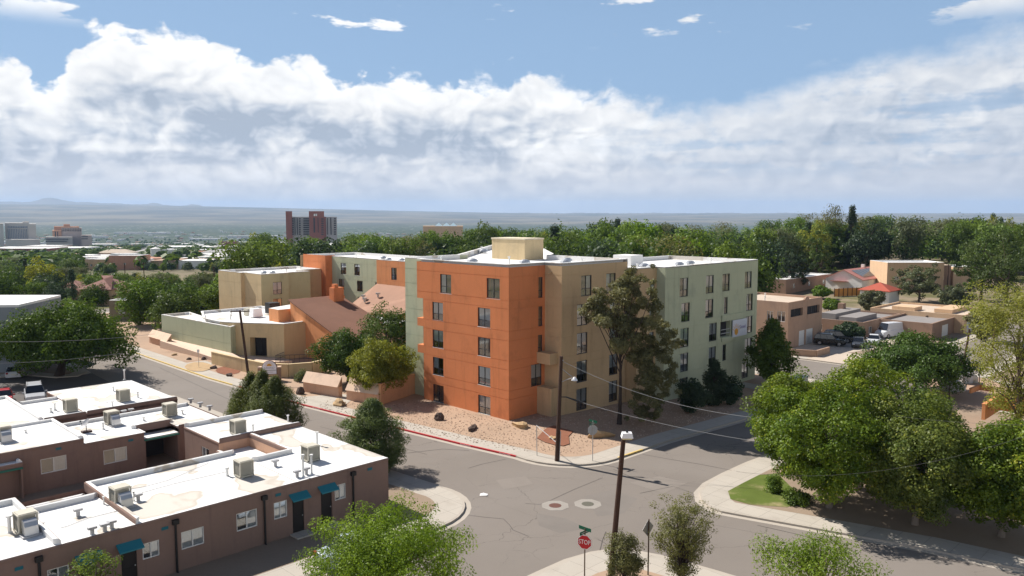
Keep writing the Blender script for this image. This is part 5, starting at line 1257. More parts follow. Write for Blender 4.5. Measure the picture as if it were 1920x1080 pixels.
def clumps(rs, w, h, z0, n, shape, cr, shell=0.0):
    """clump centres and radii filling a crown of width w from height z0 to h"""
    H = h - z0; out = []
    ph = rs.random(6) * 6.28; k = 0
    while len(out) < n and k < n * 30:
        k += 1
        d = rdir(rs, 1)[0]; a = math.atan2(d[1], d[0])
        lob = 1 + .14 * math.sin(3 * a + ph[0]) + .10 * math.sin(5 * a + ph[1] + d[2] * 2) + .10 * math.sin(4 * d[2] + ph[2] + a)
        r = (rs.random() ** .42 if rs.random() > shell else .70 + .32 * rs.random()) * lob
        if shape == 'round': p = np.array([d[0] * w / 2, d[1] * w / 2, H / 2 * d[2]]) * r; p[2] = p[2] * (.82 if p[2] < 0 else 1) + z0 + H * .48
        elif shape == 'spread':
            p = np.array([d[0] * w / 2, d[1] * w / 2, H * .62 * abs(d[2])]) * r; p[2] += z0 + H * .22 - (.18 * H if rs.random() < .3 else 0)
        elif shape == 'vase':
            t = rs.random() ** .8; rad = w / 2 * (.30 + .70 * math.sin(min(1, t * 1.12) * math.pi * .62)) * rs.random() ** .5 * lob
            p = np.array([math.cos(a) * rad, math.sin(a) * rad, z0 + H * t])
        elif shape == 'cone':
            t = rs.random() ** 1.25; rad = w / 2 * (1 - t) ** .85 * (rs.random() ** .45) * lob
            p = np.array([math.cos(a) * rad, math.sin(a) * rad, z0 + H * t])
        elif shape == 'column':
            t = rs.random(); rad = w / 2 * min(1, 2.6 * (1 - t)) * min(1, .55 + t * 2) * rs.random() ** .4 * lob
            p = np.array([math.cos(a) * rad, math.sin(a) * rad, z0 + H * t])
        out.append((p, cr * (.65 + .7 * rs.random())))
    return out
def make_tree(seed, w, h, shape='round', n=80, lpc=60, leaf=.4, asp=.75, z0=None, cr=None, lm=None, bark=None, tr=None, flat=.78, tilt=.6, stems=1, nb=None, lean=(0, 0), extra=None, shell=0.0):
    rs = np.random.RandomState(seed); z0 = h * .22 if z0 is None else z0; cr = cr or w * .12; tr = tr or .018 * h + .05; bark = bark or M_bark
    cl = clumps(rs, w - cr, h - cr * .6, z0, n, shape, cr, shell) + (extra or [])
    Ps, Ns, Ts = [], [], []
    for c, r in cl:
        m_ = max(8, int(lpc * (r / cr) ** 2)); d = rdir(rs, m_); rad = r * (.45 + .6 * rs.random(m_) ** .6)
        p = c + d * rad[:, None] * np.array([1, 1, flat]); Ps.append(p)
        out = np.array([c[0], c[1], (c[2] - (z0 + h) / 2) * .7]); out = out / (np.linalg.norm(out) + .5)
        Ns.append(d * .7 + out * .5 + np.array([0, 0, tilt]) + rs.normal(size=(m_, 3)) * .62)
        Ts.append(np.clip(rs.normal(.45, .17) + rs.normal(0, .17, m_), 0, 1))
    P_, N_, T_ = np.concatenate(Ps), np.concatenate(Ns), np.concatenate(Ts)
    P_[:, 0] += lean[0] * P_[:, 2] / h; P_[:, 1] += lean[1] * P_[:, 2] / h
    crown = leaves_mesh('crown', P_, N_, leaf, asp, T_, lm or L_mid, rs)
    mb = MB(); lz = np.array([lean[0], lean[1], 0])
    for s in range(stems):
        off = np.array([rs.normal() * .12 * (stems > 1), rs.normal() * .12 * (stems > 1), 0]); sp = rs.normal(size=2) * (.09 * w if stems > 1 else .03 * w)
        zt = z0 + (h - z0) * (.62 if shape != 'cone' else .92)
        pts = [off + np.array([sp[0] * t * t + math.sin(t * 5 + s) * .05 * w * .3, sp[1] * t * t, zt * t - .15 * (t == 0)]) + lz * (zt * t / h) for t in np.linspace(0, 1, 7)]
        r0 = tr / (stems ** .5); mb.tube(pts, [r0 * (1.35 if i == 0 else 1) * (1 - .78 * i / 6) for i in range(7)], 8)
        for c, r in cl[s::stems][:(nb or 26)]:
            c = c + lz * (c[2] / h); t = np.clip((c[2] * .55 - .1 * h + rs.random() * .15 * h) / zt, .18, .98); i = min(5, int(t * 6)); q = pts[i] + (pts[i + 1] - pts[i]) * (t * 6 - i)
            L = np.linalg.norm(c - q); mid = (q + c) / 2 + np.array([0, 0, .10 * L]) + rs.normal(size=3) * .04 * L; rb = max(.012, r0 * (1 - .75 * t) * .5)
            mb.tube([q, mid, c], [rb, rb * .6, rb * .22], 5, cap=False)
    return mb.mesh('trunk', [bark], smooth=True), crown
def put_tree(name, label, meshes, base, rz=0, s=1.0, group=None, cat='tree', sxy=None):
    t = thing(name, label, cat, base, rz, group); t.scale = (sxy or s, sxy or s, s)
    obj('trunk', meshes[0], t); obj('crown', meshes[1], t); return t
def px_tree(name, label, bx, by, ty, wpx, seed, cat='tree', base=None, rz=0, group=None, **k):
    b = base if base is not None else GP(bx, by); h = HZ(bx, ty, b) - b.z; w = wpx * b.y / FOC
    return put_tree(name, label, make_tree(seed, w, h, **k), b, rz, group=group, cat=cat)

# --- the maples on the lawn corner
G_ = 'maples along the lawn corner'
px_tree('maple_tree', 'big maple at the corner end of the row, its crown yellowing at the street side', 1553, 955, 712, 292, 11, shape='round', n=400, lpc=160, leaf=0.15, cr=0.66, z0=1.0, lm=L_maple, group=G_, bark=M_bgrey, shell=.75)
px_tree('maple_tree', 'middle maple of the lawn row with bare trunk in shade', 1714, 987, 746, 236, 12, shape='round', n=400, lpc=160, leaf=0.15, cr=0.66, z0=1.0, lm=L_maple, group=G_, bark=M_bgrey, shell=.75)
px_tree('maple_tree', 'last maple of the lawn row cut by the right picture edge', 1876, 1010, 784, 228, 13, shape='round', n=400, lpc=160, leaf=0.15, cr=0.66, z0=1.0, lm=L_maple, group=G_, bark=M_bgrey, shell=.75)
px_tree('maple_tree', 'tall maple behind the lawn row with yellow green top', 1608, 905, 668, 205, 14, shape='round', n=300, lpc=130, leaf=0.17, cr=0.7, z0=1.4, lm=L_maple, group=G_, shell=.75)
px_tree('maple_tree', 'maple standing behind the middle lawn maple', 1722, 915, 726, 140, 15, shape='round', n=190, lpc=130, leaf=0.17, cr=0.7, z0=1.4, lm=L_maple, group=G_, shell=.75)
px_tree('maple_tree', 'smaller maple behind the corner end one with round light crown', 1478, 862, 690, 150, 18, shape='round', n=190, lpc=130, leaf=0.17, cr=0.7, z0=1.2, lm=L_maple, group=G_, shell=.75)
px_tree('broad_tree', 'wide dark green tree at the far end of the side street', 1716, 738, 612, 195, 16, shape='spread', n=300, lpc=120, leaf=0.24, cr=0.9, z0=1.4, lm=L_dark, shell=.6)
px_tree('honey_locust', 'airy yellow green tree at the right picture edge', 1905, 815, 528, 215, 17, shape='vase', n=240, lpc=110, leaf=0.2, cr=.95, z0=1.6, lm=L_yel, asp=.5)
# --- around the apartment block
px_tree('street_tree', 'leafy tree beside the far end of the sage wing', 1446, 728, 598, 82, 21, shape='column', n=140, lpc=90, leaf=.26, cr=.75, z0=1.2, lm=L_mid)
px_tree('juniper_shrub', 'dark shrub in shade under the sage wing windows', 1298, 776, 700, 62, 22, shape='round', n=50, lpc=90, leaf=.2, cr=.6, z0=.2, lm=L_blue, bark=M_barkd, cat='shrub')
px_tree('cypress_tree', 'dark narrow evergreen hiding a sage wing window', 1338, 762, 672, 46, 23, shape='column', n=60, lpc=90, leaf=.22, cr=.55, z0=.4, lm=L_blue, bark=M_barkd)
px_tree('cypress_tree', 'lower dark evergreen next to the narrow one', 1366, 760, 698, 48, 24, shape='round', n=50, lpc=80, leaf=.22, cr=.55, z0=.4, lm=L_blue, bark=M_barkd)
pb = GP(1161, 798)
ex_ = []
_r = np.random.RandomState(5)
def pxc(px, py): z_ = HZ(px, py, pb) - pb.z; x_ = (px - 960) / FOC * pb.y - pb.x; return np.array([x_, _r.normal() * 1.1, z_])
for (a, b, r) in ((1190, 515, .7), (1180, 530, .9), (1160, 540, .9), (1200, 540, .8), (1130, 552, .8), (1115, 580, .9), (1140, 575, 1.0), (1170, 565, 1.1), (1205, 570, 1.0), (1225, 560, .6), (1112, 600, .7), (1145, 605, 1.1), (1180, 600, 1.2), (1215, 605, 1.0), (1240, 610, .7), (1160, 635, 1.0), (1195, 640, 1.1), (1230, 640, .9), (1250, 628, .7), (1215, 670, 1.1), (1245, 675, .9), (1190, 680, 1.0), (1265, 650, .6), (1210, 710, 1.1), (1240, 715, 1.0), (1262, 700, .7), (1200, 740, .9), (1235, 745, .9), (1258, 735, .6), (1215, 765, .8), (1240, 770, .6), (1195, 770, .5), (1225, 520, .45), (1170, 655, .7)):
    for _ in range(6): ex_.append((pxc(a + _r.normal() * 11, b + _r.normal() * 9), r * .60))
put_tree('ponderosa_pine', 'tall ragged olive pine with dark limbs before the tan face', make_tree(31, 4, HZ(1161, 505, pb) - pb.z, 'round', n=1, lpc=330, leaf=.36, asp=.28, cr=.8, lm=L_pine, bark=M_barkd, tr=.20, extra=ex_, nb=34, tilt=.3), pb)
px_tree('courtyard_tree', 'dark green tree behind the peach wall left of the yellow green tree', 640, 740, 612, 118, 32, shape='round', n=230, lpc=120, leaf=0.18, cr=0.7, z0=0.8, lm=L_dark, base=W(-1.6, 25.2), shell=.6)
px_tree('courtyard_tree', 'dark tree close against the sage strip wall', 712, 735, 566, 120, 33, shape='round', n=230, lpc=120, leaf=0.18, cr=0.7, z0=0.8, lm=L_dark, base=W(2.4, 22.4), shell=.6)
px_tree('courtyard_tree', 'yellow green tree leaning over the peach coping', 712, 752, 632, 120, 34, shape='round', n=230, lpc=130, leaf=0.17, cr=0.6, z0=0.9, lm=L_yel, base=W(-3.4, 16.2), shell=.6)
px_tree('street_tree', 'huge spreading dark tree shading the street at left', 110, 706, 546, 240, 35, shape='spread', n=420, lpc=130, leaf=0.26, cr=1.1, z0=1.6, lm=L_dark, tr=.5, bark=M_barkd, shell=.6, lean=(2.4, 0))
px_tree('shrub', 'small shrub behind the arched sign', 552, 712, 694, 34, 36, shape='round', n=24, lpc=60, leaf=.16, cr=.4, z0=.1, lm=L_grey, cat='shrub', base=W(-4.6, 30.2))
# --- between the row houses and the street
G2 = 'junipers behind the nearest row house'
for k, (x, ty, wpx, l) in enumerate(((452, 704, 110, 'round dark juniper at the left of the clump behind the nearest roof'), (520, 712, 115, 'wide dark juniper at the right of the clump behind the nearest roof'), (487, 700, 75, 'upright juniper poking out of the clump behind the nearest roof'), (428, 735, 60, 'low juniper edge beside the middle row roof'))):
    px_tree('juniper', l, x, 800, ty, wpx, 41 + k, shape='column', n=230, lpc=150, leaf=.15, asp=.4, cr=.42, flat=1.5, tilt=1.1, shell=.7, z0=.1, lm=L_jun, bark=M_barkd, group=G2, base=W(-17.9, 14.0 - (x - 490) * .068))
px_tree('pinon_pine', 'bushy green pinon pine at the corner of the nearest roof', 690, 890, 748, 135, 46, shape='column', n=300, lpc=150, leaf=.20, asp=.25, cr=.48, z0=.3, lm=L_pinon, bark=M_barkd, base=W(-17.9, -3.1))
# --- nearest the camera
px_tree('ash_tree', 'bright green tree at the bottom edge before the row house doors', 722, 1240, 955, 350, 51, shape='round', n=260, lpc=150, leaf=.13, cr=.62, z0=1.8, lm=L_bright, asp=.45, base=Vector((-6.2, 38.2, .14)), bark=M_bgrey)
px_tree('young_tree', 'small bright tree at the lower left in front of the row house wall', 140, 1120, 1030, 100, 52, shape='vase', n=44, lpc=50, leaf=.14, cr=.34, z0=.6, lm=L_bright, asp=.5, base=Vector((-20.6, 37.6, .14)), bark=M_bgrey)
px_tree('locust_tree', 'feathery green tree at the bottom right edge', 1560, 1240, 992, 262, 53, shape='spread', n=100, lpc=80, leaf=.15, cr=.55, z0=2.6, lm=L_bright, asp=.35, base=Vector((14.6, 36.3, .14)), bark=M_bgrey)
px_tree('desert_shrub', 'low olive shrub at the foot of the black lamp post', 1180, 1092, 990, 86, 54, shape='round', n=150, lpc=90, leaf=.085, cr=.30, z0=.25, lm=L_shrub, stems=3, cat='shrub', base=W(-19.2, -28.3), bark=M_barkd, asp=.6, nb=40)
px_tree('desert_shrub', 'taller sparse olive shrub with many dark stems by the near corner', 1278, 1100, 936, 128, 55, shape='vase', n=240, lpc=60, leaf=.085, cr=.30, z0=.6, lm=L_shrub, stems=4, cat='shrub', base=W(-17.3, -30.6), bark=M_barkd, asp=.6, nb=60)
px_tree('hedge_bush', 'clipped green bush on the lawn tip', 1448, 925, 888, 34, 56, shape='round', n=30, lpc=90, leaf=.1, cr=.3, z0=.1, lm=L_bright, cat='shrub')
px_tree('hedge_bush', 'dark hedge in shade under the corner maple', 1490, 945, 915, 60, 57, shape='round', n=40, lpc=90, leaf=.12, cr=.35, z0=.1, lm=L_dark, cat='shrub')
# --- among the houses at right
for k, (x, by, ty, wpx, sh, lm_, l) in enumerate((
        (1722, 566, 488, 95, 'round', L_grey, 'grey green tree hiding the two storey tan house'), (1790, 578, 530, 80, 'round', L_grey, 'low grey green tree behind the long tan house'), (1885, 572, 418, 150, 'round', L_dark, 'big dark tree above the long tan house'),
        (1838, 562, 432, 110, 'round', L_dark, 'dark tree right of the cream house'), (1560, 616, 600, 50, 'round', L_dark, 'dark rounded hedge tree behind the black cars'), (1590, 640, 603, 62, 'round', L_blue, 'dark rounded bush overhanging the black cars'),
        (1540, 560, 535, 38, 'round', L_mid, 'small light tree right of the two storey house'), (1560, 585, 558, 30, 'round', L_bright, 'small bright shrub behind the low brown house'), (1635, 585, 545, 50, 'vase', L_grey, 'spindly grey green tree before the red hip roof'),
        (1432, 545, 505, 56, 'round', L_mid, 'green tree just right of the sage wing roof end'), (1486, 545, 455, 70, 'round', L_blue, 'tall dark tree left of the brown house'), (1530, 525, 430, 80, 'round', L_dark, 'dark tree behind the brown house'),
        (1845, 640, 575, 62, 'vase', L_shrub, 'bare pale shrub before the pale garage door'))):
    px_tree('garden_tree', l, x, by, ty, wpx, 70 + k, shape=sh, n=120, lpc=70, leaf=.34, cr=max(.6, wpx * .007), z0=.4, lm=lm_)

# --- wooded belt behind: one mesh per kind, many individuals
PROTO = []
for k, (w, h, sh, lm_, n, lpc, leaf, asp, z0) in enumerate((
        (10.5, 10, 'round', L_mid, 120, 60, .46, .75, .5), (11.5, 10, 'round', L_dark, 120, 60, .46, .75, .5), (10, 11, 'vase', L_mid, 130, 52, .44, .7, .6), (12.5, 10, 'spread', L_dark, 130, 60, .48, .75, .8),
        (9, 10, 'round', L_bright, 100, 60, .44, .75, .5), (9, 10, 'vase', L_grey, 110, 46, .42, .6, .5), (5.5, 12, 'cone', L_blue, 90, 50, .40, .5, .5), (9, 10, 'round', L_yel, 90, 50, .44, .75, .5), (10.5, 10, 'round', L_blue, 120, 56, .46, .7, .5), (8.5, 10, 'vase', L_shrub, 90, 26, .40, .5, .8))):
    PROTO.append((make_tree(100 + k, w, h, sh, n, lpc, leaf, asp, z0, cr=w * .125, lm=lm_, nb=24), w, h))
SKY = [(0, 452), (120, 452), (165, 436), (200, 434), (250, 455), (310, 436), (350, 452), (380, 445), (430, 458), (470, 432), (500, 428), (540, 436), (620, 436), (640, 450), (670, 424), (700, 428), (720, 440), (760, 430), (800, 432), (880, 428), (905, 408), (935, 416), (975, 420), (1020, 412), (1045, 404), (1080, 412), (1110, 418), (1125, 404), (1180, 402), (1215, 406), (1250, 414), (1300, 412), (1345, 406), (1400, 414), (1450, 408), (1480, 404), (1500, 396), (1530, 404), (1560, 400), (1600, 398), (1650, 394), (1700, 392), (1760, 400), (1800, 392), (1850, 396), (1920, 404)]
def sky_y(px):
    for (a, ya), (b, yb) in zip(SKY, SKY[1:]):
        if a <= px <= b: return ya + (yb - ya) * (px - a) / (b - a)
    return 430
tr_rng = random.Random(21)
LBL = [('round', 'mid green'), ('broad', 'dark green'), ('loose', 'mid green'), ('spreading', 'dark green'), ('round', 'bright green'), ('loose', 'grey green'), ('pointed', 'blue green'), ('round', 'yellow green'), ('dense', 'blackish green'), ('thin', 'brownish')]
ZON = [(-99, 70, 'at the far left edge below the pale downtown block'), (70, 160, 'below the far hotel'), (160, 250, 'around the salmon house'), (250, 330, 'around the white tank'), (330, 460, 'near the pale hip roof'), (460, 560, 'left of the brick tower'), (560, 650, 'right of the brick tower'), (650, 730, 'above the sage rear wall'), (730, 800, 'above the orange rear wall'), (800, 920, 'below the glass pyramids'), (920, 1020, 'behind the pale penthouse'), (1020, 1100, 'right of the pale penthouse'), (1100, 1180, 'above the tan face roof edge'), (1180, 1260, 'above the small white roof box'), (1260, 1340, 'above the middle of the sage wing'), (1340, 1430, 'above the far end of the sage wing'), (1430, 1500, 'behind the shaded brown house'), (1500, 1570, 'above the low brown house'), (1570, 1640, 'above the white gabled house'), (1640, 1710, 'left above the two storey tan house'), (1710, 1780, 'right above the two storey tan house'), (1780, 1850, 'above the cream house'), (1850, 1990, 'at the right edge of the wooded rise')]
KEEP = [(1460, 1570, 236), (1570, 1700, 245), (1655, 1840, 250)]           # keep the sight line to the houses open
placed = []
def belt(px, d, kind, hmax=None, ty=None):
    x = (px - 960) / FOC * d; p = Vector((x, d, gz(x, d)))
    u, v = to_uv(p)
    if -14 < u < 60 and -20 < v < 90: return False
    for q in placed:
        if (q[0] - p.x) ** 2 + (q[1] - p.y) ** 2 < (2.6 + d * .006) ** 2: return False
    m, w, h = PROTO[kind]
    zcap = HZ(px, ty if ty else sky_y(px) + abs(tr_rng.gauss(0, 5)), p)
    hh = min(zcap - p.z, tr_rng.uniform(6.5, 12.5) if not hmax else hmax)
    if hh < 3.2: return False
    s = hh / h; sx_ = s * tr_rng.uniform(.85, 1.2)
    if hh > 13: sx_ *= .85
    z = next(z for z in ZON if px < z[1]); sh, cl_ = LBL[kind]
    sz = 'tall ' if hh > 11.5 else 'low ' if hh < 7 else ''
    lab = f'{sz}{sh} {cl_} tree {z[2]}' + (' in front' if d < 190 else ' far back' if d > 290 else '')
    t = put_tree('belt_tree', ' '.join(lab.split()[:16]), m, p, tr_rng.uniform(0, 6.28), s, f'{cl_} trees {z[2]}', sxy=sx_)
    placed.append(p); return True
KW = [0, 1, 1, 2, 2, 3, 3, 4, 4, 5, 5, 8, 8, 6, 9, 7]
cnt = 0
for i in range(3000):                       # left: gardens between the far houses
    if cnt >= 112: break
    px = tr_rng.uniform(-30, 640); d = tr_rng.choice([tr_rng.uniform(135, 240), tr_rng.uniform(170, 340), tr_rng.uniform(300, 430)])
    if 150 < px < 460 and d > 345 and tr_rng.random() < .6: continue
    lim = 482 if px < 150 else 512 if px < 460 and d < 345 else 492 if px < 460 else 0
    ty = max(sky_y(px), 400 + 1490 * (CAMH - (gz((px - 960) / FOC * d, d) + tr_rng.uniform(5, 10.5))) / d, lim)
    if 470 < px < 640 and tr_rng.random() < .5: ty = sky_y(px) + tr_rng.uniform(0, 14)
    cnt += belt(px, d, tr_rng.choice(KW), 18 if px > 470 else None, ty)
cnt = 0
for i in range(4000):                       # centre and right: the wooded belt
    if cnt >= 176: break
    px = tr_rng.uniform(640, 1960); d = 150 + 230 * tr_rng.random() ** 1.3
    if px > 1400: d = max(d, 215 + 60 * tr_rng.random())
    if any(a < px < b and d < dm for a, b, dm in KEEP): continue
    f = (d - 150) / 230                     # back trees reach the skyline, front ones stay lower
    ty = sky_y(px) + (1 - f) * tr_rng.uniform(8, 44) + f * tr_rng.uniform(0, 9)
    if px < 1420 and d < 175: ty = max(ty, 440)
    cnt += belt(px, d, tr_rng.choice(KW), 22, ty)
for (px, d, k, ty, l) in ((1595, 262, 6, 384, 'spiky dark spruce standing above the wooded rise'), (1558, 265, 9, 385, 'bare topped tall tree left of the spruce'), (806, 235, 2, 430, 'loose tree hiding the left half of the museum wall'), (846, 240, 0, 427, 'round tree hiding the middle of the museum wall'), (874, 236, 1, 425, 'dark tree at the right end of the museum wall'), (912, 240, 0, 407, 'tall bright green tree beside the pale penthouse'), (1148, 185, 4, 436, 'light lime green tree behind the white roof'), (1183, 190, 9, 448, 'dull brown leafless tree next to the lime green one'), (1818, 270, 3, 388, 'crooked dark pine top on the right skyline'), (535, 150, 7, 497, 'vivid yellow shrub behind the tan block roof'), (460, 150, 4, 492, 'long light green treetop behind the tan block roof'), (430, 152, 4, 496, 'light green treetop left of the tan block roof'), (322, 132, 1, 535, 'dark tree left of the sage hall by the street')):
    x = (px - 960) / FOC * d; p = Vector((x, d, gz(x, d))); m, w, h = PROTO[k]; hh = HZ(px, ty, p) - p.z
    put_tree('belt_tree', l, m, p, px * .1, hh / h, sxy=min(hh / h, 1.0) * (1.35 if k == 6 else 1.0))
# far-off wood and far town: masses nobody could count
def far_mass():
    rs = np.random.RandomState(3); n = 4200
    px = rs.uniform(-150, 1500, n); d = 380 * (3000 / 380) ** rs.random(n)
    ok = ~((px > 150) & (px < 465) & (d < 640) & (rs.random(n) < .85)); px, d = px[ok], d[ok]; n = len(px)
    x = (px - 960) / FOC * d; z = np.array([gz(a, b) for a, b in zip(x, d)]); h = rs.uniform(4, 9, n); r = h * rs.uniform(.45, .7, n)
    k = 26; dirs = rdir(rs, n * k).reshape(n, k, 3); c = np.stack([x, d, z + h * .55], 1)[:, None, :]
    P_ = (c + dirs * np.stack([r, r, h * .5], 1)[:, None, :] * rs.uniform(.6, 1.0, (n, k, 1))).reshape(-1, 3)
    N_ = (dirs + np.array([0, 0, .5])).reshape(-1, 3); T_ = np.repeat(rs.normal(.4, .2, n), k) + rs.normal(0, .1, n * k)
    size = np.repeat(r * .95, k)
    me = leaves_mesh('far_woods', P_, N_, size, .8, T_, L_dark, rs)
    tag(obj('far_woods', me), 'distant green treetops spread over the valley town', None, None, 'stuff')
    mb = MB(); rr = random.Random(4)
    cols = [M_roof, M_adobe2, M_greyhip, M_pink, M_adobe, M_roofg, M_roof]
    for i in range(1500):
        px_ = rr.uniform(-100, 1400); d_ = 420 * (4200 / 420) ** rr.random(); x_ = (px_ - 960) / FOC * d_; z_ = gz(x_, d_)
        big = rr.random() < .06 and d_ > 900; w_, q_, h_ = (rr.uniform(40, 120), rr.uniform(20, 40), rr.uniform(6, 9)) if big else (rr.uniform(9, 20), rr.uniform(9, 14), rr.uniform(3, 5.5))
        mi = 0 if big else rr.randrange(7)
        mb.box((x_, d_, z_ + h_ / 2 - .5), (w_, q_, h_ + 1), mi)
    tag(mb.build('far_town', cols), 'distant small houses and warehouses of the valley town', None, None, 'stuff')
far_mass()
def belt_mass():          # the rest of the wooded belt, behind and between the single trees
    rs = np.random.RandomState(8); C_ = []; 
    while len(C_) < 950:
        px = rs.uniform(-80, 1980); d = rs.uniform(225, 560) if px > 640 else rs.uniform(250, 620)
        if px > 1440: d = max(d, 262)
        if px < 470 and rs.random() < .55: continue
        x = (px - 960) / FOC * d; z = gz(x, d); yy = sky_y(px) + 8 + rs.random() * 26; yy = max(yy, 482 if px < 150 else (510 if d < 360 else 490) if px < 465 else 0); zt = CAMH + (400 - yy) / FOC * d
        h = min(zt - z, rs.uniform(7, 13) if px < 460 else 20)
        if h < 2.5: continue
        C_.append((x, d, z, h, min(h * .62, rs.uniform(4.2, 6.2))))
    C_ = np.array(C_); n = len(C_); k = 330
    dirs = rdir(rs, n * k).reshape(n, k, 3); dirs[:, :, 2] = np.abs(dirs[:, :, 2]) * 1.25 - .25
    a = np.arctan2(dirs[:, :, 1], dirs[:, :, 0]); ph = rs.random((n, 4)) * 6.28
    lob = 1 + .13 * np.sin(3 * a + ph[:, :1]) + .11 * np.sin(5 * a + 4 * dirs[:, :, 2] + ph[:, 1:2]) + .09 * np.sin(9 * dirs[:, :, 2] + 2 * a + ph[:, 2:3])
    rad = lob * rs.uniform(.55, .90, (n, k)); sc_ = np.stack([C_[:, 4], C_[:, 4], C_[:, 3] * .72], 1)[:, None, :]
    P_ = (np.stack([C_[:, 0], C_[:, 1], C_[:, 2] + C_[:, 3] * .28], 1)[:, None, :] + dirs * rad[:, :, None] * sc_).reshape(-1, 3)
    N_ = (dirs + np.array([0, 0, .5]) + rs.normal(size=dirs.shape) * .35).reshape(-1, 3)
    T_ = np.repeat(rs.normal(.45, .28, n), k) + rs.normal(0, .12, n * k)
    cls = np.repeat(rs.choice(4, n, p=[.42, .26, .18, .14]), k)
    for q, (m_, lb) in enumerate(((L_dark, 'dark green woods filling the belt behind the houses'), (L_mid, 'mid green woods filling the belt behind the houses'), (L_blue, 'blackish woods filling the belt behind the houses'), (L_grey, 'grey green woods filling the belt behind the houses'))):
        sel = cls == q; tag(obj('woods', leaves_mesh('woods', P_[sel], N_[sel], .90, .85, T_[sel], m_, rs)), lb, None, None, 'stuff')
belt_mass()

# ================================================================= vehicles
M_tyre = plain('tyre_rubber', (.015, .015, .016), .85); M_rim = plain('alloy_rim', (.35, .36, .37), .35, .8)
M_cglass = plain('car_glass', (.012, .014, .018), .06, 0, .8); M_lampr = plain('tail_lamp', (.25, .01, .012), .3); M_lampw = plain('head_lamp', (.6, .62, .65), .2); M_plate = plain('licence_plate', (.6, .58, .5), .5)
def paint(n, c): return plain('car_paint_' + n, c, .22, 0, .6)
def loft(mb, secs, mi=0, close=True):
    n = len(secs[0]); vs = [p for s in secs for p in s]
    fs = [(i * n + k, i * n + (k + 1) % n, (i + 1) * n + (k + 1) % n, (i + 1) * n + k) for i in range(len(secs) - 1) for k in range(n)]
    if close: fs += [tuple(range(n)), tuple((len(secs) - 1) * n + k for k in range(n))]
    mb.add(vs, fs, mi)
def make_car(kind, pm, label, loc, rz, name='car', cat='car', group=None):
    """x forward; body lofted along x, glass house on top, four wheels"""
    spec = {'hatch': dict(L=4.2, W=1.76, H=1.46, belt=.92, hood=[(2.1, .55), (2.0, .74), (1.2, .90)], tail=[(-1.95, .95), (-2.1, .80), (-2.1, .5)], roof=(.55, -1.2), cab=(1.15, -2.0)),
            'suv': dict(L=4.75, W=1.9, H=1.78, belt=1.10, hood=[(2.36, .62), (2.28, .95), (1.15, 1.06)], tail=[(-2.25, 1.1), (-2.36, .95), (-2.36, .55)], roof=(.35, -2.0), cab=(1.0, -2.3)),
            'sedan': dict(L=4.7, W=1.8, H=1.45, belt=.92, hood=[(2.34, .52), (2.2, .74), (1.1, .90)], tail=[(-1.6, .95), (-2.28, .90), (-2.34, .55)], roof=(.35, -.85), cab=(1.05, -1.55)),
            'van': dict(L=5.6, W=2.0, H=2.5, belt=1.35, hood=[(2.8, .7), (2.72, 1.05), (2.0, 1.3)], tail=[(-2.75, 1.3), (-2.8, 1.0), (-2.8, .5)], roof=(1.45, -2.7), cab=(2.0, -2.78))}[kind]
    t = thing(name, label, cat, (0, 0, 0), 0, group); w = spec['W'] / 2; b = spec['belt']
    xs = [h for h in spec['hood']] + [(spec['hood'][-1][0] - .4, b), (0, b), (-1.0, b)] + spec['tail']
    secs = []
    for i, (x, z) in enumerate(xs):
        ww = w * (.86 if i in (0, len(xs) - 1) else .95 if i in (1, len(xs) - 2) else 1.0)
        lo = .26 if 0 < i < len(xs) - 1 else .34
        secs.append([(x, -ww * .93, lo), (x, -ww, lo + .14), (x, -ww, z * .62), (x, -ww * .96, z - .06), (x, -ww * .86, z), (x, ww * .86, z), (x, ww * .96, z - .06), (x, ww, z * .62), (x, ww, lo + .14), (x, ww * .93, lo)])
    mb = MB(); loft(mb, secs); body = mb.build('body', pm, t, smooth=False)
    bv = body.modifiers.new('b', 'BEVEL'); bv.width = .05; bv.segments = 2; bv.limit_method = 'ANGLE'; bv.angle_limit = R(25)
    rf, rb = spec['roof']; cf, cb = spec['cab']; H = spec['H']; wr = w * .74
    MB().add([(rf, -wr, H - .03), (rf, wr, H - .03), (rb, wr, H - .02), (rb, -wr, H - .02), (rf - .2, -wr * .85, H + .03), (rf - .2, wr * .85, H + .03), (rb + .2, wr * .85, H + .03), (rb + .2, -wr * .85, H + .03)],
             [(4, 5, 6, 7), (0, 1, 5, 4), (1, 2, 6, 5), (2, 3, 7, 6), (3, 0, 4, 7)]).build('roof', pm, t)
    wb = w * .90
    F = [Vector((rf, -wr, H - .03)), Vector((rf, wr, H - .03)), Vector((cf, wb, b - .02)), Vector((cf, -wb, b - .02))]
    Bk = [Vector((rb, -wr, H - .03)), Vector((rb, wr, H - .03)), Vector((cb, wb, b - .02)), Vector((cb, -wb, b - .02))]
    MB().quad(*F).build('windscreen', M_cglass, t); MB().quad(*Bk).build('rear_window', M_cglass, t)
    for s in (0, 1):
        a, c, d, e = F[s], Bk[s], Bk[3 - s], F[3 - s]
        MB().quad(a, c, d, e).build('side_window', M_cglass if kind != 'van' else pm, t)
        for q in (.0, .38, .72, 1.0):
            u0, u1 = a.lerp(c, q), e.lerp(d, q); o = Vector((0, (-.012 if s == 0 else .012), 0)); dx_ = Vector((.045, 0, 0))
            MB().quad(u0 - dx_ + o, u0 + dx_ + o, u1 + dx_ + o, u1 - dx_ + o).build('pillar', pm, t)
        MB().box((cf - .25, (-1 if s == 0 else 1) * (w + .1), b + .05), (.12, .2, .13)).build('mirror', pm, t)
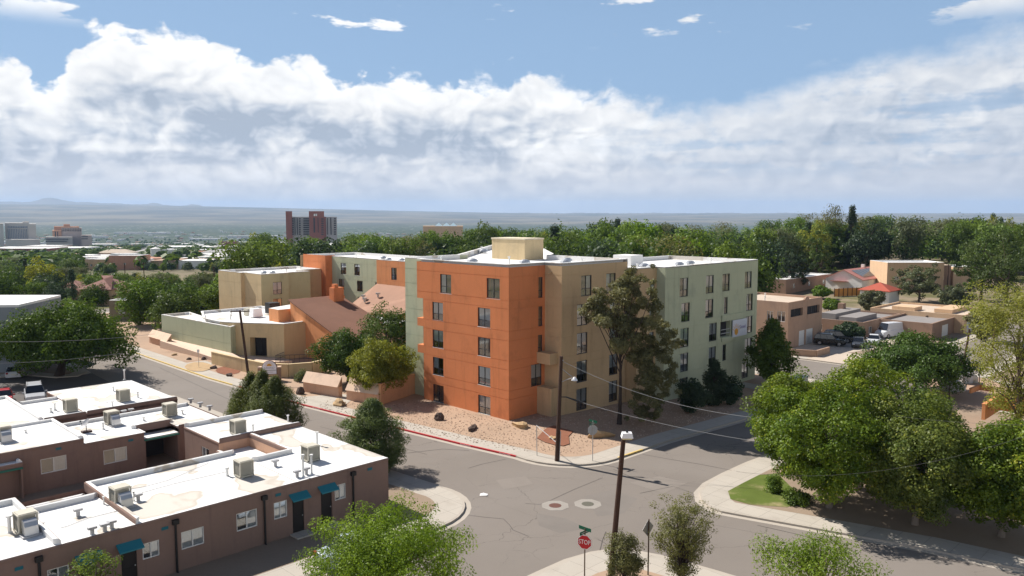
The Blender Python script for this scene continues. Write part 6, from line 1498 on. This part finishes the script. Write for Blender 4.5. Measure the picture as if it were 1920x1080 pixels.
    for x in (spec['L'] * .31, -spec['L'] * .30):
        for s in (-1, 1):
            r = .33 if kind in ('hatch', 'sedan') else .38
            wh = MB().tube([(x, s * (w - .20), r), (x, s * (w + .015), r)], r, 16).build('wheel', M_tyre, t)
            MB().tube([(x, s * (w + .012), r), (x, s * (w + .026), r)], r * .62, 12).build('rim', M_rim, wh)
    for s in (-1, 1):
        MB().box((spec['L'] / 2 - .12, s * w * .66, spec['hood'][1][1] - .06), (.14, .36, .14)).build('headlight', M_lampw, t)
        MB().box((-spec['L'] / 2 + .06, s * w * .74, b - .12), (.14, .26, .22)).build('tail_light', M_lampr, t)
    MB().box((-spec['L'] / 2 - .012, 0, b * .66), (.03, .42, .16)).build('licence_plate', M_plate, t)
    MB().box((spec['L'] / 2 - .04, 0, .42), (.1, w * 1.5, .14)).build('bumper', M_black, t); MB().box((-spec['L'] / 2 + .03, 0, .42), (.1, w * 1.5, .14)).build('bumper', M_black if kind != 'hatch' else pm, t)
    if kind == 'suv':
        for s in (-1, 1): MB().tube([(rf - .2, s * wr * .9, H + .08), (rb + .2, s * wr * .9, H + .08)], .025, 6).build('roof_rail', M_rim, t)
    t.location = loc; t.rotation_euler.z = rz; return t
sheet('parking_lot', [(-75, 37.2), (-21.2, 37.2), (-20.5, 53.5), (-24.6, 53.4), (-27.2, 58.3), (-75, 60.8)], .012, M_asphd, label='dark asphalt parking lot behind the back row house')
def ang(v): return math.atan2(v.y, v.x)
make_car('hatch', paint('white', (.62, .63, .65)), 'white hatchback seen from behind beside the grey building', GP(30, 706) + E_Z * .015, ang(Vector((-.42, .9, 0))))
make_car('suv', paint('silver', (.45, .46, .48)), 'silver estate car with roof rails parked behind the back roof', GP(66, 752) + E_Z * .015, ang(Vector((.55, -.85, 0))))
make_car('sedan', paint('red', (.40, .03, .04)), 'red car at the left edge behind the back roof', GP(6, 756) + E_Z * .015, ang(Vector((.55, -.85, 0))))
make_car('sedan', paint('ice_blue', (.42, .48, .55)), 'pale blue car mostly hidden by the bright green tree at the bottom', GP(668, 1046), ang(UU))
make_car('suv', paint('black', (.01, .01, .011)), 'black SUV nearest the white garage doors', W(71.2, -.6, -.82), ang(NV * .9 + UU * .3))
make_car('suv', paint('black', (.01, .01, .011)), 'black SUV in deep shade under the round bush', W(75.4, -.2, -.82), ang(NV * .9 + UU * .3))
make_car('sedan', paint('dark_grey', (.05, .052, .056)), 'dark grey car parked closest to the driveway mouth', W(73.0, -4.4, -.82), ang(-UU * .9 + NV * .3))
make_car('sedan', paint('white', (.62, .63, .65)), 'white car beside the dark grey one', W(77.6, -5.0, -.82), ang(-UU * .9 + NV * .3))
make_car('van', paint('white', (.62, .63, .65)), 'white camper van at the dark brown house', W(86.5, -4.4, -.82), ang(-UU + VV * .35), 'camper_van', 'van')
vb = GP(1496, 722); o = MB().box(vb + E_Z * .45, (2.7, 1.3, 1.0), 0, UU, VV).box(vb + E_Z * 1.0, (2.9, 1.5, .1), 0, UU, VV).build('low_block', M_white); tag(o, 'low white topped block just above the maple tops', 'block')

# ================================================================= poles, lamps, wires
def wire(label, pts, r=.012, sag=.5, m=None):
    t = []
    for a, b in zip(pts, pts[1:]):
        a, b = Vector(a), Vector(b)
        for i in range(15): s = i / 14; t.append(a.lerp(b, s) - E_Z * sag * 4 * s * (1 - s))
    o = MB().tube(t, r, 5, cap=False).build('overhead_wire', m or plain('wire_grey', (.45, .45, .45), .5)); tag(o, label, 'wire', 'overhead wires'); return o
def pole(name, label, base, top_, r0=.16, r1=.11, arms=(), group='wooden utility poles', n=10):
    base, top_ = Vector(base), Vector(top_); t = thing(name, label, 'pole', base, group=group)
    MB().tube([base - E_Z * .2, base.lerp(top_, .5), top_], [r0, (r0 + r1) / 2, r1], n).build('shaft', M_wood, t)
    for (h, L, d) in arms:
        d = Vector(d).normalized(); c = base.lerp(top_, h); MB().box(c, (L, .1, .12), 0, d, d.cross(E_Z)).build('crossarm', M_wood, t)
        for k in (-.45, -.15, .15, .45): MB().tube([c + d * L * k + E_Z * .05, c + d * L * k + E_Z * .28], [.04, .06], 6).build('insulator', M_alum, t)
    return t
p1b = GP(1044, 867); p1t = Vector((p1b.x + .32, p1b.y, HZ(1052, 668, p1b)))
pc = pole('utility_pole', 'brown wooden pole with a white lamp at the gravel corner', p1b, p1t, .19, .14)
def along(k): return p1b.lerp(p1t, k)
lc = along(.80); ld = Vector((.95, -.3, 0)).normalized()
MB().tube([along(.755), along(.755) + ld * .55 + E_Z * .28, along(.80) + ld * 1.0 + E_Z * .05], .03, 6).build('lamp_arm', M_alum, pc)
MB().tube([along(.89), along(.80) + ld * .9 + E_Z * .15], .015, 5).build('stay_wire', M_alum, pc); MB().tube([along(.885) + ld * .1, along(.80) + ld * 1.0 + E_Z * .12], .015, 5).build('stay_wire', M_alum, pc)
lh = along(.80) + ld * 1.15 - E_Z * .02
hd = MB().tube([lh + E_Z * .14, lh + E_Z * .05, lh - E_Z * .12, lh - E_Z * .15], [.09, .15, .26, .2], 12).build('lamp_head', M_signwhite, pc)
MB().tube([along(.62), along(.62) + Vector((.5, -.1, .02)), along(.60) + Vector((1.8, -.5, -.18))], [.03, .05, .10], 8).build('cable_splice', M_black, pc)
MB().tube([along(.97) + ld * .05, along(.96) + ld * .18], .06, 6).build('insulator', M_alum, pc)
MB().tube([along(.30) + Vector((.2, -.1, 0)), along(.0) + Vector((.2, -.12, 0.1))], .03, 6).build('conduit', M_alum, pc)
# black lamp post on the near corner
p2b = W(-19.6, -27.6, .14); zt2 = HZ(1170, 818, p2b); p2t = Vector((p2b.x + .62, p2b.y, zt2))
p2 = thing('lamp_post', 'leaning dark lamp post with boxy white head at the near corner', 'lamp post', p2b)
MB().tube([p2b - E_Z * .2, p2b.lerp(p2t, .5), p2t], [.17, .145, .125], 12).build('shaft', M_wood, p2)
lm0 = p2t + Vector((.16, -.1, .1))
mb = MB(); mb.box(lm0, (.62, .5, .26), 0, taper=.8); mb.build('lamp_head', M_signwhite, p2); MB().box(lm0 - E_Z * .17, (.5, .4, .08)).build('lens', plain('lens_yellow', (.55, .50, .28), .3), p2)
MB().tube([lm0 + E_Z * .1, lm0 + E_Z * .26], .06, 8).build('photocell', M_black, p2)
# thin post and the guy guard
tp = GP(1007, 857); t = thing('marker_post', 'thin grey metal post on the corner sidewalk', 'post', tp); MB().tube([tp, Vector((tp.x - .05, tp.y, HZ(1006, 800, tp)))], .035, 8).build('tube', M_steel, t)
gp = GP(1047, 858); t = thing('guy_guard', 'slanting white guy wire guard behind the wooden pole', 'guy wire', GP(1050, 838)); a = Vector((gp.x, gp.y + 1.2, .9)); b = at(1006, 798, gp.y + 2.6); MB().tube([along(.18), Vector((b.x, b.y, max(b.z, 2.0)))], .028, 6).build('sleeve', M_alum, t)
# left utility pole
p3b = GP(467, 712); p3t = Vector((p3b.x - .85, p3b.y, HZ(455, 582, p3b)))
p3 = pole('utility_pole', 'leaning dark pole with crossarm before the entrance hall', p3b, p3t, .17, .13, [(.985, 2.2, (1, .2, 0))])
p4b = GP(1803, 706); p4t = Vector((p4b.x + .7, p4b.y, HZ(1812, 617, p4b)))
p4 = pole('utility_pole', 'reddish pole with street lamp at the far side street', p4b, p4t, .17, .13); MB().tube([p4t, p4t + Vector((1.0, -.2, .5)), p4t + Vector((1.8, -.3, .3))], .03, 6).build('lamp_arm', M_alum, p4)
p5b = GP(1857, 684); p5 = pole('utility_pole', 'dark pole behind the airy yellow green tree', p5b, Vector((p5b.x + .5, p5b.y, HZ(1862, 590, p5b))), .16, .12)
for k, (x, by, ty, l) in enumerate(((236, 548, 495, 'far pole left of the salmon house shrubs'), (271, 538, 492, 'far pole with crossarm among left trees'), (404, 590, 500, 'dark pole at the left end of the tan block'), (1378, 470, 448, 'thin far pole behind the sage wing'), (1776, 545, 495, 'brown pole beside the cream house'), (1320, 478, 452, 'slim pole in the trees behind the white roof'))):
    b = GP(x, by); pole('utility_pole', l, b, Vector((b.x, b.y, HZ(x, ty, b))), .15, .11, [(.96, 2.0, (1, .1, 0))] if k in (1, 3) else ())
wire('pale twisted cable dropping from the corner pole top to the right', [along(.95) + ld * .2, at(1455, 786, 57)], .016, .9)
wire('grey cable from the pole splice across the side street', [along(.60) + Vector((1.8, -.5, -.18)), at(1450, 832, 56)], .014, .3)
wire('fine wire crossing the right maples low down', [at(1380, 884, 42), at(1930, 815, 36)], .006, .9, plain('wire_dark', (.10, .10, .10), .6))
wire('upper wire in front of the right maples', [at(1680, 780, 42), at(1930, 797, 38)], .006, .1, plain('wire_dark', (.10, .10, .10), .6))
wire('white wire across the big left tree', [at(-40, 640, 80), at(290, 626, 92)], .016, .35)
wire('second wire lower across the big left tree', [at(-40, 682, 78), at(230, 662, 88)], .014, .25)

# ================================================================= signs
def octo(mb, c, ex, r, y, n_, mi=0, th=.006):
    pr = [(r / math.cos(R(22.5)) * math.cos(R(22.5 + 45 * i)), r / math.cos(R(22.5)) * math.sin(R(22.5 + 45 * i))) for i in range(8)]
    slab(mb, pr, c, ex, n_, y, y + th, mi)
def stop_sign(label, base, ztop, ex, front, blades=True):
    t = thing('stop_sign', label, 'sign', base); ex = Vector(ex).normalized(); fr = Vector((ex.y, -ex.x, 0)) * (1 if front else -1)
    c = Vector((base.x, base.y, ztop - .42)); 
    MB().tube([base - E_Z * .1, Vector((base.x, base.y, ztop + (.35 if blades else 0)))], .035, 8).build('post', M_steel if not front else mat('brown_post', (.12, .085, .06)), t)
    mb = MB(); octo(mb, c, ex, .40, .045, fr); mb.build('sign_plate', M_alum, t)
    mb = MB(); octo(mb, c, ex, .395, .052, fr, 0, .004); mb.build('border', M_signwhite, t)
    mb = MB(); octo(mb, c, ex, .365, .057, fr, 0, .004); mb.build('face', M_signred, t)
    text_mesh('STOP', .36, M_signwhite, ex if front else -ex, E_Z, c + fr * .068, t, squeeze=.78)
    if blades:
        for k, (d, z) in enumerate(((UU, .13), (VV, .32))):
            cc = Vector((base.x, base.y, ztop + z)); mb = MB(); mb.box(cc, (.85, .012, .19), 0, d, Vector((-d.y, d.x, 0))); bl = mb.build('street_blade', M_signgreen, t)
            MB().box(cc + Vector((-d.y, d.x, 0)) * -.009, (.6, .004, .05), 0, d, Vector((-d.y, d.x, 0))).build('blade_mark', M_alum, bl)
    return t
s1 = W(-20.4, -26.4, .14); s1 = Vector((at(1096, 1085, s1.y).x, s1.y, .14))
stop_sign('red stop sign with green street blades at the near corner', s1, HZ(1093, 1002, s1), Vector((1, -.42, 0)), True)
s2 = GP(1111, 867); stop_sign('back of a stop sign with green blades on the gravel corner', s2, HZ(1111, 797, s2), Vector((1, .25, 0)), False)
s3 = GP(1731, 716); stop_sign('far stop sign half hidden under the wide dark tree', s3, HZ(1729, 690, s3) + .2, Vector((1, -.2, 0)), True, False)
dm = W(-17.6, -28.7, .14); dm = Vector((at(1215, 1078, dm.y).x, dm.y, .14)); t = thing('warning_sign', 'back of a diamond sign on a brown post between the olive shrubs', 'sign', dm)
zt_ = HZ(1215, 974, dm); MB().tube([dm - E_Z * .1, Vector((dm.x, dm.y, zt_ + .02))], .04, 8).build('post', mat('brown_post', (.12, .085, .06)), t)
mb = MB(); ex = Vector((1, .9, 0)).normalized(); slab(mb, [(.48, 0), (0, .48), (-.48, 0), (0, -.48)], Vector((dm.x, dm.y, zt_ - .5)), ex, Vector((-ex.y, ex.x, 0)), .045, .052); mb.build('sign_plate', M_alum, t)
ps = GP(373, 691); t = thing('parking_sign', 'small white sign on a thin post by the ramp', 'sign', ps); MB().tube([ps, Vector((ps.x, ps.y, HZ(373, 656, ps)))], .03, 6).build('post', M_steel, t); MB().box(Vector((ps.x, ps.y - .04, HZ(373, 658, ps))), (.32, .02, .42)).build('sign_plate', M_signwhite, t)

# ================================================================= street details
def strip(name, label, pts, w, dz, m):          # painted strip along a polyline in u,v
    L = []; Rr = []
    for i, p in enumerate(pts):
        a, b = Vector(pts[max(0, i - 1)]), Vector(pts[min(len(pts) - 1, i + 1)]); d = (b - a).normalized(); n = Vector((-d.y, d.x)); L.append(tuple(Vector(p) + n * w / 2)); Rr.append(tuple(Vector(p) - n * w / 2))
    return sheet(name, L + Rr[::-1], dz, m, label=label)
def kerb_paint(label, pts, m, h=.128, wtop=.16):   # painted kerb: face and top
    mb = MB()
    for (a, b) in zip(pts, pts[1:]):
        a, b = W(*a), W(*b); d = (b - a).normalized(); n = Vector((-d.y, d.x, 0)); n = n if n.dot(-UU) > 0 or n.dot(VV * -1) > .9 else -n
        for p in (a, b): p.z = gz(p.x, p.y)
        mb.quad(a + n * .006 + E_Z * .006, b + n * .006 + E_Z * .006, b + n * .006 + E_Z * (h + .012), a + n * .006 + E_Z * (h + .012)); mb.quad(a + n * .006 + E_Z * (h + .012), b + n * .006 + E_Z * (h + .012), b - n * wtop + E_Z * (h + .012), a - n * wtop + E_Z * (h + .012))
    o = mb.build('kerb_paint', m); tag(o, label, None, None, 'structure')
def lerp2(p, q, t): return (p[0] + (q[0] - p[0]) * t, p[1] + (q[1] - p[1]) * t)
K0, K1, K2, K3, K4 = (-11.6, 40), (-10.6, 20), (-9.35, 8), (-8.3, -2.2), (-7.4, -8.4)
kerb_paint('red painted kerb of the apartment yard', [lerp2(K0, K1, .35), K1, K2, K3, lerp2(K3, K4, .98)], M_redpaint)
kerb_paint('faded yellow kerb further up the street', [(-11.35, 69), (-11.6, 40), lerp2(K0, K1, .28)], M_ylw)
kerb_paint('yellow kerb end at the side street corner', [(-1.8, -14.53), (1.5, -14.6)], M_ylw)
for k, (p, q, t0) in enumerate(((K3, K4, .12), (K3, K4, .80), (K2, K3, .2), (K1, K2, .2))):
    c = W(*lerp2(p, q, t0)); d = (W(*q) - W(*p)).normalized(); n = Vector((d.y, -d.x, 0)); n = n if n.dot(-UU) > 0 else -n
    text_o = text_mesh('NO PARKING', .13, M_signwhite, d, E_Z, c + n * .014 + E_Z * .072, None, 'kerb_lettering', squeeze=1.5); tag(text_o, 'white words stencilled on the red kerb', None, None, 'structure')
def manhole(label, px, py, m):
    c = GP(px, py); t = thing('manhole', label, 'manhole', c, group='manholes in the crossing')
    mb = MB(); pr = [(c.x + .98 * math.cos(R(22.5 + 45 * i)), c.y + .98 * math.sin(R(22.5 + 45 * i))) for i in range(8)]; mb.prism(pr, c.z - .05, c.z + .008, 0); mb.build('collar', mat('manhole_collar', (.30, .275, .245), .95, .12, 1.5, 9), t)
    MB().prism([(c.x + .43 * math.cos(2 * math.pi * i / 24), c.y + .43 * math.sin(2 * math.pi * i / 24)) for i in range(24)], c.z, c.z + .014, 0).build('cover', m, t)
    mb = MB()
    for i in range(-3, 4): mb.box((c.x + i * .1, c.y, c.z + .018), (.03, .5, .006))
    mb.build('cover_ribs', m, t)
manhole('rusty manhole cover in an octagonal collar, left one', 1041, 948, mat('rusty_iron', (.13, .06, .045), .8)); manhole('grey manhole cover in an octagonal collar, right one', 1102, 945, mat('grey_iron', (.12, .115, .09), .8))
pp = GP(907, 928); o = MB().add([pp + Vector(q) for q in ((-.28, -.2, .02), (.26, -.24, .05), (.3, .16, .02), (-.02, .2, .09), (-.26, .18, .03))], [(0, 1, 3), (1, 2, 3), (0, 3, 4)]).build('paper_litter', M_signwhite); tag(o, 'scrap of white paper lying on the road', 'litter')
# sealed cracks and patches in the asphalt
M_tar = mat('tar_seal', (.075, .066, .060), .8, .15, 2, 9, 0); M_patch = mat('asphalt_patch', (.186, .165, .146), .93, .14, .5, 14, .25, 60); M_patchl = mat('light_asphalt_patch', (.218, .191, .167), .93, .10, .5, 14, .25, 60)
for k, pts in enumerate((((878, 878), (905, 870), (948, 861)), ((985, 944), (1012, 946), (1035, 937), (1078, 917), (1130, 896)), ((878, 966), (910, 970), (944, 973), (956, 985), (962, 994), (992, 1006)), ((1205, 852), (1255, 861), (1310, 870), (1372, 882)), ((1125, 1032), (1130, 1012), (1136, 997)), ((600, 800), (700, 826), (800, 852)), ((760, 850), (830, 842), (880, 845)), ((1200, 925), (1262, 912), (1300, 925)), ((1420, 985), (1500, 1003), (1600, 1030)), ((300, 690), (420, 745), (520, 785)), ((1150, 880), (1180, 893), (1215, 905)))):
    strip('sealed_crack', 'tar sealed crack in the asphalt, piece %s' % 'abcdefghijkl'[k], [guv(*q) for q in pts],   .045 if k % 3 else .06, .006 + .0005 * k, M_tar)
for k, (pts, m_) in enumerate((((( 1095, 930), (1150, 918), (1195, 935), (1170, 962), (1120, 968)), M_patch), (((1005, 962), (1060, 972), (1100, 990), (1050, 1000), (1010, 985)), M_patch), (((640, 800), (700, 815), (690, 826), (625, 812)), M_patchl), (((1180, 905), (1235, 893), (1290, 905), (1245, 925)), M_patchl), (((930, 900), (985, 893), (1000, 908), (945, 918)), M_patchl))):
    sheet('asphalt_patch', [guv(*q) for q in pts], .0035 + .0004 * k, m_, label='repaired asphalt patch, %s' % ['beside the grey manhole', 'in front of the manholes', 'on the street by the junipers', 'toward the lawn corner', 'near the red kerb end'][k])
# lawn tip, red gravel bed, boulders
sheet('lawn', [(-2.6, -24.95), (-.4, -24.85), (2.2, -24.8), (3.6, -25.6), (2.2, -27.0), (.6, -28.6), (-1.2, -29.6), (-2.6, -29.4), (-3.9, -27.4), (-3.9, -25.9)], .155, M_lawn, label='green lawn tip inside the corner sidewalk')
bed = [guv(*q) for q in ((1007, 825), (1022, 808), (1038, 801), (1052, 806), (1075, 812), (1066, 822), (1068, 836), (1056, 840), (1040, 838), (1022, 833))]
sheet('gravel_bed', bed, .20, M_gravelr, .08, label='raised bed of red gravel at the wooden pole', side=M_wood)
for q in (((372, 690), 26, 9), ((428, 697), 24, 8)):
    (x, y), a, b = q; sheet('gravel_bed', [guv(x + a * math.cos(t * .628), y + b * math.sin(t * .628)) for t in range(10)], .17, M_gravelr if x > 400 else M_rock, label='patch of coloured gravel by the ramp %s' % ('near the pole' if x > 400 else 'near the sign'))
sheet('walkway', [guv(*q) for q in ((560, 747), (640, 768), (668, 745), (640, 741))], .152, M_conc, label='short concrete walk to the gap in the peach walls')
sheet('walkway', [guv(*q) for q in ((345, 683), (372, 693), (402, 684), (384, 678))], .152, M_conc, label='short concrete walk below the ramp')
sheet('walkway', [(33.5, -12.9), (36.2, -12.9), (36.2, -4.9), (33.5, -4.9)], .152, M_conc, label='shaded concrete walk to the sage wing door')
def boulder(label, p, s, seed, m):
    rs = np.random.RandomState(seed); bm = bmesh.new(); bmesh.ops.create_icosphere(bm, subdivisions=2, radius=1)
    ph = rs.random(6) * 6.28
    for v in bm.verts:
        c = v.co; f = 1 + .22 * math.sin(3 * c.x + ph[0]) + .18 * math.sin(4 * c.y + ph[1] + 2 * c.z) + .10 * math.sin(7 * c.z + ph[2]) + rs.normal() * .05
        v.co = Vector((c.x * s[0] * f, c.y * s[1] * f, c.z * s[2] * f))
    me = bpy.data.meshes.new('boulder'); bm.to_mesh(me); bm.free(); me.materials.append(m)
    o = obj('boulder', me, None, Vector(p) + E_Z * (s[2] * .45 + .12), seed); tag(o, label, 'boulder', 'boulders in the gravel yards'); return o
for k, (x, y, s, m, l) in enumerate(((823, 790, (.55, .4, .42), M_rockd, 'dark boulder on the gravel before the orange face'), (886, 808, (.75, .4, .3), M_rockd, 'flat dark boulder near the red kerb'), (974, 803, (.95, .5, .38), M_rock, 'pale sandstone boulder at the orange corner'), (1128, 822, (1.1, .5, .45), M_rock, 'sandstone boulder in shade behind the stop sign back'), (1037, 826, (.5, .3, .2), M_rock, 'small stone in the red gravel bed'), (636, 762, (1.0, .55, .4), M_rock, 'tawny boulder by the gap in the peach walls'), (564, 741, (.5, .4, .5), M_rockd, 'dark boulder left of the peach wall'), (326, 668, (.4, .3, .2), M_rock, 'stone among pebbles under the ramp planter'), (355, 676, (.4, .3, .2), M_rockd, 'dark stone among pebbles under the ramp'), (382, 676, (.35, .3, .25), M_rockd, 'dark stone beside the short ramp walk'), (400, 693, (.45, .35, .25), M_rockd, 'dark stone before the yellow tan wall'), (430, 707, (.45, .35, .25), M_rockd, 'dark stone near the leaning pole'))):
    boulder(l, GP(x, y), s, 60 + k, m)
def utility_box(label, px, py, s): b = GP(px, py) + E_Z * .13; o = MB().box(b + E_Z * s[2] / 2, s, 0, taper=.94).build('utility_box', M_cool); tag(o, label, 'box')
utility_box('grey utility box at the corner of the peach wall', 703, 766, (.7, .5, .75))
# heavy ground units and bits across the side street
def hvac(label, base, rz, group='ground air units'):
    t = thing('air_unit', label, 'air unit', (0, 0, 0), 0, group)
    MB().box((0, 0, .75), (1.5, 1.4, 1.3)).build('cabinet', M_alum, t)
    for k in range(7): MB().box((-.2, -.71, .3 + k * .14), (.9, .04, .05)).build('grille_slat', M_coold, t)
    mb = MB(); mb.tube([(.75, 0, .7), (1.2, 0, .72), (1.5, 0, .5), (1.55, 0, .05)], [.55, .55, .5, .46], 14); mb.build('duct', M_cool, t)
    t.location = base; t.rotation_euler.z = rz
hvac('grey air unit with round duct on the pink gravel lot', GP(1780, 736) + E_Z * .1, .2); hvac('second air unit in shade behind the first', GP(1806, 720) + E_Z * .1, .2)
sheet('gravel_lot', [guv(*q) for q in ((1730, 722), (1765, 700), (1850, 712), (1930, 745), (1930, 770), (1840, 768), (1765, 758))], .152, mat('pink_gravel', (.42, .28, .20), .97, .15, .3, 14, .8, 20), label='pink gravel lot with air units')
for k, (x, by, ty, m, l) in enumerate(((1769, 708, 683, M_gravelr, 'rusty short post left of the reddish pole'), (1810, 735, 702, M_signwhite, 'white post between the air units'), (1836, 720, 690, M_black, 'black post right of the air units'), (1779, 754, 718, M_rust, 'thin rusty post before the pink gravel'), (1843, 707, 697, M_black, 'small black stub post near the far kerb'))):
    b = GP(x, by); t = thing('short_post', l, 'post', b, group='short posts by the pink gravel lot'); MB().tube([b - E_Z * .1, Vector((b.x, b.y, HZ(x, ty, b)))], .055, 8).build('tube', m, t)
pl = GP(1835, 758); yard_wall('planter_wall', 'low orange planter edge with green plants', [guv(1818, 754), guv(1835, 747), guv(1862, 752)], .5, M_orange2, .2)
yard_wall('garden_wall', 'orange stucco wall sloping behind the right maples', [guv(1842, 806), guv(1872, 786), guv(1940, 800)], 1.5, M_orange2, .3)
# ground cover litter: loose stones on the gravel
def stones():
    rs = np.random.RandomState(9); mb = MB(); poly = [(-6.8, -6.5), (-9.0, 6), (-10.3, 18), (-7.6, 20), (-5.6, 13.6), (-.4, 13.0), (-.4, 0), (4.6, -.5), (4.6, -2.6), (15, -2.8), (18.6, -5), (30, -5.2), (30, -12.4), (2, -12.4), (-3.5, -11.6)]
    def inside(x, y):
        r = False; n = len(poly)
        for i in range(n):
            (x0, y0), (x1, y1) = poly[i], poly[(i + 1) % n]
            if (y0 > y) != (y1 > y) and x < (x1 - x0) * (y - y0) / (y1 - y0) + x0: r = not r
        return r
    c = 0
    while c < 5200:
        u, v = rs.uniform(-11, 30), rs.uniform(-13, 20)
        if not inside(u, v): continue
        s = rs.uniform(.03, .085); p = W(u, v); z = gz(p.x, p.y) + .14; a = rs.random() * 6.28
        q = [(p.x + s * math.cos(a + k * 1.57) * rs.uniform(.6, 1.2), p.y + s * math.sin(a + k * 1.57) * rs.uniform(.6, 1.2), z) for k in range(4)] + [(p.x, p.y, z + s * .8)]
        mb.add(q, [(0, 1, 4), (1, 2, 4), (2, 3, 4), (3, 0, 4)], rs.randint(3)); c += 1
    tag(mb.build('gravel', [mat('pebble_light', (.52, .40, .30), .95, .15, 3), mat('pebble_dark', (.25, .17, .12), .95, .15, 3), mat('pebble_tan', (.40, .28, .20), .95, .15, 3)]), 'loose pebbles over the yard of the apartment block', None, None, 'stuff')
stones()

# ================================================================= air
def haze():
    mb = MB(); mb.box((0, 0, 122), (47000, 47000, 464))
    m = bpy.data.materials.new('haze'); m.use_nodes = True; t = m.node_tree; t.nodes.clear()
    v = t.nodes.new('ShaderNodeVolumePrincipled'); v.inputs['Color'].default_value = (.48, .69, 1.0, 1); v.inputs['Density'].default_value = .00006; v.inputs['Anisotropy'].default_value = .1
    o = t.nodes.new('ShaderNodeOutputMaterial'); t.links.new(v.outputs[0], o.inputs['Volume'])
    h = mb.build('haze', m); tag(h, 'thin blue haze over the valley', None, None, 'stuff')
haze()
